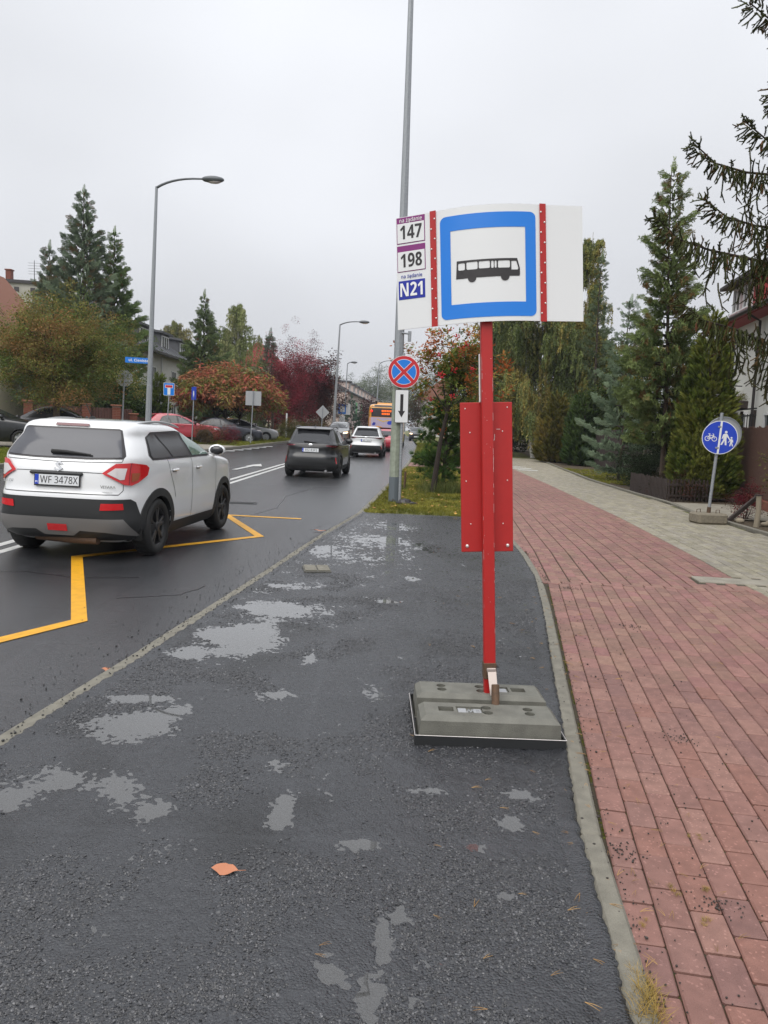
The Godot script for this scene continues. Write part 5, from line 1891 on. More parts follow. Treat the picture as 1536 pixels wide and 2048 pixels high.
	for k in 45:
		var s := Shape.new()
		s.box(Vector3(0.145, 1.85, 0.03), Transform3D(), 0.004)
		part("board", s.mesh(), M.dark_wood, gate, Transform3D(turned(gy), Vector3(gd.x * k * 0.152, 0.98 + rng.randf_range(-0.01, 0.01), gd.y * k * 0.152)))
	var gp := Shape.new()
	gp.box(Vector3(0.14, 0.9, 0.14), Transform3D(Basis(), Vector3(-0.35, 0.42, -0.3)), 0.01)
	part("post", gp.mesh(), M.old_concrete, gate)
	build_right_house()
	# bits along the kerb near the cycle sign
	var post := thing("rusty_post", "weathered stub post standing in the plants right of the cycle sign", "post", Vector3(6.98, 0, -14.35))
	var ps := Shape.new()
	ps.tube([Vector3(0, -0.05, 0), Vector3(0.02, 0.3, 0), Vector3(0.0, 0.62, 0)], [0.055, 0.05, 0.048], 8)
	part("stem", ps.mesh(), M.stone, post)
	ps = Shape.new()
	ps.box(Vector3(0.12, 0.025, 0.10), Transform3D(turned(0.3), Vector3(0, 0.62, 0)), 0.005)
	part("cap", ps.mesh(), M.dark_wood, post)
	var board := Shape.new()
	board.box(Vector3(0.95, 0.09, 0.05), Transform3D(turned(0.35, 0.0, 0.62), Vector3(7.02, 0.26, -15.1)), 0.01)
	tag(part("leaning_board", board.mesh(), M.dark_wood), "dark board propped slantwise beside the concrete block", "board")
	var paving := structure("garden_paving", strip(func(z): return along(OUTER, z) + 0.1, func(z): return 9.4, -15.4, -19.0, 0.5, 6, func(x, z): return 0.045), M.far_paving, "strip of grey paving between the kerb and the picket fence")
	var ordinal := ["nearest", "second", "third", "fourth", "fifth", "sixth", "seventh", "eighth", "furthest"]
	for k in 9:
		var s := Shape.new()
		var sz := rng.randf_range(0.07, 0.17)
		s.ball(Vector3.ZERO, Vector3(sz, sz * 0.55, sz * 0.8), 10)
		var at := Vector3(rng.randf_range(6.85, 7.5), 0.06, -13.3 - k * 0.24)
		tag(part("garden_stone", s.mesh(), M.stone, null, Transform3D(turned(rng.randf() * TAU, 0.1, rng.randf_range(-0.2, 0.2)), at)), "rounded stone edging the plant bed by the weathered post, %s along the kerb" % ordinal[k], "stone", "rounded stones along the plant bed")


func build_pine() -> void:
	var root := thing("pine_shrub", "bushy dark green pine under the tree with red berries", "bush", Vector3(1.5, 0, -20.2))
	var s := Shape.new()
	for k in 70:
		var d := Vector3(rng.randfn(0, 0.55), rng.randf_range(0.2, 1.0), rng.randfn(0, 0.55)).normalized()
		s.tri(Vector3(-0.012, 0, 0), Vector3(0.012, 0, 0), d * rng.randf_range(0.6, 1.0) + Vector3(0, 0.15, 0))
		s.tri(Vector3(0, 0, -0.012), Vector3(0, 0, 0.012), d * rng.randf_range(0.6, 1.0))
	var tuft := s.mesh()
	var trunk := Shape.new()
	trunk.tube([Vector3(0, -0.1, 0), Vector3(0.05, 1.2, 0), Vector3(0, 2.4, 0)], [0.06, 0.045, 0.015], 7)
	part("trunk", trunk.mesh(), M.dark_bark, root)
	var limbs := Shape.new()
	var xs: Array = []
	var cs: Array = []
	for k in 60:
		var t := rng.randf_range(0.02, 1.0)
		var az := rng.randf() * TAU
		var l := lerpf(1.0, 0.3, t) * rng.randf_range(0.6, 1.1)
		var a := Vector3(0, t * 2.2, 0)
		var b := a + Vector3(cos(az) * l, l * 0.45, sin(az) * l)
		limbs.tube([a, b], [0.018, 0.006], 4, false)
		for j in 16:
			var f := rng.randf_range(0.3, 1.0)
			var p := a.lerp(b, f) + Vector3(rng.randfn(0, 0.1), rng.randfn(0, 0.08), rng.randfn(0, 0.1))
			xs.append(Transform3D(looking_up_along(Vector3(cos(az) * 0.7, 0.8, sin(az) * 0.7) + Vector3(rng.randfn(0, 0.4), 0, rng.randfn(0, 0.4)), rng.randf() * TAU) * Basis.from_scale(Vector3.ONE * rng.randf_range(0.11, 0.2)), p))
			cs.append(mix3(lin(0.04, 0.08, 0.022), lin(0.11, 0.20, 0.05), rng.randf()))
	tag(part("limbs", limbs.mesh(), M.dark_bark, root), "", "", "", "stuff")
	scatter("crown", tuft, M.needle, xs, cs, root)
	# rough tall grass round its foot
	var m := tuft_mesh(22, 0.42, 0.12, 0.004)
	var gx: Array = []
	var gc: Array = []
	for k in 90:
		gx.append(Transform3D(turned(rng.randf() * TAU) * Basis.from_scale(Vector3.ONE * rng.randf_range(0.6, 1.2)), Vector3(1.55 + rng.randfn(0, 0.45), 0, -19.4 + rng.randfn(0, 0.35))))
		gc.append(mix3(lin(0.05, 0.085, 0.018), lin(0.17, 0.17, 0.06), rng.randf()))
	tag(scatter("tall_grass", m, M.grass_blade, gx, gc), "tall rough grass around the foot of the tree with red berries")


func build_right_house() -> void:
	var h := thing("white_house", "white house with red roof and dormers behind the fence at the right", "house", Vector3(13.25, 0.05, -30.7), -1.7175)
	var s := Shape.new()
	s.box(Vector3(16, 6.1, 9), Transform3D(Basis(), Vector3(8, 3.05, -4.5)))
	part("wall", s.mesh(), M.white_plaster, h)
	s = Shape.new()
	s.plate(PackedVector2Array([Vector2(-0.65, 6.0), Vector2(0, 5.86), Vector2(4.5, 9.0), Vector2(9.6, 6.0)]), 16.6, Transform3D(turned(PI / 2), Vector3(16.3, 0, 0)))
	var roof := part("roof", s.mesh(), M.red_roof, h)
	s = Shape.new()
	for k in 42:
		s.box(Vector3(0.05, 0.03, 5.8), Transform3D(Basis(Vector3.RIGHT, 0.56), Vector3(0.0 + k * 0.39, 7.42, -1.85)))
	part("roof_ribs", s.mesh(), M.red_roof, roof)
	s = Shape.new()
	s.tube([Vector3(-0.3, 6.0, 0.68), Vector3(16.3, 6.0, 0.68)], [0.075, 0.075], 8)
	part("gutter", s.mesh(), M.gutter, h)
	s = Shape.new()
	s.tube([Vector3(3.9, 5.95, 0.6), Vector3(3.9, 5.7, 0.15), Vector3(3.9, 0.1, 0.12)], [0.05, 0.05, 0.05], 8)
	part("downpipe", s.mesh(), M.gutter, h)
	for k in 3:
		var x := 1.0 + k * 4.4
		s = Shape.new()
		s.box(Vector3(3.0, 1.25, 2.6), Transform3D(Basis(), Vector3(x + 0.55, 6.9, -1.25)))
		part("dormer", s.mesh(), M.red_roof, h)
		s = Shape.new()
		s.box(Vector3(3.5, 0.14, 3.2), Transform3D(Basis(Vector3.RIGHT, 0.10), Vector3(x + 0.55, 7.6, -1.05)), 0.02)
		part("dormer_roof", s.mesh(), M.gutter, h)
		for j in 2:
			s = Shape.new()
			s.box(Vector3(0.22, 1.0, 0.05), Transform3D(Basis(), Vector3(x - 0.12 + j * 1.45, 6.88, 0.07)))
			part("shutter", s.mesh(), M.dark_wood, h)
			window_on(h, Vector3(x - 0.1 + j * 1.3 - 0.15, 6.9, 0.09), 0, 0.95, 0.95, 2)
	# balcony with rail
	s = Shape.new()
	s.box(Vector3(2.6, 0.22, 1.1), Transform3D(Basis(), Vector3(0.9, 3.35, 0.55)), 0.01)
	var bal := part("balcony", s.mesh(), M.white_plaster, h)
	s = Shape.new()
	for y in [3.6, 4.45]:
		s.box(Vector3(2.6, 0.04, 0.04), Transform3D(Basis(), Vector3(0.9, y, 1.05)))
		s.box(Vector3(0.04, 0.04, 1.0), Transform3D(Basis(), Vector3(2.18, y, 0.55)))
	for k in 20:
		s.box(Vector3(0.018, 0.85, 0.018), Transform3D(Basis(), Vector3(-0.35 + k * 0.13, 4.02, 1.05)))
	part("railing", s.mesh(), M.black_steel, bal)
	window_on(h, Vector3(0.6, 4.6, 0.05), 0, 1.1, 1.9, 1)
	window_on(h, Vector3(5.6, 4.3, 0.05), 0, 1.2, 1.3, 2)
	window_on(h, Vector3(2.7, 2.3, 0.05), 0, 0.6, 0.7, 1)
	window_on(h, Vector3(5.6, 1.9, 0.05), 0, 1.2, 1.3, 2)
	s = Shape.new()
	s.box(Vector3(1.0, 2.3, 0.12), Transform3D(Basis(), Vector3(0.6, 1.2, 0.02)), 0.01)
	part("door", s.mesh(), M.window_frame, h)
	# terrace rail with a planter
	var t := thing("terrace_railing", "dark terrace railing before the white house, above the picket fence", "railing", Vector3(11.0, 0.05, -24.8), -1.73)
	s = Shape.new()
	for y in [2.55, 2.35]:
		var rr := Shape.new()
		rr.box(Vector3(3.4, 0.04, 0.04), Transform3D(Basis(), Vector3(0.6, y, 0)))
		part("rail", rr.mesh(), M.black_steel, t)
	for k in 14:
		s.box(Vector3(0.02, 0.9, 0.02), Transform3D(Basis(), Vector3(-1.0 + k * 0.25, 1.95, 0)))
	tag(part("balusters", s.mesh(), M.black_steel, t), "", "", "", "stuff")
	for x in [-0.9, 0.9, 2.2]:
		s = Shape.new()
		s.box(Vector3(0.07, 2.5, 0.07), Transform3D(Basis(), Vector3(x, 1.25, 0)))
		part("post", s.mesh(), M.dark_wood, t)
	s = Shape.new()
	s.box(Vector3(0.07, 1.1, 0.06), Transform3D(Basis(Vector3.BACK, -0.6), Vector3(0.55, 2.0, 0.0)))
	part("brace", s.mesh(), M.dark_wood, t)
	var pl := thing("flower_box", "small planter of flowers on the terrace railing", "planter", Vector3(10.85, 2.62, -24.05), -1.73)
	s = Shape.new()
	s.box(Vector3(0.8, 0.24, 0.24), Transform3D(Basis(), Vector3(0, 0.12, 0)), 0.02)
	part("box", s.mesh(), M.dark_wood, pl)
	var fx: Array = []
	var fc: Array = []
	for k in 14:
		fx.append(Transform3D(turned(k) * Basis.from_scale(Vector3.ONE * 0.14), Vector3(rng.randf_range(-0.36, 0.36), 0.3 + rng.randf_range(0, 0.08), rng.randf_range(-0.08, 0.08))))
		fc.append(mix3(lin(0.08, 0.11, 0.03), lin(0.25, 0.18, 0.08), rng.randf()))
	scatter("flowers", M.leaf_clump_fine, M.leaf, fx, fc, pl)


# ------------------------------------------------------------------ vehicles
# A body is a stack of outlines: at height y, rear end z, front end z, half width, squareness of the corners.
class CarBody:
	var lv: Array = []
	var lift := 0.0

	# the waist of a taller-waisted body sits higher while roof and sills stay
	func up(y: float) -> float:
		return y + lift * smoothstep(0.5, 0.72, y) * (1.0 - smoothstep(1.12, 1.5, y))

	func at(y: float) -> Array:
		if y <= lv[0][0]:
			return lv[0]
		for k in lv.size() - 1:
			if y <= lv[k + 1][0]:
				var t: float = (y - lv[k][0]) / (lv[k + 1][0] - lv[k][0])
				var p: Array = lv[maxi(k - 1, 0)]
				var q: Array = lv[mini(k + 2, lv.size() - 1)]
				var out: Array = [y]
				for j in range(1, 5):
					var a: float = lv[k][j]
					var b: float = lv[k + 1][j]
					var h: float = lv[k + 1][0] - lv[k][0]
					var ma: float = (b - p[j]) / maxf(lv[k + 1][0] - p[0], 0.01) * h
					var mb: float = (q[j] - a) / maxf(q[0] - lv[k][0], 0.01) * h
					ma = clampf(ma, -2.0 * absf(b - a), 2.0 * absf(b - a))
					mb = clampf(mb, -2.0 * absf(b - a), 2.0 * absf(b - a))
					var t2 := t * t
					var t3 := t2 * t
					out.append((2 * t3 - 3 * t2 + 1) * a + (t3 - 2 * t2 + t) * ma + (-2 * t3 + 3 * t2) * b + (t3 - t2) * mb)
				return out
		return lv[-1]

	func side_x(y: float, z: float) -> float:
		var l := at(y)
		var hl: float = (l[1] - l[2]) * 0.5
		var t := clampf(absf(z - (l[1] + l[2]) * 0.5) / hl, 0.0, 1.0)
		return l[3] * pow(1.0 - pow(t, l[4]), 1.0 / l[4])

	func outline(y: float, n: int) -> PackedVector2Array:
		var l := at(y)
		var hl: float = (l[1] - l[2]) * 0.5
		var zc: float = (l[1] + l[2]) * 0.5
		var out := PackedVector2Array()
		for k in n:
			# starts at the middle of the rear, runs round by the right side
			var a := TAU * k / n
			var s := sin(a)
			var c := cos(a)
			var e: float = 2.0 / l[4]
			# even out the spacing along each side
			out.append(Vector2(signf(s) * pow(absf(s), e) * l[3], zc + signf(c) * pow(absf(c), e) * hl))
		return out

	# the point q metres round from the middle of the rear (positive to the right), at height y, pushed out by d
	func wrap(q: float, y0: float, d: float) -> Vector3:
		var y := up(y0)
		var l := at(y)
		var hl: float = (l[1] - l[2]) * 0.5
		var zc: float = (l[1] + l[2]) * 0.5
		var e: float = 2.0 / l[4]
		var last := Vector2(0, zc + hl)
		var run := 0.0
		var steps := 120
		for k in range(1, steps + 1):
			var a := PI * 0.5 * k / steps
			a = a + 0.0
			var p := Vector2(pow(sin(a), e) * l[3], zc + pow(maxf(cos(a), 0.0), e) * hl)
			var seg := p.distance_to(last)
			if run + seg >= absf(q) or k == steps:
				var f := clampf((absf(q) - run) / maxf(seg, 1e-6), 0.0, 1.0)
				var m := last.lerp(p, f)
				var t := (p - last).normalized()
				var n := Vector2(-t.y, t.x)
				if n.x < -0.001 or (absf(n.x) < 0.001 and n.y < 0):
					n = -n
				m += n * d
				return Vector3(m.x * signf(q) if q != 0.0 else m.x, y, m.y)
			run += seg
			last = p
		return Vector3(last.x, y, last.y)


func clip_to_cells(poly: PackedVector2Array, cell: float) -> Array:
	var lo := poly[0]
	var hi := poly[0]
	for p in poly:
		lo = lo.min(p)
		hi = hi.max(p)
	var out: Array = []
	var x := floorf(lo.x / cell) * cell
	while x < hi.x:
		var y := floorf(lo.y / cell) * cell
		while y < hi.y:
			for piece in Geometry2D.intersect_polygons(poly, PackedVector2Array([Vector2(x, y), Vector2(x + cell, y), Vector2(x + cell, y + cell), Vector2(x, y + cell)])):
				out.append(piece)
			y += cell
		x += cell
	return out


# lay a flat outline onto a curved surface; place(u, v) gives the point
func skin(poly: PackedVector2Array, place: Callable, cell := 0.1, flip := false) -> ArrayMesh:
	var s := Shape.new()
	skin_into(s, poly, place, cell, flip)
	return s.mesh()


func skin_into(s: Shape, poly: PackedVector2Array, place: Callable, cell := 0.1, flip := false) -> void:
	for piece in clip_to_cells(poly, cell):
		var t := Geometry2D.triangulate_polygon(piece)
		for k in range(0, t.size(), 3):
			var a: Vector2 = piece[t[k]]
			var b: Vector2 = piece[t[k + 1]]
			var c: Vector2 = piece[t[k + 2]]
			if (b - a).cross(c - a) < 0:
				var w := b
				b = c
				c = w
			var pa: Vector3 = place.call(a.x, a.y)
			var pb: Vector3 = place.call(b.x, b.y)
			var pc: Vector3 = place.call(c.x, c.y)
			if flip:
				s.tri(pa, pc, pb, 1)
			else:
				s.tri(pa, pb, pc, 1)


func poly(a: Array) -> PackedVector2Array:
	var out := PackedVector2Array()
	for p in a:
		out.append(Vector2(p[0], p[1]))
	return out


func mirrored(p: PackedVector2Array) -> PackedVector2Array:
	var out := PackedVector2Array()
	for q in p:
		out.append(Vector2(-q.x, q.y))
	return out


func wheel(root: Node3D, at: Vector3, r: float, width: float, side: float, rim_m: Material) -> void:
	var xf := Transform3D(Basis(Vector3(0, 0, 1), Vector3(side, 0, 0), Vector3(0, side, 0)), at)
	var w := width * 0.5
	var s := Shape.new()
	s.lathe([Vector2(r * 0.64, -w * 0.9), Vector2(r * 0.9, -w), Vector2(r * 0.985, -w * 0.75), Vector2(r, -w * 0.4), Vector2(r, w * 0.4), Vector2(r * 0.985, w * 0.75), Vector2(r * 0.9, w), Vector2(r * 0.68, w * 0.95), Vector2(r * 0.66, w * 0.8)], 30)
	for k in 30:
		var a := TAU * k / 30
		s.box(Vector3(0.012, width * 0.6, 0.010), Transform3D(Basis(Vector3.UP, a), Vector3(sin(a) * r, 0, cos(a) * r)))
	var o := part("wheel", s.mesh(), M.tyre, root, xf)
	s = Shape.new()
	s.lathe([Vector2(r * 0.60, -w * 0.8), Vector2(r * 0.62, w * 0.55), Vector2(r * 0.67, w * 0.82), Vector2(r * 0.69, w * 0.80)], 30)
	s.lathe([Vector2(r * 0.6, w * 0.05), Vector2(0.0, w * 0.05)], 20)
	for k in 5:
		for j in [-0.16, 0.16]:
			var a: float = TAU * k / 5.0
			var b := Basis(Vector3.UP, a)
			s.box(Vector3(r * 0.11, w * 0.35, r * 0.60), Transform3D(b * Basis(Vector3.UP, j), b * Vector3(sin(j) * r * 0.36, w * 0.62, cos(j) * r * 0.36)), r * 0.018)
	s.lathe([Vector2(r * 0.17, w * 0.3), Vector2(r * 0.17, w * 0.8), Vector2(r * 0.13, w * 0.88), Vector2(0, w * 0.88)], 16)
	part("rim", s.mesh(), rim_m, o)


func plate_on(root: Node3D, text: String, at: Transform3D, blue := true) -> void:
	var s := Shape.new()
	s.box(Vector3(0.54, 0.135, 0.012), at, 0.004)
	s.box(Vector3(0.52, 0.115, 0.012), at * Transform3D(Basis(), Vector3(0, 0.0, -0.004)), 0.003)
	var o := part("number_plate_frame", s.mesh(), M.black_steel, root)
	s = Shape.new()
	s.box(Vector3(0.515, 0.112, 0.004), at * Transform3D(Basis(), Vector3(0, 0.006, 0.008)))
	part("number_plate", s.mesh(), M.plate_white, o)
	if blue:
		s = Shape.new()
		s.box(Vector3(0.045, 0.11, 0.002), at * Transform3D(Basis(), Vector3(-0.234, 0.006, 0.0108)))
		part("country_band", s.mesh(), M.sign_deep_blue, o)
		lettering("lettering", "PL", 0.022, M.print_white, o, at * Transform3D(Basis(), Vector3(-0.234, -0.022, 0.0125)), true)
	if text:
		lettering("lettering", text, 0.078, M.print_black, o, at * Transform3D(Basis(), Vector3(0.025, 0.006, 0.0112)), false, 0.92)


func suv_levels() -> Array:
	return [[0.20, 1.80, -1.88, 0.76, 6.0], [0.27, 1.98, -2.00, 0.83, 6.0], [0.42, 2.055, -2.06, 0.872, 6.5], [0.56, 2.085, -2.09, 0.884, 5.4], [0.67, 2.08, -2.09, 0.887, 5.4], [0.72, 2.055, -2.085, 0.884, 5.4], [0.85, 2.045, -2.05, 0.886, 5.2],
		[0.95, 2.03, -1.98, 0.884, 5.2], [1.02, 2.00, -1.62, 0.872, 5.4], [1.07, 1.975, -1.05, 0.852, 5.8], [1.12, 1.94, -0.90, 0.83, 6.2], [1.25, 1.865, -0.60, 0.775, 6.2], [1.40, 1.775, -0.24, 0.712, 6.2], [1.49, 1.72, 0.02, 0.69, 7.0], [1.545, 1.70, 0.20, 0.655, 6.0], [1.58, 1.62, 0.38, 0.59, 5.0], [1.602, 1.45, 0.50, 0.46, 4.0], [1.61, 1.2, 0.62, 0.28, 3.0]]


# body shell with open wheel arches, cap on the roof
func shell(body: CarBody, axles: Array, wheel_r: float, arch: float, rows: int) -> ArrayMesh:
	var s := Shape.new()
	var n := 240
	var y0: float = body.lv[0][0]
	var y1: float = body.lv[-1][0]
	var rings: Array = []
	var ys: Array = []
	for k in rows + 1:
		var t := k / float(rows)
		# more rows near the roof
		ys.append(lerpf(y0, y1, 1.0 - pow(1.0 - t, 1.25)))
	for y in ys:
		rings.append(body.outline(y, n))
	for k in rows:
		for j in n:
			var m := (j + 1) % n
			var a: Vector2 = rings[k][j]
			var b: Vector2 = rings[k][m]
			var c: Vector2 = rings[k + 1][m]
			var d: Vector2 = rings[k + 1][j]
			var mid := (a + b + c + d) * 0.25
			var ym: float = (ys[k] + ys[k + 1]) * 0.5
			var open := false
			if absf(mid.x) > body.at(ym)[3] * 0.8:
				for az in axles:
					if Vector2(mid.y - az, ym - wheel_r).length() < arch:
						open = true
			if open:
				continue
			s.quad(Vector3(a.x, ys[k], a.y), Vector3(b.x, ys[k], b.y), Vector3(c.x, ys[k + 1], c.y), Vector3(d.x, ys[k + 1], d.y), 1)
	var top := Vector3(0, y1 + 0.004, (body.lv[-1][1] + body.lv[-1][2]) * 0.5)
	for j in n:
		var m := (j + 1) % n
		s.tri(Vector3(rings[rows][j].x, y1, rings[rows][j].y), Vector3(rings[rows][m].x, y1, rings[rows][m].y), top, 1)
	return s.mesh()


func arch_parts(root: Node3D, body: CarBody, axles: Array, r: float, arch: float, trim: Material, wide := 0.075) -> void:
	for az in axles:
		for side in [1.0, -1.0]:
			# flared trim round the opening
			var s := Shape.new()
			var seg := 26
			for k in seg:
				var a0 := lerpf(-0.35, PI + 0.35, k / float(seg))
				var a1 := lerpf(-0.35, PI + 0.35, (k + 1) / float(seg))
				var q: Array[Vector3] = []
				for e in [[a0, arch - 0.025], [a1, arch - 0.025], [a1, arch + wide], [a0, arch + wide]]:
					var z: float = az + cos(e[0]) * e[1]
					var y: float = maxf(r + sin(e[0]) * e[1], 0.2)
					q.append(Vector3(side * (body.side_x(y, z) + 0.012), y, z))
				var inner0 := q[0] - Vector3(side * 0.06, 0, 0)
				var inner1 := q[1] - Vector3(side * 0.06, 0, 0)
				var outer0 := q[3] - Vector3(side * 0.03, 0, 0)
				var outer1 := q[2] - Vector3(side * 0.03, 0, 0)
				if side > 0:
					s.quad(q[0], q[1], q[2], q[3], 1)
					s.quad(inner0, inner1, q[1], q[0], 2)
					s.quad(q[3], q[2], outer1, outer0, 3)
				else:
					s.quad(q[3], q[2], q[1], q[0], 1)
					s.quad(q[0], q[1], inner1, inner0, 2)
					s.quad(outer0, outer1, q[2], q[3], 3)
			part("wheel_arch", s.mesh(), trim, root)
			# dark liner behind the wheel
			s = Shape.new()
			for k in 16:
				var a0 := lerpf(-0.3, PI + 0.3, k / 16.0)
				var a1 := lerpf(-0.3, PI + 0.3, (k + 1) / 16.0)
				var p0 := Vector3(0, maxf(r + sin(a0) * (arch + 0.01), 0.2), az + cos(a0) * (arch + 0.01))
				var p1 := Vector3(0, maxf(r + sin(a1) * (arch + 0.01), 0.2), az + cos(a1) * (arch + 0.01))
				var o := Vector3(side * 0.83, 0, 0)
				var i := Vector3(side * 0.48, 0, 0)
				s.quad(p0 + o, p1 + o, p1 + i, p0 + i, 1)
				s.tri(p0 + i, p1 + i, Vector3(side * 0.48, r, az), 2)
			part("wheel_well", s.mesh(), M.black_rubber, root)


func mirror(root: Node3D, side: float, at: Vector3, m: Material) -> void:
	var s := Shape.new()
	s.ball(at + Vector3(side * 0.10, 0.06, 0), Vector3(0.125, 0.085, 0.075), 14)
	s.box(Vector3(0.12, 0.04, 0.06), Transform3D(Basis(), at + Vector3(side * 0.0, -0.02, 0.0)), 0.01)
	var o := part("mirror", s.mesh(), m, root)
	s = Shape.new()
	s.ball(at + Vector3(side * 0.105, 0.06, 0.03), Vector3(0.105, 0.068, 0.055), 14)
	part("mirror_glass", s.mesh(), M.tinted_glass, o)


# an upright family car seen mostly from behind; style picks the details
func suv(label: String, at: Vector3, turn: float, o: Dictionary) -> Node3D:
	var root := thing("parked_car" if o.get("parked", false) else "car", label, "car", at, turn, o.get("group", ""))
	var body := CarBody.new()
	body.lift = o.get("lift", 0.0)
	body.lv = lifted(o.get("levels", suv_levels()), body)
	var paint: Material = M[o.paint]
	var axles: Array = o.get("axles", [1.29, -1.21])
	var r: float = o.get("wheel", 0.345)
	var arch: float = r + 0.055
	var trim: Material = M[o.get("trim", "cladding")]
	part("body", shell(body, axles, r, arch, 46), paint, root)
	arch_parts(root, body, axles, r, arch, trim, o.get("arch_wide", 0.07))
	for az in axles:
		for side in [1.0, -1.0]:
			wheel(root, Vector3(side * (0.887 - 0.125), r, az), r, 0.225, side, M[o.get("rim", "black_rim")])
	var s := Shape.new()
	s.box(Vector3(1.4, 0.14, 3.5), Transform3D(Basis(), Vector3(0, 0.29, 0)))
	s.tube([Vector3(-0.75, r, axles[0]), Vector3(0.75, r, axles[0])], [0.05, 0.05], 8)
	part("underbody", s.mesh(), M.black_rubber, root)
	# side glass on both sides: a dark surround with panes set on it
	var zr: float = o.get("glass_rear", 1.47)
	for side in [1.0, -1.0]:
		var put := func(z: float, y0: float, d: float) -> Vector3:
			var y := body.up(y0)
			return Vector3(side * (body.side_x(y, z) + d), y, z)
		var flip: bool = side > 0
		var frame := poly(o.get("side_frame", [[zr - 0.03, 1.065], [zr + 0.03, 1.12], [zr - 0.11, 1.40], [zr - 0.28, 1.475], [0.35, 1.495], [-0.05, 1.455], [-0.62, 1.10], [-0.74, 1.065]]))
		part("window_surround", skin(frame, func(u, v): return put.call(u, v, 0.004), 0.09, flip), M.print_black, root)
		var panes: Array = o.get("side_panes", [[[zr - 0.05, 1.09], [zr - 0.02, 1.12], [zr - 0.14, 1.39], [zr - 0.27, 1.445], [zr - 0.36, 1.445], [zr - 0.60, 1.09]], [[zr - 0.65, 1.09], [zr - 0.42, 1.45], [0.33, 1.47], [0.24, 1.09]], [[0.14, 1.09], [0.23, 1.47], [0.02, 1.445], [-0.57, 1.09]]])
		for k in panes.size():
			part("window", skin(poly(panes[k]), func(u, v): return put.call(u, v, 0.010), 0.09, flip), M[o.get("front_glass", "tinted_glass")] if k == panes.size() - 1 else M[o.get("side_glass", "tinted_glass")], root)
		# sill cladding, door joints, handles
		part("sill", skin(poly([[axles[0] - arch - 0.02, 0.20], [axles[0] - arch - 0.03, 0.36], [axles[1] + arch + 0.03, 0.36], [axles[1] + arch + 0.02, 0.20]]), func(u, v): return put.call(u, v, 0.014), 0.12, flip), trim, root)
		for line in o.get("door_lines", [[[0.20, 0.36], [0.20, 1.065]], [[1.02, 1.065], [0.98, 0.92], [0.84, 0.70], [0.80, 0.62]], [[-0.78, 0.36], [-0.80, 1.04]]]):
			var j := Shape.new()
			for k in line.size() - 1:
				var p := Vector2(line[k][0], line[k][1])
				var q := Vector2(line[k + 1][0], line[k + 1][1])
				var w := (q - p).orthogonal().normalized() * 0.004
				skin_into(j, PackedVector2Array([p - w, q - w, q + w, p + w]), func(u, v): return put.call(u, v, 0.0035), 0.1, flip)
			part("door_joint", j.mesh(), M.black_steel, root)
		for z in o.get("handles", [0.84, -0.02]):
			s = Shape.new()
			s.box(Vector3(0.03, 0.03, 0.19), Transform3D(Basis(), put.call(z, 0.93, 0.022)), 0.012)
			var hd := part("door_handle", s.mesh(), paint, root)
			s = Shape.new()
			s.box(Vector3(0.012, 0.05, 0.12), Transform3D(Basis(), put.call(z, 0.925, 0.001)), 0.005)
			part("handle_cup", s.mesh(), M.grey_trim, hd)
		mirror(root, side, put.call(-0.70, 1.08, 0.02), M[o.get("mirror", o.paint)])
		if o.get("rails", true):
			s = Shape.new()
			var pts: Array = []
			for k in 11:
				var z := lerpf(1.42, -0.0, k / 10.0)
				var lift := 0.035 * sin(PI * clampf(k / 10.0, 0.0, 1.0))
				pts.append(Vector3(side * 0.60, 1.565 + lift - 0.03 * pow(absf(k - 4) / 6.0, 2), z))
			s.tube(pts, [0.008, 0.016, 0.018, 0.018, 0.018, 0.018, 0.018, 0.018, 0.018, 0.016, 0.008], 6)
			part("roof_rail", s.mesh(), M[o.get("rail", "sign_back")], root)
	# front glass and lamps
	part("windscreen", skin(poly([[-0.66, 1.13], [0.66, 1.13], [0.57, 1.46], [-0.57, 1.46]]), func(u, v):
		var l := body.at(v)
		var t := clampf(absf(u) / l[3], 0, 1)
		var hl: float = (l[1] - l[2]) * 0.5
		return Vector3(u, v, (l[1] + l[2]) * 0.5 - hl * pow(1.0 - pow(t, l[4]), 1.0 / l[4]) - 0.008), 0.12, true), M.tinted_glass, root)
	return root


func body_of(o: Dictionary) -> CarBody:
	var b := CarBody.new()
	b.lift = o.get("lift", 0.0)
	b.lv = lifted(o.get("levels", suv_levels()), b)
	return b


func lifted(levels: Array, b: CarBody) -> Array:
	var out: Array = []
	for l in levels:
		out.append([b.up(l[0]), l[1], l[2], l[3], l[4]])
	return out


func rear_wrap(root: Node3D, body: CarBody, called: String, pts: Array, m: Material, d := 0.006, both := false, cell := 0.07) -> void:
	var p := poly(pts)
	part(called, skin(p, func(u, v): return body.wrap(u, v, d), cell), m, root)
	if both:
		part(called, skin(mirrored(p), func(u, v): return body.wrap(u, v, d), cell), m, root)


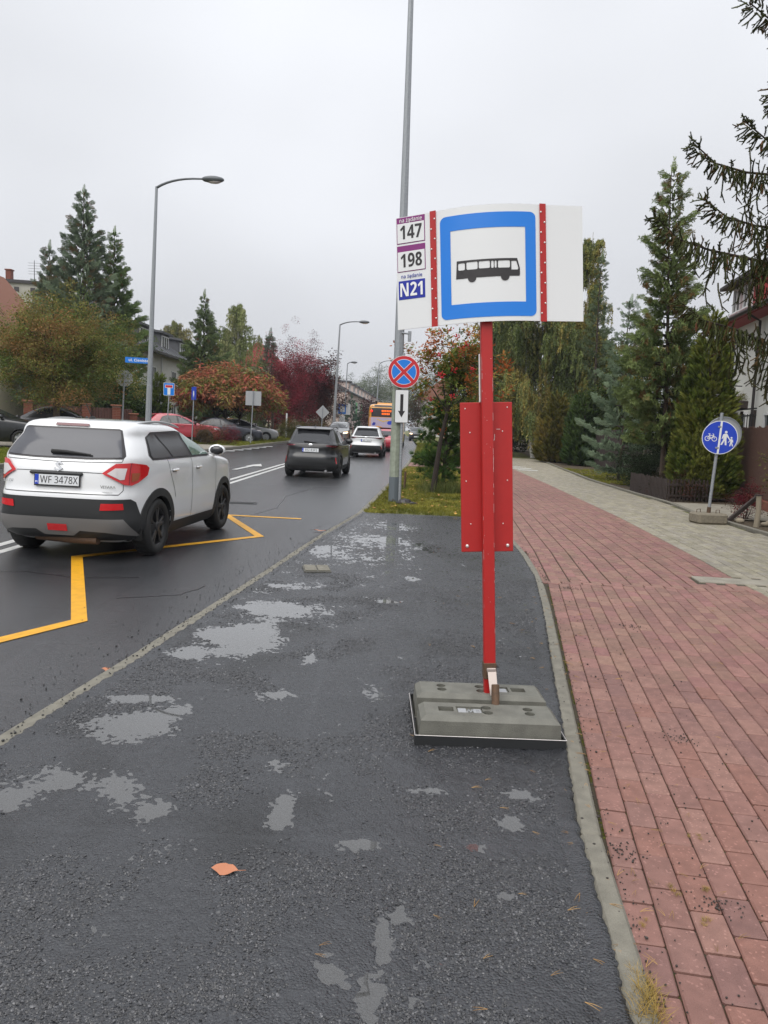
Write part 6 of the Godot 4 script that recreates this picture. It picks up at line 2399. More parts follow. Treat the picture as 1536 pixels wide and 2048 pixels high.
func build_white_suv() -> void:
	var opt := {"paint": "white_car_paint", "front_glass": "green_glass", "side_glass": "wet_side_glass", "lift": 0.085}
	var root := suv("white car in the near lane with red tail lamps, over the yellow zigzag", Vector3(-3.46, -0.098, -10.62), -0.098, opt)
	var b := body_of(opt)
	# rear window, lamps, bumper
	rear_wrap(root, b, "rear_window_surround", [[-0.70, 1.085], [-0.72, 1.12], [-0.585, 1.49], [-0.55, 1.505], [0.55, 1.505], [0.585, 1.49], [0.72, 1.12], [0.70, 1.085], [0.3, 1.07], [-0.3, 1.07]], M.print_black, 0.004)
	rear_wrap(root, b, "rear_window", [[-0.68, 1.105], [-0.565, 1.485], [0.565, 1.485], [0.68, 1.105], [0.3, 1.088], [-0.3, 1.088]], M.wet_rear_glass, 0.009)
	rear_wrap(root, b, "tail_lamp", [[0.50, 0.925], [0.63, 1.035], [0.80, 1.045], [1.03, 1.02], [1.10, 0.985], [1.08, 0.90], [0.92, 0.82], [0.83, 0.79], [0.74, 0.80]], M.red_lens, 0.02, true)
	rear_wrap(root, b, "reversing_lamp", [[0.555, 0.925], [0.63, 0.985], [0.755, 0.985], [0.735, 0.86], [0.69, 0.855]], M.clear_lens, 0.025, true)
	rear_wrap(root, b, "indicator_lamp", [[0.82, 0.93], [0.82, 0.83], [0.91, 0.85], [0.94, 0.93]], M.amber_lens, 0.025, true)
	rear_wrap(root, b, "lamp_seam", [[0.793, 1.046], [0.800, 1.046], [0.800, 0.80], [0.793, 0.80]], M.dark_lens, 0.024, true)
	rear_wrap(root, b, "rear_bumper", [[-1.36, 0.235], [-1.30, 0.38], [-1.12, 0.40], [-1.02, 0.50], [-0.92, 0.63], [-0.84, 0.655], [0.84, 0.655], [0.92, 0.63], [1.02, 0.50], [1.12, 0.40], [1.30, 0.38], [1.36, 0.235]], M.cladding, 0.010)
	rear_wrap(root, b, "skid_plate", [[-0.84, 0.27], [-0.80, 0.40], [-0.74, 0.50], [0.74, 0.50], [0.82, 0.40], [0.96, 0.27], [0.55, 0.345], [0.26, 0.355], [0.17, 0.29], [-0.17, 0.29], [-0.26, 0.355], [-0.55, 0.345]], M.grey_trim, 0.022)
	rear_wrap(root, b, "fog_lamp", [[-0.115, 0.345], [-0.115, 0.425], [0.115, 0.425], [0.115, 0.345]], M.red_lens, 0.028)
	rear_wrap(root, b, "reflector", [[0.50, 0.575], [0.51, 0.625], [0.74, 0.625], [0.75, 0.58]], M.red_lens, 0.018, true)
	rear_wrap(root, b, "high_brake_lamp", [[-0.20, 1.522], [-0.20, 1.552], [0.20, 1.552], [0.20, 1.522]], M.dark_lens, 0.016)
	# joints of the tailgate and the fold above the plate
	var j := Shape.new()
	for run in [[[-0.70, 1.085], [-0.69, 1.05], [0.0, 1.035], [0.69, 1.05], [0.70, 1.085]], [[-0.735, 0.80], [-0.735, 0.735], [-0.69, 0.692], [0.69, 0.692], [0.735, 0.735], [0.735, 0.80]], [[-0.50, 0.925], [-0.3, 0.928], [0.3, 0.928], [0.50, 0.925]]]:
		for k in run.size() - 1:
			var p := Vector2(run[k][0], run[k][1])
			var q := Vector2(run[k + 1][0], run[k + 1][1])
			var w := (q - p).orthogonal().normalized() * 0.0035
			skin_into(j, PackedVector2Array([p - w, q - w, q + w, p + w]), func(u, v): return b.wrap(u, v, 0.003), 0.08)
	part("tailgate_joint", j.mesh(), M.black_steel, root)
	var s := Shape.new()
	# lip over the plate recess
	s.box(Vector3(0.62, 0.035, 0.05), Transform3D(Basis(), Vector3(-0.02, 0.99, 2.045)), 0.012)
	part("plate_lip", s.mesh(), M.black_steel, root)
	plate_on(root, "WF 3478X", Transform3D(Basis(Vector3.RIGHT, -0.06), Vector3(0.0, 0.91, 2.068)))
	# spoiler, wiper, aerial, exhaust
	s = Shape.new()
	s.tube([b.wrap(-0.12, 1.145, 0.03), b.wrap(0.05, 1.148, 0.045), b.wrap(0.34, 1.125, 0.03)], [0.028, 0.02, 0.008], 6)
	s.tube([b.wrap(-0.08, 1.13, 0.02), b.wrap(0.36, 1.115, 0.02)], [0.014, 0.008], 5)
	part("wiper", s.mesh(), M.black_rubber, root)
	s = Shape.new()
	s.ball(Vector3(0.0, 1.612, 1.25), Vector3(0.035, 0.03, 0.06), 10)
	s.tube([Vector3(0, 1.63, 1.26), Vector3(-0.0, 1.78, 1.40)], [0.008, 0.005], 6)
	part("aerial", s.mesh(), M.black_rubber, root)
	s = Shape.new()
	s.tube([Vector3(-0.35, 0.25, 1.86), Vector3(0.05, 0.245, 1.9), Vector3(0.42, 0.24, 1.94)], [0.055, 0.06, 0.05], 10)
	part("exhaust", s.mesh(), M.rusty_steel, root)
	# badge: two hooked strokes forming an S
	s = Shape.new()
	var badge := poly([[0.035, 0.042], [0.0, 0.062], [-0.05, 0.024], [-0.018, 0.0], [0.012, -0.022], [-0.006, -0.035], [-0.042, -0.012], [-0.056, -0.024], [-0.004, -0.062], [0.05, -0.022], [0.018, 0.002], [-0.012, 0.022], [0.004, 0.034], [0.03, 0.02]])
	s.plate(badge, 0.012, Transform3D(Basis(Vector3.RIGHT, -0.25), b.wrap(0.0001, 0.985, 0.02)))
	part("badge", s.mesh(), M.chrome, root)
	lettering("lettering", "SUZUKI", 0.03, M.chrome, root, Transform3D(Basis(Vector3.RIGHT, -0.05), b.wrap(-0.58, 0.80, 0.012)), true, 1.15)
	lettering("lettering", "VITARA", 0.03, M.chrome, root, Transform3D(Basis(Vector3.UP, 0.12), b.wrap(0.57, 0.775, 0.014)), true, 1.15)
	lettering("lettering", "HYBRID", 0.018, M.silver_trim, root, Transform3D(Basis(Vector3.UP, 0.12), b.wrap(0.57, 0.715, 0.014)), false, 1.3)


func crossover(label: String, at: Vector3, turn: float, paint: String, plate: String, o := {}) -> Node3D:
	var opt := {"paint": paint, "rim": "black_rim", "rails": o.get("rails", true), "rail": "print_black", "glass_rear": 1.18, "mirror": "print_black"}
	opt.merge(o)
	var lv := suv_levels()
	# a rounder tail with a shelf under the glass
	lv[5] = [0.74, 2.045, -2.085, 0.875, 4.6]
	lv[6] = [0.86, 2.02, -2.05, 0.872, 4.6]
	lv[7] = [0.95, 2.03, -1.98, 0.868, 4.6]
	lv[9] = [1.07, 1.96, -1.05, 0.842, 5.5]
	lv[10] = [1.12, 1.90, -0.90, 0.80, 5.5]
	lv[11] = [1.25, 1.77, -0.60, 0.745, 5.5]
	lv[12] = [1.40, 1.60, -0.24, 0.68, 5.5]
	lv[13] = [1.49, 1.50, 0.02, 0.63, 5.5]
	lv[14] = [1.545, 1.46, 0.20, 0.59, 5.0]
	lv[15] = [1.575, 1.36, 0.34, 0.52, 4.5]
	lv[16] = [1.592, 1.2, 0.44, 0.42, 4.0]
	lv[17] = [1.6, 1.0, 0.52, 0.25, 3.0]
	lv[3] = [0.56, 2.09, -2.09, 0.885, 5.0]
	lv[4] = [0.67, 2.075, -2.09, 0.883, 5.0]
	opt["levels"] = lv
	var root := suv(label, at, turn, opt)
	var b := body_of(opt)
	rear_wrap(root, b, "rear_window", [[-0.68, 1.085], [-0.53, 1.47], [0.53, 1.47], [0.68, 1.085]], M.tinted_glass, 0.006)
	var lip := Shape.new()
	lip.box(Vector3(1.10, 0.035, 0.24), Transform3D(Basis(Vector3.RIGHT, 0.12), Vector3(0, 1.535, 1.50)), 0.015)
	part("spoiler", lip.mesh(), M[paint], root)
	rear_wrap(root, b, "light_bar", [[-1.02, 0.99], [-1.0, 1.035], [-0.5, 1.05], [0.5, 1.05], [1.0, 1.035], [1.02, 0.99], [0.78, 0.955], [0.5, 0.99], [-0.5, 0.99], [-0.78, 0.955]], M.print_black, 0.012)
	rear_wrap(root, b, "tail_lamp", [[0.48, 1.0], [0.48, 1.035], [0.98, 1.025], [1.0, 0.995], [0.80, 0.965]], M.dark_lens, 0.018, true)
	rear_wrap(root, b, "rear_bumper", [[-1.3, 0.25], [-1.1, 0.40], [-0.80, 0.60], [-0.70, 0.62], [0.70, 0.62], [0.80, 0.60], [1.1, 0.40], [1.3, 0.25]] if paint != "black_car_paint" else [[-1.3, 0.25], [-1.0, 0.38], [-0.86, 0.60], [0.86, 0.60], [1.0, 0.38], [1.3, 0.25]], M.cladding, 0.010)
	rear_wrap(root, b, "bumper_step", [[-0.78, 0.28], [-0.70, 0.38], [0.70, 0.38], [0.78, 0.28]], M.black_rubber, 0.018)
	rear_wrap(root, b, "reflector", [[0.86, 0.46], [0.83, 0.64], [0.875, 0.66], [0.92, 0.46]], M.red_lens, 0.02, true)
	var s := Shape.new()
	s.tube([b.wrap(-0.22, 1.13, 0.03), b.wrap(0.2, 1.10, 0.025)], [0.022, 0.008], 6)
	part("wiper", s.mesh(), M.black_rubber, root)
	s = Shape.new()
	s.ball(Vector3.ZERO, Vector3(0.075, 0.05, 0.012), 14)
	part("badge", s.mesh(), M.chrome, root, Transform3D(Basis(), b.wrap(0.0001, 1.02, 0.025)))
	plate_on(root, plate, Transform3D(Basis(Vector3.RIGHT, -0.08), b.wrap(0.0001, 0.86, 0.02)))
	s = Shape.new()
	s.tube([Vector3(0.5, 0.24, 1.95), Vector3(0.5, 0.24, 2.08)], [0.035, 0.035], 8)
	part("exhaust", s.mesh(), M.silver_trim, root)
	s = Shape.new()
	s.box(Vector3(0.03, 0.05, 0.12), Transform3D(Basis(), Vector3(0, 1.625, 1.2)), 0.01)
	part("aerial", s.mesh(), M.print_black, root)
	front_lamps(root, b, o.get("lit", false))
	return root


func front_lamps(root: Node3D, b: CarBody, lit: bool) -> void:
	var front := func(u: float, v: float, d: float) -> Vector3:
		var p := b.wrap(u, v, 0.0)
		var l := b.at(v)
		return Vector3(p.x, v, (l[1] + l[2]) - p.z - d)
	for side in [1.0, -1.0]:
		var lamp := poly([[0.48 * side, 0.76], [0.50 * side, 0.86], [0.86 * side, 0.90], [1.02 * side, 0.88], [0.84 * side, 0.78]])
		part("headlamp", skin(lamp, func(u, v): return front.call(u, v, 0.012), 0.08, true), M.lit_headlamp if lit else M.clear_lens, root)
	part("grille", skin(poly([[-0.46, 0.52], [-0.44, 0.80], [0.44, 0.80], [0.46, 0.52]]), func(u, v): return front.call(u, v, 0.012), 0.1, true), M.print_black, root)
	part("lower_grille", skin(poly([[-0.6, 0.28], [-0.66, 0.44], [0.66, 0.44], [0.6, 0.28]]), func(u, v): return front.call(u, v, 0.012), 0.1, true), M.cladding, root)
	var s := Shape.new()
	s.box(Vector3(0.52, 0.11, 0.015), Transform3D(Basis(), front.call(0.0001, 0.49, 0.02)), 0.004)
	part("number_plate", s.mesh(), M.plate_white, root)


# lower saloon and hatchback shapes for the parked cars
func low_levels() -> Array:
	return [[0.18, 1.95, -2.0, 0.76, 5.0], [0.26, 2.12, -2.15, 0.84, 5.0], [0.42, 2.20, -2.24, 0.885, 5.0], [0.56, 2.22, -2.25, 0.895, 5.0], [0.68, 2.20, -2.22, 0.895, 5.0], [0.78, 2.17, -2.10, 0.89, 5.0], [0.86, 2.12, -1.85, 0.88, 5.5], [0.92, 2.05, -1.35, 0.865, 6.0],
		[0.97, 1.90, -0.98, 0.84, 6.0], [1.05, 1.70, -0.76, 0.80, 6.5], [1.18, 1.45, -0.45, 0.735, 6.5], [1.30, 1.18, -0.12, 0.66, 6.0], [1.38, 0.95, 0.12, 0.60, 5.0], [1.42, 0.78, 0.28, 0.50, 4.0], [1.44, 0.6, 0.34, 0.32, 3.0]]


func low_car(label: String, at: Vector3, turn: float, paint: String, scale_y := 1.0, parked := true) -> Node3D:
	var lv := low_levels()
	for k in lv.size():
		lv[k][0] *= scale_y
	var f := scale_y
	var root := suv(label, at, turn, {"paint": paint, "levels": lv, "parked": parked, "rails": false, "axles": [1.36, -1.36], "wheel": 0.33, "rim": "alloy_rim", "trim": paint, "arch_wide": 0.03, "glass_rear": 1.3,
		"side_frame": [[1.45, 0.98 * f], [1.05, 1.28 * f], [0.7, 1.35 * f], [0.3, 1.36 * f], [-0.02, 1.30 * f], [-0.62, 1.02 * f], [-0.72, 0.97 * f]],
		"side_panes": [[[1.35, 0.995 * f], [1.03, 1.25 * f], [0.72, 1.32 * f], [0.40, 1.33 * f], [0.36, 0.995 * f]], [[0.28, 0.995 * f], [0.32, 1.33 * f], [0.04, 1.29 * f], [-0.58, 0.995 * f]]],
		"door_lines": [[[0.32, 0.3], [0.32, 0.97 * f]], [[1.05, 0.75], [1.2, 0.95 * f]], [[-0.82, 0.35], [-0.80, 0.95 * f]]], "handles": [0.95, 0.15]})
	var b := CarBody.new()
	b.lv = lv
	rear_wrap(root, b, "tail_lamp", [[0.55, 0.72 * f], [0.55, 0.84 * f], [0.98, 0.84 * f], [1.02, 0.74 * f]], M.dark_lens, 0.012, true)
	rear_wrap(root, b, "rear_window", [[-0.6, 1.0 * f], [-0.48, 1.3 * f], [0.48, 1.3 * f], [0.6, 1.0 * f]], M.tinted_glass, 0.006)
	front_lamps(root, b, false)
	return root


func build_traffic() -> void:
	build_white_suv()
	crossover("black crossover car ahead of the white car in the same lane", Vector3(-2.25, road_height(-2.2, -26.0), -26.0), -0.06, "black_car_paint", "RSI 83FS")
	crossover("white crossover car with black bumper, behind the bus", Vector3(-1.0, road_height(-1.0, -41.9), -41.9), -0.045, "white_car_paint", "WE 7J05J", {"rail": "white_car_paint"})
	crossover("oncoming grey car with its headlamps lit, left of the white crossover", Vector3(-3.55, road_height(-3.5, -57.0), -57.0), PI - 0.04, "grey_car_paint", "", {"lit": true})
	low_car("red car half hidden between the white crossover and the bus", Vector3(0.05, road_height(0.0, -50.0), -50.6), -0.04, "red_car_paint", 0.96, false)
	crossover("far dark car with headlamps lit at the end of the road", Vector3(3.4, road_height(1.5, -88.0) , -90.0), PI - 0.05, "dark_car_paint", "", {"lit": true})
	low_car("black parked car with silver wheels, nose toward the road, nearest at left", Vector3(-15.2, 0.2, -29.6), -1.45, "black_car_paint", 1.10)
	low_car("dark blue-black parked car behind the white car's left shoulder", Vector3(-14.2, 0.25, -34.2), -1.35, "dark_car_paint", 1.10)
	crossover("red parked car left of the orange-brown sumac", Vector3(-11.4, 0.22, -43.0), -1.35, "red_car_paint", "", {"parked": true, "rim": "alloy_rim", "rails": false})
	low_car("dark parked car half under the sumac, right of the red car", Vector3(-9.9, 0.25, -47.2), -1.3, "dark_car_paint", 1.02)
	low_car("silver parked car behind the sumac stems", Vector3(-9.6, 0.25, -51.8), -1.3, "silver_car_paint", 1.02)
	build_bus()


func build_bus() -> void:
	var root := thing("city_bus", "yellow and red city bus with a lilac advert on its back", "bus", Vector3(-0.15, road_height(0.0, -56.0), -53.6), -0.03)
	# origin at the rear; the body runs forward to z = -12
	var b := CarBody.new()
	b.lv = [[0.30, 0.0, -11.9, 1.22, 14.0], [0.45, 0.05, -12.0, 1.27, 14.0], [1.2, 0.05, -12.0, 1.275, 14.0], [2.3, 0.02, -12.0, 1.275, 14.0], [2.75, -0.02, -11.9, 1.26, 12.0], [2.92, -0.1, -11.7, 1.2, 10.0], [3.0, -0.3, -11.5, 1.08, 8.0], [3.02, -0.6, -11.2, 0.9, 6.0]]
	part("body", shell(b, [-3.0, -9.2], 0.48, 0.55, 30), M.bus_yellow, root)
	arch_parts(root, b, [-3.0, -9.2], 0.48, 0.55, M.cladding, 0.02)
	for az in [-3.0, -9.2]:
		for side in [1.0, -1.0]:
			wheel(root, Vector3(side * 1.12, 0.48, az), 0.48, 0.28, side, M.alloy_rim)
	var s := Shape.new()
	s.box(Vector3(2.2, 0.2, 11.2), Transform3D(Basis(), Vector3(0, 0.42, -6)))
	part("underbody", s.mesh(), M.black_rubber, root)
	for side in [1.0, -1.0]:
		var put := func(z: float, y: float, d: float) -> Vector3:
			return Vector3(side * (b.side_x(y, z) + d), y, z)
		for k in 8:
			var z0 := -0.5 - k * 1.4
			part("window", skin(poly([[z0, 1.15], [z0, 2.35], [z0 - 1.3, 2.35], [z0 - 1.3, 1.15]]), func(u, v): return put.call(u, v, 0.012), 0.5, side > 0), M.tinted_glass, root)
		part("red_skirt", skin(poly([[-0.2, 0.35], [-0.2, 0.85], [-2.4, 0.85], [-2.4, 0.35]]), func(u, v): return put.call(u, v, 0.008), 0.4, side > 0), M.bus_red, root)
		part("red_skirt", skin(poly([[-3.6, 0.35], [-3.6, 0.85], [-8.6, 0.85], [-8.6, 0.35]]), func(u, v): return put.call(u, v, 0.008), 0.4, side > 0), M.bus_red, root)
	if true:
		for z in [-1.6, -5.4]:
			part("door", skin(poly([[z, 0.42], [z, 2.3], [z - 1.25, 2.3], [z - 1.25, 0.42]]), func(u, v): return Vector3(b.side_x(v, u) + 0.02, v, u), 0.4, true), M.tinted_glass, root)
	# the back
	var rear := func(called: String, pts: Array, m: Material, d: float) -> void:
		part(called, skin(poly(pts), func(u, v): return b.wrap(u, v, d), 0.2), m, root)
	rear.call("destination_panel", [[-1.18, 2.12], [-1.14, 2.72], [1.14, 2.72], [1.18, 2.12]], M.print_black, 0.012)
	rear.call("roof_edge", [[-1.05, 2.80], [-1.0, 2.93], [1.0, 2.93], [1.05, 2.80]], M.print_black, 0.015)
	rear.call("advert", [[-1.15, 0.98], [-1.15, 2.08], [1.15, 2.08], [1.15, 0.98]], M.bus_advert, 0.012)
	rear.call("engine_cover", [[-1.05, 0.40], [-1.05, 0.94], [1.05, 0.94], [1.05, 0.40]], M.bus_red, 0.012)
	rear.call("advert_shape", [[-1.1, 1.0], [-1.1, 1.35], [-0.8, 1.25], [-0.62, 1.5], [-0.3, 1.46], [-0.2, 1.2], [-0.25, 1.0]], M.bus_yellow, 0.018)
	rear.call("advert_shape", [[-0.62, 1.98], [-0.2, 1.84], [0.1, 1.92], [0.4, 1.86], [0.4, 1.8], [0.1, 1.86], [-0.2, 1.78], [-0.62, 1.92]], M.sign_yellow, 0.018)
	rear.call("advert_shape", [[0.08, 1.68], [0.15, 1.85], [0.4, 1.88], [0.5, 1.75], [0.4, 1.62], [0.2, 1.6]], M.sign_deep_blue, 0.020)
	rear.call("advert_shape", [[0.55, 1.08], [0.55, 1.3], [1.1, 1.3], [1.1, 1.08]], M.sign_purple, 0.020)
	rear.call("advert_shape", [[-0.95, 1.6], [-0.85, 1.75], [-0.7, 1.7], [-0.75, 1.55], [-0.9, 1.5]], M.night_blue, 0.019)
	for k in 14:
		s = Shape.new()
		s.box(Vector3(0.085, 0.13, 0.01), Transform3D(Basis(), Vector3(-0.28 + k * 0.115 - (0.4 if k > 8 else 0.0) + (0.0 if k <= 8 else -0.62), 2.53 if k <= 8 else 2.33, 0.045)), 0.003)
		part("display_block", s.mesh(), M.led_amber, root)
	lettering("lettering", "1", 0.34, M.led_amber, root, Transform3D(Basis(), Vector3(0.98, 2.42, 0.05)), true, 1.0)
	for side in [1.0, -1.0]:
		s = Shape.new()
		s.ball(Vector3(side * 1.02, 2.5, 0.03), Vector3(0.09, 0.09, 0.03), 12)
		part("brake_lamp", s.mesh(), M.lit_red_lamp, root)
		s = Shape.new()
		s.ball(Vector3(side * 1.08, 0.62, 0.06), Vector3(0.08, 0.16, 0.03), 12)
		part("tail_lamp", s.mesh(), M.red_lens, root)
	s = Shape.new()
	s.box(Vector3(1.6, 0.16, 2.6), Transform3D(Basis(), Vector3(0, 3.06, -3.0)), 0.05)
	part("roof_unit", s.mesh(), M.bus_yellow, root)
	s = Shape.new()
	s.tube([Vector3(-0.75, 3.0, -0.8), Vector3(-0.75, 3.22, -0.8)], [0.07, 0.09], 8)
	part("roof_vent", s.mesh(), M.print_black, root)


# ------------------------------------------------------------------ far end of the street
func build_far_end() -> void:
	var h := thing("row_houses", "long pale row of houses with many dormers at the end of the road", "houses", Vector3(-6.0, 0.5, -112.0), 0.0)
	var d := Vector2(4.2, -80.0).normalized()
	var yaw := atan2(d.x, -d.y)
	var s := Shape.new()
	s.box(Vector3(9, 6.0, 80), Transform3D(turned(-yaw), Vector3(-4.5 + 2.1, 3.0, -40)))
	part("wall", s.mesh(), M.pink_plaster, h)
	s = Shape.new()
	s.plate(PackedVector2Array([Vector2(0.6, 5.9), Vector2(-4.5, 8.8), Vector2(-9.6, 5.9)]), 80.6, Transform3D(turned(-yaw), Vector3(0.0, 0, 0.3)))
	part("roof", s.mesh(), M.grey_roof, h)
	for k in 11:
		var z := -4.0 - k * 7.0
		var x := -z * d.x / -d.y * 1.0
		s = Shape.new()
		s.box(Vector3(2.0, 1.5, 2.8), Transform3D(turned(-yaw), Vector3(x - 1.2, 6.8, z)))
		part("dormer", s.mesh(), M.pink_plaster, h)
		s = Shape.new()
		s.box(Vector3(2.4, 0.2, 3.2), Transform3D(turned(-yaw), Vector3(x - 1.1, 7.6, z)))
		part("dormer_roof", s.mesh(), M.grey_roof, h)
		window_on(h, Vector3(x - 0.16, 6.8, z), PI / 2 - yaw, 1.6, 0.9, 2)
		window_on(h, Vector3(x + 0.05, 4.2, z), PI / 2 - yaw, 1.6, 1.5, 2)
	for k in 2:
		s = Shape.new()
		s.box(Vector3(0.1, 2.6, 2.6), Transform3D(turned(-yaw), Vector3(0.75 + k * 0.5, 3.6, -14.0 - k * 10.0)))
		part("banner", s.mesh(), M.green_print, h)
	var far := [["poplar grove left of the far street lamp", Vector3(-3.5, 0.5, -215), 7.0, 9.5], ["poplar beyond the end of the road, right of the first", Vector3(4.0, 0.5, -205), 6.0, 8.5], ["paler tree beyond the bus roof", Vector3(-9.5, 0.5, -225), 6.0, 7.5], ["far tree rising over the right of the bus", Vector3(11.5, 0.5, -190), 6.0, 8.5], ["distant low tree past the row houses", Vector3(-16.5, 0.5, -205), 6.5, 8.0]]
	for q in far:
		broadleaf("far_tree", q[0], q[1], Vector3(0, q[3], 0), Vector3(q[2], q[3] * 0.85, q[2] * 0.7), 620, 1.2, [lin(0.06, 0.085, 0.035), lin(0.10, 0.13, 0.055), lin(0.14, 0.16, 0.08)], {"trunk": 0.3, "mesh": M.leaf_clump_fine, "lumps": 0.4})
	broadleaf("far_tree", "dark red tree in front of the far row houses", Vector3(-2.6, 0.4, -104), Vector3(0, 2.6, 0), Vector3(1.5, 2.4, 1.5), 240, 0.5, [lin(0.04, 0.015, 0.015), lin(0.10, 0.03, 0.03)], {"trunk": 0.12})
	conifer("far_conifer", "small dark conifer before the far row houses", Vector3(-4.6, 0.4, -96), 4.6, 1.6, {"spray": 0.9})
	broadleaf("far_tree", "reddish shrub tree right of the bus roof", Vector3(4.6, 0.4, -120), Vector3(0, 4.0, 0), Vector3(2.2, 3.4, 2.0), 260, 0.6, [lin(0.09, 0.04, 0.02), lin(0.06, 0.06, 0.02)], {"trunk": 0.15})
	h = thing("far_house", "small white gabled house behind the no-stopping sign, far off", "house", Vector3(9.0, 0.4, -135))
	s = Shape.new()
	s.box(Vector3(8, 6.5, 8), Transform3D(Basis(), Vector3(0, 3.2, -4)))
	part("wall", s.mesh(), M.white_plaster, h)
	s = Shape.new()
	s.plate(PackedVector2Array([Vector2(4.4, 6.3), Vector2(0, 10.0), Vector2(-4.4, 6.3)]), 8.6, Transform3D(Basis(), Vector3(0, 0, 0.3)))
	part("roof", s.mesh(), M.orange_roof, h)
	var back := [["dark tree wall closing the view behind the far left houses", Vector3(-42, 0.3, -128), 16.0, 6.5], ["dense trees behind the cream house", Vector3(-32, 0.3, -112), 9.0, 6.0], ["tree mass behind the white house on the right", Vector3(30, 0.1, -70), 10.0, 6.0]]
	for q in back:
		broadleaf("background_tree", q[0], q[1], Vector3(0, q[3], 0), Vector3(q[2], q[3] * 0.95, 4.0), 900, 1.1, [lin(0.035, 0.05, 0.02), lin(0.06, 0.08, 0.03), lin(0.10, 0.10, 0.04)], {"trunk": 0.3, "mesh": M.leaf_clump_fine})


# ------------------------------------------------------------------ street furniture
func lean_basis(foot: Vector3, head: Vector3) -> Basis:
	var y := (head - foot).normalized()
	var z := Vector3.BACK
	z = (z - y * z.dot(y)).normalized()
	return Basis(y.cross(z), y, z)


func street_lamp(label: String, foot: Vector3, head: Vector3, tip: Vector3, r: float) -> void:
	var root := thing("street_lamp", label, "street lamp", foot, 0.0, "street lamps along the far kerb")
	var top := head - foot
	var t := tip - foot
	var s := Shape.new()
	s.tube([Vector3(0, -0.1, 0), top * 0.25, top * 0.251, top * 0.6, top], [r, r * 0.86, r * 0.80, r * 0.62, r * 0.40], 8, true, -1)
	part("pole", s.mesh(), M.galvanised, root)
	s = Shape.new()
	var q := t - top
	var pts: Array = []
	var rad: Array = []
	for k in 9:
		var u := k / 8.0
		pts.append((top - Vector3.UP * 0.04).lerp(top + Vector3(q.x * 0.30, q.y + 0.10, 0), u).lerp((top + Vector3(q.x * 0.30, q.y + 0.10, 0)).lerp(t - Vector3(q.x * 0.15, -0.02, 0), u), u))
		rad.append(r * lerpf(0.40, 0.24, u))
	s.tube(pts, rad, 8)
	part("arm", s.mesh(), M.lamp_grey, root)
	s = Shape.new()
	s.ball(t - Vector3(0.2, -0.03, 0), Vector3(0.45, 0.13, 0.19), 14)
	var hd := part("lamp_head", s.mesh(), M.lamp_grey, root)
	s = Shape.new()
	s.ball(t - Vector3(0.15, 0.045, 0), Vector3(0.28, 0.085, 0.14), 12)
	part("lamp_glass", s.mesh(), M.clear_lens, hd)
	s = Shape.new()
	s.box(Vector3(0.10, 0.42, 0.02), Transform3D(Basis(), Vector3(0, 0.9, r + 0.01)), 0.005)
	part("hatch", s.mesh(), M.lamp_grey, root)


func ring_poly(r: float, n := 40) -> PackedVector2Array:
	var out := PackedVector2Array()
	for k in n:
		out.append(Vector2(cos(TAU * k / n), sin(TAU * k / n)) * r)
	return out


func rounded(w: float, h: float, r: float) -> PackedVector2Array:
	var out := PackedVector2Array()
	for c in [[w * 0.5 - r, h * 0.5 - r, 0.0], [-w * 0.5 + r, h * 0.5 - r, PI / 2], [-w * 0.5 + r, -h * 0.5 + r, PI], [w * 0.5 - r, -h * 0.5 + r, PI * 1.5]]:
		for k in 6:
			var a: float = c[2] + PI / 2 * k / 5.0
			out.append(Vector2(c[0] + cos(a) * r, c[1] + sin(a) * r))
	return out


func flat(parent: Node3D, called: String, p: PackedVector2Array, m: String, xf: Transform3D, z: float, thick := 0.001) -> MeshInstance3D:
	var s := Shape.new()
	s.plate(p, thick, xf * Transform3D(Basis(), Vector3(0, 0, z)))
	return part(called, s.mesh(), M[m], parent)


func sign_pole(root: Node3D, foot: Vector3, head: Vector3, r: float, m := "galvanised") -> void:
	var s := Shape.new()
	s.tube([foot, head], [r, r], 12)
	part("post", s.mesh(), M[m], root)


func bar(a: Vector2, b: Vector2, w: float) -> PackedVector2Array:
	var n := (b - a).orthogonal().normalized() * w * 0.5
	return PackedVector2Array([a + n, b + n, b - n, a - n])


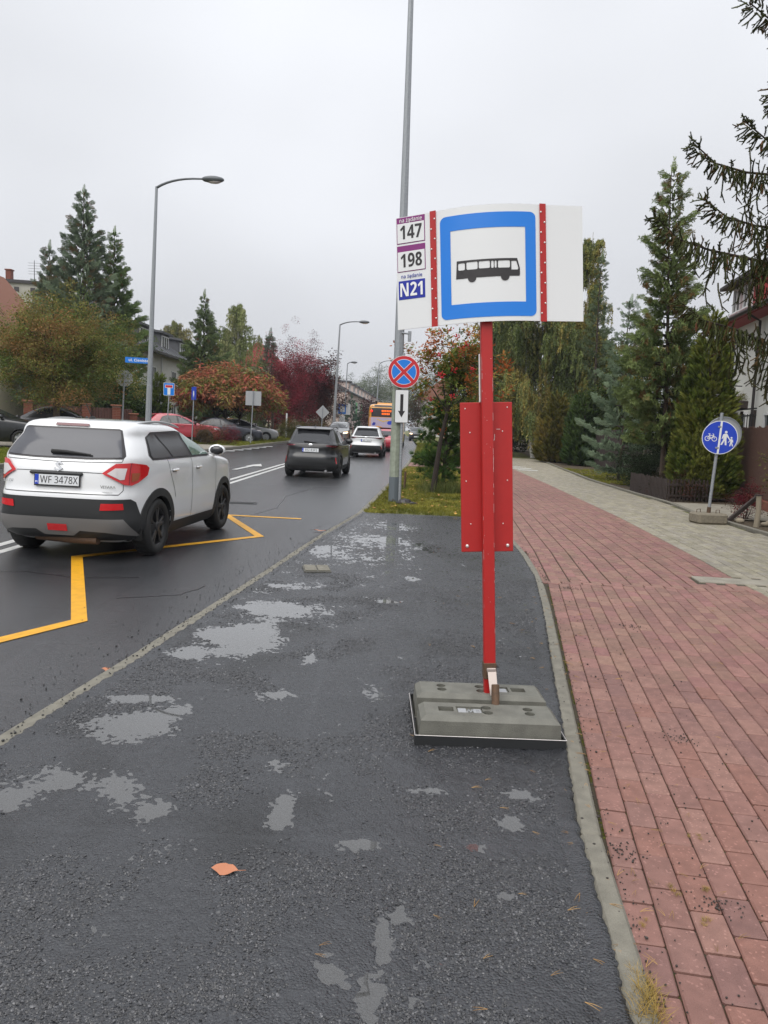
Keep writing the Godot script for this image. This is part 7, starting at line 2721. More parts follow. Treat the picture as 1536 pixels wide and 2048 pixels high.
func build_street_furniture() -> void:
	street_lamp("nearest tall street lamp with the blue street name plate", Vector3(-9.63, 0.25, -31.0), Vector3(-9.38, 10.45, -31.0), Vector3(-7.0, 10.78, -31.0), 0.135)
	street_lamp("second street lamp, beside the dark red maples", Vector3(-4.5, 0.4, -64.0), Vector3(-4.27, 9.75, -64.0), Vector3(-2.1, 10.0, -64.0), 0.14)
	street_lamp("third street lamp, thin and far before the row houses", Vector3(-5.6, 0.45, -98.0), Vector3(-5.41, 9.35, -98.0), Vector3(-4.4, 9.5, -98.0), 0.14)
	street_lamp("furthest street lamp, rising above the bus", Vector3(-1.95, 0.45, -118.0), Vector3(-1.69, 11.1, -118.0), Vector3(0.5, 11.6, -118.0), 0.15)
	# tall steel pole by the pad, its head above the picture
	var foot := Vector3(0.20, -0.02, -16.4)
	var head := Vector3(0.065, 11.2, -16.4)
	var root := thing("steel_pole", "tall tapered grey pole on the grass behind the bus stop sign", "pole", foot)
	var b := lean_basis(foot, head)
	var s := Shape.new()
	s.tube([Vector3(0, -0.1, 0), b * Vector3(0, 0.55, 0)], [0.118, 0.116], 8, true, -1)
	part("painted_band", s.mesh(), M.pole_band, root)
	s = Shape.new()
	s.tube([b * Vector3(0, 0.55, 0), b * Vector3(0, 2.7, 0)], [0.115, 0.105], 8, false, -1)
	part("lower_shaft", s.mesh(), M.pole_paint, root)
	s = Shape.new()
	s.tube([b * Vector3(0, 2.7, 0), b * Vector3(0, 6.0, 0), b * Vector3(0, 11.2, 0)], [0.104, 0.082, 0.045], 8, true, -1)
	part("shaft", s.mesh(), M.galvanised, root)
	s = Shape.new()
	s.tube([b * Vector3(0, 11.1, 0), b * Vector3(0.1, 11.4, 0), b * Vector3(-0.9, 11.65, 0), b * Vector3(-2.0, 11.7, 0)], [0.045, 0.045, 0.04, 0.03], 8)
	part("arm", s.mesh(), M.lamp_grey, root)
	s = Shape.new()
	s.ball(b * Vector3(-2.2, 11.72, 0), Vector3(0.4, 0.12, 0.18), 12)
	part("lamp_head", s.mesh(), M.lamp_grey, root)
	s = Shape.new()
	s.tube([Vector3(0.0, 3.55, 0.08), Vector3(0.16, 3.55, 0.02)], [0.02, 0.02], 6)
	s.box(Vector3(0.07, 0.22, 0.05), Transform3D(Basis(), Vector3(0.17, 3.5, 0.02)), 0.01)
	part("bracket", s.mesh(), M.galvanised, root)
	# no-stopping disc over an arrow plate
	root = thing("no_stopping_sign", "round red and blue no-stopping sign above a white arrow plate", "road sign", Vector3(0.32, 0, -16.28))
	b = lean_basis(Vector3(0.32, 0, -16.28), Vector3(0.265, 3.1, -16.28))
	sign_pole(root, Vector3(0, -0.1, 0), b * Vector3(0, 3.12, 0), 0.03)
	var xf := Transform3D(b, b * Vector3(0.012, 2.73, 0.05))
	var disc := flat(root, "disc", ring_poly(0.335), "sign_white", xf, 0.0, 0.006)
	flat(disc, "red_ring", ring_poly(0.326), "sign_red", xf, 0.0015)
	flat(disc, "white_line", ring_poly(0.262), "sign_white", xf, 0.003)
	flat(disc, "blue_field", ring_poly(0.252), "sign_blue", xf, 0.0045)
	for a in [[Vector2(-0.18, 0.18), Vector2(0.18, -0.18)], [Vector2(-0.18, -0.18), Vector2(0.18, 0.18)]]:
		flat(disc, "white_line", bar(a[0], a[1], 0.085), "sign_white", xf, 0.006 + 0.0002 * a[0].y)
	for a in [[Vector2(-0.195, 0.195), Vector2(0.195, -0.195)], [Vector2(-0.195, -0.195), Vector2(0.195, 0.195)]]:
		flat(disc, "red_bar", bar(a[0], a[1], 0.066), "sign_red", xf, 0.0078 + 0.0002 * a[0].y)
	xf = Transform3D(b, b * Vector3(-0.015, 2.02, 0.05))
	var pl := flat(root, "arrow_plate", rounded(0.285, 0.69, 0.02), "print_black", xf, 0.0, 0.006)
	flat(pl, "plate_face", rounded(0.265, 0.67, 0.016), "sign_white", xf, 0.0015)
	flat(pl, "arrow", poly([[-0.032, 0.25], [0.032, 0.25], [0.032, -0.10], [0.075, -0.09], [0.0, -0.235], [-0.075, -0.09], [-0.032, -0.10]]), "print_black", xf, 0.003)
	# black bag and a rusty stake on the grass
	s = Shape.new()
	s.ball(Vector3(0.42, 0.03, -15.85), Vector3(0.16, 0.10, 0.12), 9, -1)
	s.ball(Vector3(0.58, 0.02, -15.8), Vector3(0.12, 0.05, 0.09), 7, -1)
	s.ball(Vector3(0.30, 0.02, -15.75), Vector3(0.09, 0.05, 0.08), 7, -1)
	tag(part("soil_heap", s.mesh(), M.print_black), "small black heap at the foot of the tall steel pole", "heap")
	s = Shape.new()
	s.tube([Vector3(0.5, -0.1, -19.9), Vector3(0.51, 0.45, -19.9)], [0.035, 0.033], 6)
	tag(part("rusty_stake", s.mesh(), M.rusty_steel), "short rusty stake in the grass beside the tall pole", "stake")
	# path sign on a leaning pole in a concrete block
	root = thing("concrete_block", "rough concrete block holding the leaning blue cycle path sign", "block", Vector3(6.27, 0, -14.82))
	s = Shape.new()
	s.box(Vector3(0.60, 0.21, 0.42), Transform3D(turned(0.12), Vector3(0, 0.105, 0)), 0.035)
	part("body", s.mesh(), M.old_concrete, root)
	for x in [-0.2, 0.17]:
		s = Shape.new()
		s.tube([Vector3(x - 0.05, 0.2, 0.05), Vector3(x - 0.05, 0.27, 0.05), Vector3(x + 0.04, 0.27, 0.0), Vector3(x + 0.04, 0.2, 0.0)], [0.007, 0.007, 0.007, 0.007], 6)
		part("lifting_loop", s.mesh(), M.rusty_steel, root)
	var f := Vector3(6.26, 0.20, -14.8)
	var h := Vector3(6.345, 2.13, -14.8)
	root = thing("cycle_path_sign", "blue round cycle and pedestrian path sign on a leaning grey pole", "road sign", f)
	b = lean_basis(f, h)
	sign_pole(root, b * Vector3(0, 0.1, 0), b * Vector3(0, 1.93, 0), 0.03)
	s = Shape.new()
	s.tube([b * Vector3(0, -0.02, 0), b * Vector3(0, 0.12, 0)], [0.038, 0.036], 10)
	part("socket", s.mesh(), M.rusty_steel, root)
	xf = Transform3D(b * turned(-0.30), b * Vector3(-0.005, 1.46, 0.06))
	disc = flat(root, "disc", ring_poly(0.318), "sign_white", xf, 0.0, 0.006)
	flat(disc, "blue_field", ring_poly(0.305), "sign_deep_blue", xf, 0.0015)
	flat(disc, "divider", bar(Vector2(0, -0.305), Vector2(0, 0.305), 0.036), "sign_white", xf, 0.003)
	var bike := Shape.new()
	var bxf := xf * Transform3D(Basis(), Vector3(-0.155, -0.005, 0.0035))
	for x in [-0.062, 0.062]:
		for k in 18:
			var a0 := TAU * k / 18
			var a1 := TAU * (k + 1) / 18
			bike.plate(PackedVector2Array([Vector2(x + cos(a0) * 0.036, -0.03 + sin(a0) * 0.036), Vector2(x + cos(a0) * 0.048, -0.03 + sin(a0) * 0.048), Vector2(x + cos(a1) * 0.048, -0.03 + sin(a1) * 0.048), Vector2(x + cos(a1) * 0.036, -0.03 + sin(a1) * 0.036)]), 0.0, bxf)
	for q in [[-0.062, -0.03, -0.03, 0.035], [-0.03, 0.035, 0.045, 0.03], [-0.005, -0.03, 0.045, 0.03], [-0.062, -0.03, -0.005, -0.03], [-0.005, -0.03, -0.035, 0.055], [0.062, -0.03, 0.038, 0.06], [0.02, 0.065, 0.045, 0.058], [-0.055, 0.06, -0.018, 0.06]]:
		bike.plate(bar(Vector2(q[0], q[1]), Vector2(q[2], q[3]), 0.012), 0.0, bxf)
	part("bicycle_symbol", bike.mesh(), M.sign_white, disc)
	var man := [[-0.02, 0.05], [-0.05, 0.03], [-0.065, -0.05], [-0.055, -0.055], [-0.035, -0.02], [-0.035, -0.06], [-0.075, -0.165], [-0.045, -0.165], [-0.01, -0.08], [0.005, -0.165], [0.035, -0.165], [0.02, -0.05], [0.02, 0.0], [0.075, -0.065], [0.085, -0.055], [0.03, 0.04], [0.015, 0.055]]
	flat(disc, "adult_symbol", poly(man.map(func(p): return [p[0] + 0.10, p[1] + 0.03])), "sign_white", xf, 0.0036)
	flat(disc, "adult_symbol", poly(Array(ring_poly(0.024, 16)).map(func(p): return [p.x + 0.10, p.y + 0.112])), "sign_white", xf, 0.0036)
	flat(disc, "child_symbol", poly(man.map(func(p): return [-p[0] * 0.62 + 0.205, p[1] * 0.62 - 0.045])), "sign_white", xf, 0.0042)
	flat(disc, "child_symbol", poly(Array(ring_poly(0.017, 14)).map(func(p): return [p.x + 0.205, p.y + 0.012])), "sign_white", xf, 0.0042)
	for e in [0.2, -0.2]:
		s = Shape.new()
		s.box(Vector3(0.12, 0.035, 0.09), Transform3D(b, b * Vector3(0, 1.46 + e, 0.02)), 0.006)
		part("clamp", s.mesh(), M.galvanised, root)
	xf = Transform3D(b * turned(-0.12), b * Vector3(0.10, 1.53, -0.05))
	var d2 := flat(root, "second_disc", ring_poly(0.33), "sign_back", xf, 0.0, 0.008)
	s = Shape.new()
	s.lathe([Vector2(0.322, 0.0), Vector2(0.335, 0.004), Vector2(0.335, 0.02), Vector2(0.325, 0.02)], 40, xf * Transform3D(Basis(Vector3.RIGHT, PI / 2), Vector3.ZERO))
	part("rim", s.mesh(), M.galvanised, d2)
	s = Shape.new()
	s.box(Vector3(0.10, 0.03, 0.02), xf * Transform3D(Basis(), Vector3(0.16, 0.10, 0.012)), 0.006)
	part("bolt_bar", s.mesh(), M.galvanised, d2)
	# signs of the far side
	root = thing("street_name_sign", "blue street name plate on the nearest lamp post", "street sign", Vector3(-10.05, 3.77, -30.9), 0.0)
	xf = Transform3D(turned(0.25, 0.0, 0.0), Vector3.ZERO)
	flat(root, "plate", rounded(0.88, 0.22, 0.02), "sign_blue", xf, 0.0, 0.02)
	lettering("lettering", "ul. Cienista", 0.10, M.print_white, root, xf * Transform3D(Basis(), Vector3(0.06, 0, 0.002)), true, 1.0)
	root = thing("stop_sign", "back of an octagonal sign on a thin post before the autumn tree", "road sign", Vector3(-11.36, 0.2, -33.0))
	sign_pole(root, Vector3(0, -0.1, 0), Vector3(0.1, 3.1, 0), 0.035)
	var octo := PackedVector2Array()
	for k in 8:
		octo.append(Vector2(cos(TAU * (k + 0.5) / 8), sin(TAU * (k + 0.5) / 8)) * 0.36)
	flat(root, "octagon", octo, "sign_back", Transform3D(turned(0.35), Vector3(0.09, 2.95, -0.06)), 0.0, 0.01)
	for y in [2.8, 3.1]:
		s = Shape.new()
		s.box(Vector3(0.4, 0.03, 0.03), Transform3D(turned(0.35), Vector3(0.09, y, -0.03)))
		part("bracket", s.mesh(), M.galvanised, root)
	root = thing("dead_end_sign", "square blue dead end sign with a red bar, behind the red car", "road sign", Vector3(-11.45, 0.25, -40.0))
	sign_pole(root, Vector3(0, -0.1, 0), Vector3(0.12, 2.6, 0), 0.03)
	xf = Transform3D(Basis(), Vector3(0.12, 2.78, 0.04))
	pl = flat(root, "plate", rounded(0.56, 0.64, 0.04), "sign_white", xf, 0.0, 0.006)
	flat(pl, "blue_field", rounded(0.53, 0.61, 0.035), "sign_blue", xf, 0.002)
	flat(pl, "white_stem", poly([[-0.075, -0.28], [0.075, -0.28], [0.075, 0.1], [-0.075, 0.1]]), "sign_white", xf, 0.004)
	flat(pl, "white_edge", poly([[-0.2, 0.06], [0.2, 0.06], [0.2, 0.22], [-0.2, 0.22]]), "sign_white", xf, 0.0045)
	flat(pl, "red_bar", poly([[-0.18, 0.08], [0.18, 0.08], [0.18, 0.2], [-0.18, 0.2]]), "sign_red", xf, 0.006)
	root = thing("parking_sign", "narrow blue sign turned sideways on a post, left of the sumac", "road sign", Vector3(-9.62, 0.25, -38.0))
	sign_pole(root, Vector3(0, -0.1, 0), Vector3(0.08, 2.9, 0), 0.028)
	for k in 2:
		xf = Transform3D(turned(-0.95), Vector3(0.07 - k * 0.02, 2.56, 0.05 - k * 0.1))
		pl = flat(root, "plate", rounded(0.55, 0.62, 0.03), "sign_deep_blue", xf, 0.0, 0.02)
	flat(root, "symbol", poly([[-0.05, 0.12], [0.05, 0.12], [0.08, -0.02], [0.06, -0.22], [0.0, -0.08], [-0.06, -0.22], [-0.08, -0.02]]), "sign_white", Transform3D(turned(-0.95), Vector3(0.07, 2.56, 0.05)), 0.003)
	root = thing("square_sign", "grey back of a square sign on a post in the grass island", "road sign", Vector3(-7.78, 0.42, -44.0))
	sign_pole(root, Vector3(0, -0.1, 0), Vector3(0.09, 2.85, 0), 0.03)
	flat(root, "plate", rounded(0.88, 0.80, 0.03), "sign_back", Transform3D(turned(0.05), Vector3(0.09, 2.46, -0.05)), 0.0, 0.01)
	root = thing("priority_sign", "diamond shaped sign back on a thin post before the red maples", "road sign", Vector3(-4.72, 0.5, -55.0))
	sign_pole(root, Vector3(0, -0.1, 0), Vector3(0.05, 2.3, 0), 0.03)
	flat(root, "plate", poly([[0, 0.5], [0.48, 0], [0, -0.5], [-0.48, 0]]), "sign_back", Transform3D(Basis(), Vector3(0.05, 1.95, -0.04)), 0.0, 0.01)
	root = thing("far_stop_sign", "far blue and white bus stop sign across the road", "bus stop", Vector3(-4.4, 0.45, -72.0))
	sign_pole(root, Vector3(0, -0.1, 0), Vector3(0, 3.1, 0), 0.04)
	xf = Transform3D(Basis(), Vector3(0.1, 2.65, 0.06))
	pl = flat(root, "plate", rounded(1.5, 1.0, 0.03), "sign_white", xf, 0.0, 0.02)
	flat(pl, "blue_frame", poly([[-0.35, -0.45], [0.35, -0.45], [0.35, 0.45], [-0.35, 0.45]]), "sign_blue", xf, 0.003)
	flat(pl, "white_field", poly([[-0.24, -0.28], [0.24, -0.28], [0.24, 0.3], [-0.24, 0.3]]), "sign_white", xf, 0.006)
	s = Shape.new()
	s.box(Vector3(0.55, 2.0, 0.12), Transform3D(Basis(), Vector3(0.1, 1.0, 0.05)), 0.02)
	part("timetable_case", s.mesh(), M.sign_white, root)
	s = Shape.new()
	s.box(Vector3(1.1, 1.0, 0.6), Transform3D(Basis(), Vector3(0.6, 0.5, -1.0)), 0.03)
	tag(part("waste_bin", s.mesh(), M.red_brick, null, Transform3D(Basis(), Vector3(-4.4, 0.45, -72.0))), "dull red box beside the far bus stop sign", "box")
	# a thin post and a pale bollard on the island
	s = Shape.new()
	s.tube([Vector3(-7.6, 0.3, -58.0), Vector3(-7.6, 2.3, -58.0)], [0.06, 0.06], 8)
	tag(part("marker_post", s.mesh(), M.sign_white), "white marker post behind the clipped green hedge", "post")


# ------------------------------------------------------------------ the temporary bus stop in the foreground
func build_bus_stop() -> void:
	# two moulded base blocks in a black tray
	var base := thing("ballast_stand", "moulded concrete weights in a black tray under the bus stop", "stand", Vector3(0.575, 0.0, -3.98), -0.005)
	base.rotation.y = 0.02
	var s := Shape.new()
	s.box(Vector3(0.755, 0.008, 0.605), Transform3D(Basis(), Vector3(0, 0.006, 0)))
	s.box(Vector3(0.755, 0.052, 0.008), Transform3D(Basis(), Vector3(0, 0.028, 0.30)), 0.002)
	s.box(Vector3(0.755, 0.052, 0.008), Transform3D(Basis(), Vector3(0, 0.028, -0.30)), 0.002)
	s.box(Vector3(0.008, 0.052, 0.592), Transform3D(Basis(), Vector3(0.3735, 0.028, 0)), 0.002)
	s.box(Vector3(0.008, 0.052, 0.592), Transform3D(Basis(), Vector3(-0.3735, 0.028, 0)), 0.002)
	var tray := part("tray", s.mesh(), M.black_steel, base)
	s = Shape.new()
	s.tube([Vector3(-0.378, 0.055, 0.305), Vector3(0.378, 0.055, 0.305)], [0.0019, 0.0019], 6)
	s.tube([Vector3(-0.378, 0.055, 0.305), Vector3(-0.378, 0.055, -0.305)], [0.0019, 0.0019], 6)
	s.tube([Vector3(0.378, 0.055, 0.305), Vector3(0.378, 0.055, -0.305)], [0.0019, 0.0019], 6)
	part("worn_edge", s.mesh(), M.rivet, tray)
	for k in 2:
		weight_block(base, Vector3(0, 0.012, 0.164 if k == 0 else -0.164), k == 1)
	# the stop itself: a leaning red post carrying the flag plate and the timetable panel
	var foot := Vector3(0.632, 0.03, -4.10)
	var head := Vector3(0.468, 2.73, -4.27)
	var root := thing("bus_stop_sign", "red temporary bus stop post with bus pictogram board and route numbers", "bus stop", foot)
	var b := lean_basis(foot, head)
	s = Shape.new()
	s.box(Vector3(0.062, 2.62, 0.062), Transform3D(b, b * Vector3(0, 1.39, 0)), 0.005)
	part("post", s.mesh(), M.red_paint, root)
	s = Shape.new()
	s.box(Vector3(0.058, 0.13, 0.058), Transform3D(b, b * Vector3(0, 0.035, 0)), 0.004)
	part("post_foot", s.mesh(), M.black_steel, root)
	# clamp: a rusty sleeve, a bracket and the peg that stands in the front block
	s = Shape.new()
	s.box(Vector3(0.070, 0.088, 0.070), Transform3D(b, b * Vector3(0, 0.235, 0)), 0.003)
	part("sleeve", s.mesh(), M.rusty_steel, root)
	s = Shape.new()
	s.box(Vector3(0.05, 0.02, 0.02), Transform3D(b, b * Vector3(0.005, 0.245, 0.045)), 0.003)
	s.plate(PackedVector2Array([Vector2(-0.022, 0.0), Vector2(0.024, 0.0), Vector2(0.026, -0.135), Vector2(-0.016, -0.135)]), 0.006, Transform3D(b * Basis(Vector3.RIGHT, -0.42), b * Vector3(0.006, 0.245, 0.05)))
	part("bracket", s.mesh(), M.bare_steel, root)
	s = Shape.new()
	s.tube([Vector3(0.0, 0.05, 0.215), Vector3(0.0, 0.20, 0.135)], [0.021, 0.021], 14)
	part("peg", s.mesh(), M.rusty_steel, root)
	for x in [-0.04, 0.04]:
		s = Shape.new()
		s.ball(Vector3(x, 0.045, 0.0), Vector3(0.008, 0.010, 0.008), 8)
		part("foot_bolt", s.mesh(), M.print_white, root)
	s = Shape.new()
	s.tube([b * Vector3(0.03, 0.255, 0.01), b * Vector3(0.048, 0.255, 0.01)], [0.006, 0.006], 8)
	part("sleeve_bolt", s.mesh(), M.black_steel, root)
	# timetable panel behind the post
	var px := Transform3D(b * turned(0.02), b * Vector3(0, 1.292, -0.034))
	s = Shape.new()
	s.box(Vector3(0.285, 0.818, 0.012), px * Transform3D(Basis(), Vector3(0, 0, -0.006)), 0.003)
	var panel := part("timetable_panel", s.mesh(), M.red_paint, root)
	for q in [[-0.115, 0.375], [0.115, 0.38], [-0.09, 0.245], [0.088, 0.25], [-0.113, -0.02], [0.113, -0.018], [-0.09, -0.255], [0.087, -0.255]]:
		s = Shape.new()
		s.ball(px * Vector3(q[0], q[1], 0.001), Vector3(0.0042, 0.0042, 0.003), 8)
		part("rivet", s.mesh(), M.rivet, panel)
	for x in [-0.111, 0.111]:
		s = Shape.new()
		s.ball(px * Vector3(x, -0.376, 0.002), Vector3(0.010, 0.010, 0.007), 10)
		part("bolt", s.mesh(), M.rivet, panel)
	s = Shape.new()
	for q in [[0.055, 0.262, 0.076, 0.262], [0.045, 0.235, 0.044, 0.205], [0.046, 0.225, 0.041, 0.20]]:
		s.plate(bar(Vector2(q[0], q[1]), Vector2(q[2], q[3]), 0.0022), 0.0, px * Transform3D(Basis(), Vector3(0, 0, 0.0012)))
	tag(part("scratches", s.mesh(), M.rivet, panel), "", "", "", "stuff")
	s = Shape.new()
	s.box(Vector3(0.006, 0.26, 0.02), Transform3D(b, b * Vector3(-0.036, 1.83, -0.02)), 0.001)
	part("white_edge_strip", s.mesh(), M.print_white, root)
	# scuffs where the paint has worn off the post's corners
	s = Shape.new()
	for k in 30:
		var y := 0.4 + pow(rng.randf(), 0.8) * 1.5
		var x := 0.0285 if rng.randf() < 0.6 else -0.0285
		s.plate(bar(Vector2(x, y), Vector2(x + rng.randf_range(-0.001, 0.001), y + rng.randf_range(0.006, 0.05)), rng.randf_range(0.0004, 0.0011)), 0.0, Transform3D(b, b * Vector3(0, 0, 0.0314)))
	for k in 16:
		s.plate(bar(Vector2(rng.randf_range(-0.025, 0.025), rng.randf_range(0.4, 2.0)), Vector2(0, 0) + Vector2(rng.randf_range(-0.025, 0.025), 0), 0.0) if false else ring_poly(rng.randf_range(0.0006, 0.002), 6), 0.0, Transform3D(b, b * Vector3(rng.randf_range(-0.024, 0.024), rng.randf_range(0.4, 2.0), 0.0314)))
	tag(part("scratches", s.mesh(), M.rivet, root), "", "", "", "stuff")
	build_flag(root, b, foot)


# one cast weight: tapered sides, recess with embossed panel, slot and peg holes; turned end for end at the back
func weight_block(base: Node3D, at: Vector3, back: bool) -> void:
	var root := CSGCombiner3D.new()
	root.name = "weight_block"
	var s := Shape.new()
	# lower body flares outward to the foot; a shoulder slopes in to the top
	var hw := 0.363
	var hd := 0.121
	var ring := func(x: float, z: float, y: float) -> Array:
		return [Vector3(-x, y, z), Vector3(x, y, z), Vector3(x, y, -z), Vector3(-x, y, -z)]
	var stack := [ring.call(hw, hd, 0.0), ring.call(hw - 0.004, hd - 0.003, 0.004), ring.call(hw - 0.012, hd - 0.009, 0.108), ring.call(hw - 0.036, hd - 0.030, 0.130), ring.call(hw - 0.038, hd - 0.032, 0.132)]
	for k in stack.size() - 1:
		for j in 4:
			var n := (j + 1) % 4
			s.quad(stack[k][j], stack[k][n], stack[k + 1][n], stack[k + 1][j])
	s.quad(stack[-1][0], stack[-1][1], stack[-1][2], stack[-1][3])
	s.quad(stack[0][3], stack[0][2], stack[0][1], stack[0][0])
	var solid := CSGMesh3D.new()
	solid.mesh = s.mesh()
	solid.material = M.block_concrete
	root.add_child(solid)
	for c in [[0.21, 0.03], [0.21, -0.03], [-0.005, 0.035], [-0.005, -0.035]]:
		var hole := CSGCylinder3D.new()
		hole.radius = 0.026
		hole.height = 0.12
		hole.sides = 24
		hole.position = Vector3(c[0], 0.117, c[1])
		hole.operation = CSGShape3D.OPERATION_SUBTRACTION
		hole.material = M.block_concrete
		root.add_child(hole)
	for c in [[-0.216, 0.0, 0.078, 0.062, 0.10], [-0.095, 0.0, 0.135, 0.085, 0.022]]:
		var slot := CSGBox3D.new()
		slot.size = Vector3(c[2], c[4], c[3])
		slot.position = Vector3(c[0], 0.132, c[1])
		slot.operation = CSGShape3D.OPERATION_SUBTRACTION
		slot.material = M.block_concrete
		root.add_child(slot)
	base.add_child(root, true)
	root.position = at
	if back:
		root.rotation.y = PI
	# cast panel with raised bars
	s = Shape.new()
	s.box(Vector3(0.044, 0.008, 0.062), Transform3D(Basis(), Vector3(-0.132, 0.123, 0.0)), 0.002)
	s.box(Vector3(0.040, 0.006, 0.062), Transform3D(Basis(), Vector3(-0.053, 0.122, 0.0)), 0.002)
	for k in 4:
		s.box(Vector3(0.0045, 0.007, 0.055), Transform3D(turned(0.2 if k % 2 else -0.2), Vector3(-0.102 + k * 0.009, 0.1225, 0.0)))
	s.box(Vector3(0.018, 0.004, 0.004), Transform3D(Basis(), Vector3(-0.053, 0.1265, 0.012)))
	s.box(Vector3(0.018, 0.004, 0.004), Transform3D(Basis(), Vector3(-0.053, 0.1265, -0.010)))
	part("cast_panel", s.mesh(), M.sign_back, base, Transform3D(turned(PI if back else 0.0), at))


func build_flag(root: Node3D, b: Basis, foot: Vector3) -> void:
	# the board bows toward the viewer between two red battens; its flat wings fall back at either side
	var yaw := -0.125
	var mid := b * Vector3(-0.002, 2.424, 0.062)
	var xf := Transform3D(b * turned(yaw, 0.0, 0.006), mid)
	var bow := func(x: float) -> float:
		var q := absf(x - 0.005) / 0.285
		return -0.062 * q * q if q < 1.0 else -0.062 - 0.30 * (absf(x - 0.005) - 0.285)
	var place := func(d: float) -> Callable:
		return func(u: float, v: float) -> Vector3:
			return xf * Vector3(u, v, bow.call(u) + d)
	var x0 := -0.492
	var x1 := 0.512
	var y0 := -0.305
	var y1 := 0.305
	var s := Shape.new()
	var face := PackedVector2Array([Vector2(x0, y0), Vector2(x1, y0), Vector2(x1, y1), Vector2(x0, y1)])
	skin_into(s, face, place.call(0.0), 0.05)
	skin_into(s, face, place.call(-0.006), 0.05, true)
	for k in 24:
		var u0 := lerpf(x0, x1, k / 24.0)
		var u1 := lerpf(x0, x1, (k + 1) / 24.0)
		for y in [y0, y1]:
			s.quad(place.call(-0.006).call(u0, y), place.call(-0.006).call(u1, y), place.call(0.0).call(u1, y), place.call(0.0).call(u0, y), 4)
	for u in [x0, x1]:
		s.quad(place.call(-0.006).call(u, y0), place.call(0.0).call(u, y0), place.call(0.0).call(u, y1), place.call(-0.006).call(u, y1))
	var board := part("board", s.mesh(), M.sign_white, root)
	# frame and stays behind the board, red
	s = Shape.new()
	for y in [y0 + 0.02, y1 - 0.02]:
		var pts: Array = []
		var rad: Array = []
		for k in 13:
			pts.append(place.call(-0.022).call(lerpf(-0.30, 0.31, k / 12.0), y))
			rad.append(0.013)
		s.tube(pts, rad, 6)
	part("frame", s.mesh(), M.red_dark, root)
	for e in [-1.0, 1.0]:
		var cx: float = -0.284 if e < 0 else 0.298
		s = Shape.new()
		var strip_ := PackedVector2Array([Vector2(cx - 0.0165, y0 - 0.004), Vector2(cx + 0.0165, y0 - 0.004), Vector2(cx + 0.0165, y1 + 0.004), Vector2(cx - 0.0165, y1 + 0.004)])
		skin_into(s, strip_, place.call(0.007), 0.02)
		for u in [cx - 0.0165, cx + 0.0165]:
			s.quad(place.call(0.0).call(u, y0 - 0.004), place.call(0.007).call(u, y0 - 0.004), place.call(0.007).call(u, y1 + 0.004), place.call(0.0).call(u, y1 + 0.004))
		var batten := part("batten", s.mesh(), M.red_paint, root)
		for k in 11:
			var t := Shape.new()
			t.ball(place.call(0.008).call(cx + (0.009 if (k % 2 == 0) == (e < 0) else -0.010), y1 - 0.04 - k * 0.053), Vector3(0.0052, 0.0052, 0.004), 8)
			part("rivet", t.mesh(), M.rivet, batten)
	# blue frame of the stop sign with a white field
	var outer := PackedVector2Array()
	for p in rounded(0.505, 0.545, 0.03):
		outer.append(p + Vector2(0.007, -0.008))
	var inner := PackedVector2Array([Vector2(-0.19, -0.205), Vector2(-0.19, 0.185), Vector2(0.204, 0.185), Vector2(0.204, -0.205)])
	s = Shape.new()
	for piece in clip_to_cells(outer, 0.05):
		for rest in Geometry2D.clip_polygons(piece, inner):
			skin_into(s, rest, place.call(0.0015), 1.0)
	part("blue_frame", s.mesh(), M.sign_blue, board)
	# the bus: a body with window openings and two wheels
	var bus := poly([[-0.163, -0.072], [-0.158, 0.022], [0.160, 0.022], [0.174, -0.03], [0.174, -0.064], [0.170, -0.070], [-0.09, -0.072]])
	var pieces: Array = [bus]
	for w in [[-0.151, -0.028, -0.115, 0.010], [-0.107, -0.028, -0.048, 0.012], [-0.042, -0.026, 0.017, 0.012], [0.023, -0.027, 0.037, 0.012], [0.041, -0.027, 0.052, 0.012], [0.059, -0.027, 0.122, 0.011]]:
		var hole := PackedVector2Array()
		for p in rounded(w[2] - w[0], w[3] - w[1], 0.007):
			hole.append(p + Vector2((w[0] + w[2]) * 0.5, (w[1] + w[3]) * 0.5))
		pieces = cut(pieces, hole)
	pieces = cut(pieces, poly([[0.129, -0.038], [0.129, 0.008], [0.155, 0.008], [0.166, -0.03], [0.162, -0.038]]))
	s = Shape.new()
	for p in pieces:
		skin_into(s, p, place.call(0.0018), 0.03)
	for x in [-0.078, 0.096]:
		var disc := PackedVector2Array()
		for p in ring_poly(0.0225, 24):
			disc.append(p + Vector2(x, -0.072))
		skin_into(s, disc, place.call(0.0024), 0.05)
	part("bus_pictogram", s.mesh(), M.print_black, board)
	# route numbers on the left wing
	var wing := func(x: float, y: float, d: float) -> Transform3D:
		var o: Vector3 = place.call(d).call(x, y)
		var e: Vector3 = place.call(d).call(x + 0.01, y)
		var ax := (e - o).normalized()
		var up := xf.basis.y
		return Transform3D(Basis(ax, up, ax.cross(up)), o)
	var rows := [[0.231, "147", true], [0.078, "198", true], [-0.080, "N21", false]]
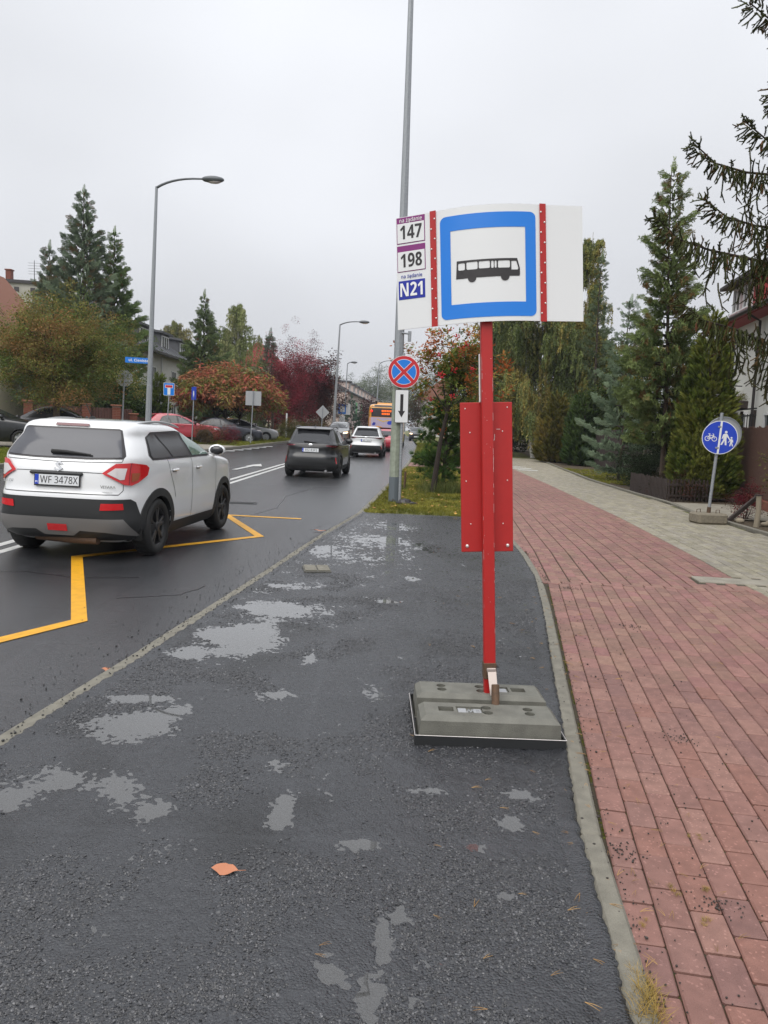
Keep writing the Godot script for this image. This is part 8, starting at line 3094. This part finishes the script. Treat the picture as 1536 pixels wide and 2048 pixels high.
	for q in rows:
		var cy: float = q[0]
		if q[2]:
			var f := flat(board, "purple_frame", poly([[-0.083, -0.071], [0.083, -0.071], [0.083, 0.071], [-0.083, 0.071]]), "sign_purple", wing.call(-0.408, cy, 0.0), 0.0015)
			flat(f, "white_field", poly([[-0.079, -0.067], [0.079, -0.067], [0.079, 0.038], [-0.079, 0.038]]), "sign_white", wing.call(-0.408, cy, 0.0), 0.0030)
			lettering("route_number", q[1], 0.072, M.print_black, board, wing.call(-0.408, cy - 0.012, 0.004), true, 0.80)
		else:
			flat(board, "blue_field", poly([[-0.078, -0.051], [0.078, -0.051], [0.078, 0.051], [-0.078, 0.051]]), "night_blue", wing.call(-0.408, cy - 0.012, 0.0), 0.0015)
			lettering("route_number", q[1], 0.072, M.print_white, board, wing.call(-0.408, cy - 0.012, 0.003), true, 0.80)
	lettering("lettering", "na żądanie", 0.021, M.print_white, board, wing.call(-0.408, 0.285, 0.004), false, 0.95)
	lettering("lettering", "na żądanie", 0.019, M.night_blue, board, wing.call(-0.408, -0.018, 0.003), false, 0.98)


func cut(pieces: Array, hole: PackedVector2Array) -> Array:
	# split at the middle of the hole first, so that no piece has a hole inside it
	var cx := 0.0
	for p in hole:
		cx += p.x / hole.size()
	var out: Array = []
	for piece in pieces:
		for half in [PackedVector2Array([Vector2(cx - 9, -9), Vector2(cx, -9), Vector2(cx, 9), Vector2(cx - 9, 9)]), PackedVector2Array([Vector2(cx, -9), Vector2(cx + 9, -9), Vector2(cx + 9, 9), Vector2(cx, 9)])]:
			for side in Geometry2D.intersect_polygons(piece, half):
				for rest in Geometry2D.clip_polygons(side, hole):
					out.append(rest)
	return out


# ------------------------------------------------------------------ leaves, needles, crumbs of asphalt
func build_litter() -> void:
	# the single orange-brown leaf in the foreground
	var leaf := thing("fallen_leaf", "single orange-brown serrated leaf lying on the near asphalt", "leaf", Vector3(-0.497, 0.012, -2.52), 1.45)
	part("blade", leaf_flake(0.098), M.dry_leaf, leaf, Transform3D(turned(0, 0.0, 0.15) * Basis.from_scale(Vector3(0.95, 1, 1)), Vector3.ZERO))
	var s := Shape.new()
	s.tube([Vector3(0, 0.0, 0.045), Vector3(0.004, 0.003, 0.075)], [0.0014, 0.0008], 5)
	part("stalk", s.mesh(), M.dry_leaf, leaf)
	tag(part("wet_leaf", leaf_flake(0.13), M.dry_leaf, null, Transform3D(turned(1.3) * Basis.from_scale(Vector3(0.7, 1, 1)), Vector3(-1.74, -0.085, -4.86))), "flat reddish leaf on the road beside the kerb", "leaf")
	tag(part("wet_leaf", leaf_flake(0.24), M.dry_leaf, null, Transform3D(turned(1.4) * Basis.from_scale(Vector3(0.4, 1, 1)), Vector3(-0.98, -0.08, -11.9))), "dull red leaf by the kerb near the far end of the pad", "leaf")
	# pine needles, in pairs
	s = Shape.new()
	for e in [-1.0, 1.0]:
		s.tube([Vector3(0, 0.001, 0), Vector3(e * 0.004, 0.003, 0.022), Vector3(e * 0.007, 0.001, 0.045)], [0.0009, 0.0010, 0.0004], 4, false)
	var needle := s.mesh()
	var xs: Array = []
	var cs: Array = []
	for k in 230:
		var z := -1.6 - pow(rng.randf(), 1.6) * 6.0
		var x := along(EDGING, z) + (rng.randf_range(-0.9, 0.1) if rng.randf() < 0.4 else rng.randf_range(0.05, 2.0))
		if rng.randf() < 0.5:
			x = along(EDGING, z) + 0.08 + rng.randfn(0, 0.16)
		var y := pad_height(x, z) + 0.004 if x < along(EDGING, z) else 0.010
		xs.append(Transform3D(turned(rng.randf() * TAU, rng.randf_range(-0.1, 0.1)) * Basis.from_scale(Vector3.ONE * rng.randf_range(0.6, 1.2)), Vector3(x, y, z)))
		cs.append(mix3(lin(0.42, 0.25, 0.09), lin(0.20, 0.11, 0.045), rng.randf()))
	tag(scatter("fallen_needles", needle, M.litter, xs, cs), "dry pine needles scattered over pad edge and red pavers")
	# a dry grass tuft growing out of the joint by the kerb, and smaller ones
	xs = []
	cs = []
	var tuft := tuft_mesh(60, 0.07, 0.03, 0.0009)
	for q in [[0.79, -1.99, 1.35], [0.77, -1.92, 1.2], [0.80, -2.06, 0.9], [1.06, -2.52, 0.35], [1.19, -2.55, 0.3], [0.905, -2.32, 0.3], [1.11, -2.36, 0.35], [1.3, -2.9, 0.3]]:
		for k in 3:
			xs.append(Transform3D(turned(rng.randf() * TAU) * Basis.from_scale(Vector3(q[2], q[2] * 0.55, q[2])), Vector3(q[0] + rng.randfn(0, 0.012), 0.004, q[1] + rng.randfn(0, 0.02))))
			cs.append(mix3(lin(0.40, 0.26, 0.08), lin(0.25, 0.19, 0.06), rng.randf()))
	tag(scatter("dry_grass", tuft, M.grass_blade, xs, cs), "straw-coloured grass tufts in the joints beside the edging")
	# moss in the joints
	xs = []
	cs = []
	var pad_moss := tuft_mesh(14, 0.007, 0.008, 0.0013)
	var joint := Vector2(0.1635, -1.0).normalized()
	var nrm := Vector2(-joint.y, joint.x)
	for k in 4200:
		var col := mini(int(pow(rng.randf(), 2.0) * 9.0), 8)
		var t := rng.randf_range(-1.3, 5.0)
		var p := Vector2(0.943, -3.0) + nrm * (col * 0.1115 + 0.006 + rng.randfn(0, 0.0022)) + joint * t
		if n_mid.get_noise_2d(p.x * 0.5, p.y * 0.5) < -0.10 + 0.045 * col or p.x < along(EDGING, p.y) + 0.08:
			continue
		xs.append(Transform3D(turned(rng.randf() * TAU) * Basis.from_scale(Vector3.ONE * rng.randf_range(0.7, 1.3)), Vector3(p.x, -0.006, p.y)))
		cs.append(mix3(lin(0.05, 0.055, 0.010), lin(0.16, 0.17, 0.02), rng.randf()))
	tag(scatter("joint_moss", pad_moss, M.grass_blade, xs, cs), "green moss growing in the near paver joints")
	# crumbs of asphalt along both kerbs and on the pavers
	s = Shape.new()
	s.ball(Vector3(0, 0.3, 0), Vector3(1, 0.7, 0.8), 6, -1)
	var crumb := s.mesh()
	xs = []
	cs = []
	for k in 1900:
		var z := -2.6 - rng.randf() * 11.0
		var x := along(KERB, z)
		var y := 0.014
		if rng.randf() < 0.55:
			x += rng.randf_range(-0.02, 0.16)
			y = 0.010
		else:
			x -= absf(rng.randfn(0, 0.35))
			y = -0.096
		var sc := rng.randf_range(0.0015, 0.0065) * (1.5 if rng.randf() < 0.1 else 1.0)
		xs.append(Transform3D(turned(rng.randf() * TAU, rng.randf_range(-0.4, 0.4)) * Basis.from_scale(Vector3.ONE * sc), Vector3(x, y, z)))
		cs.append(lin(0.02, 0.02, 0.02) * rng.randf_range(0.6, 1.8))
	for k in 1500:
		var z := -1.5 - pow(rng.randf(), 1.2) * 9.0
		var x := along(EDGING, z) + 0.02 + absf(rng.randfn(0, 0.5))
		if rng.randf() < 0.35:
			x = along(EDGING, z) + 0.09 + absf(rng.randfn(0, 0.03))
		if rng.randf() < 0.2:
			var c: Vector2 = [Vector2(0.96, -2.75), Vector2(1.6, -3.9), Vector2(2.1, -6.3), Vector2(1.95, -7.8), Vector2(1.2, -2.45)][k % 5]
			x = c.x + rng.randfn(0, 0.05)
			z = c.y + rng.randfn(0, 0.04)
		var sc := rng.randf_range(0.0012, 0.005) * (1.6 if rng.randf() < 0.08 else 1.0)
		xs.append(Transform3D(turned(rng.randf() * TAU, rng.randf_range(-0.4, 0.4)) * Basis.from_scale(Vector3.ONE * sc), Vector3(x, 0.003 + (0.007 if x < along(EDGING, z) + 0.085 else 0.0), z)))
		cs.append(lin(0.025, 0.02, 0.017) * rng.randf_range(0.6, 1.8))
	tag(scatter("asphalt_crumbs", crumb, M.litter, xs, cs), "crumbs of asphalt strewn along both kerbs and the pavers")
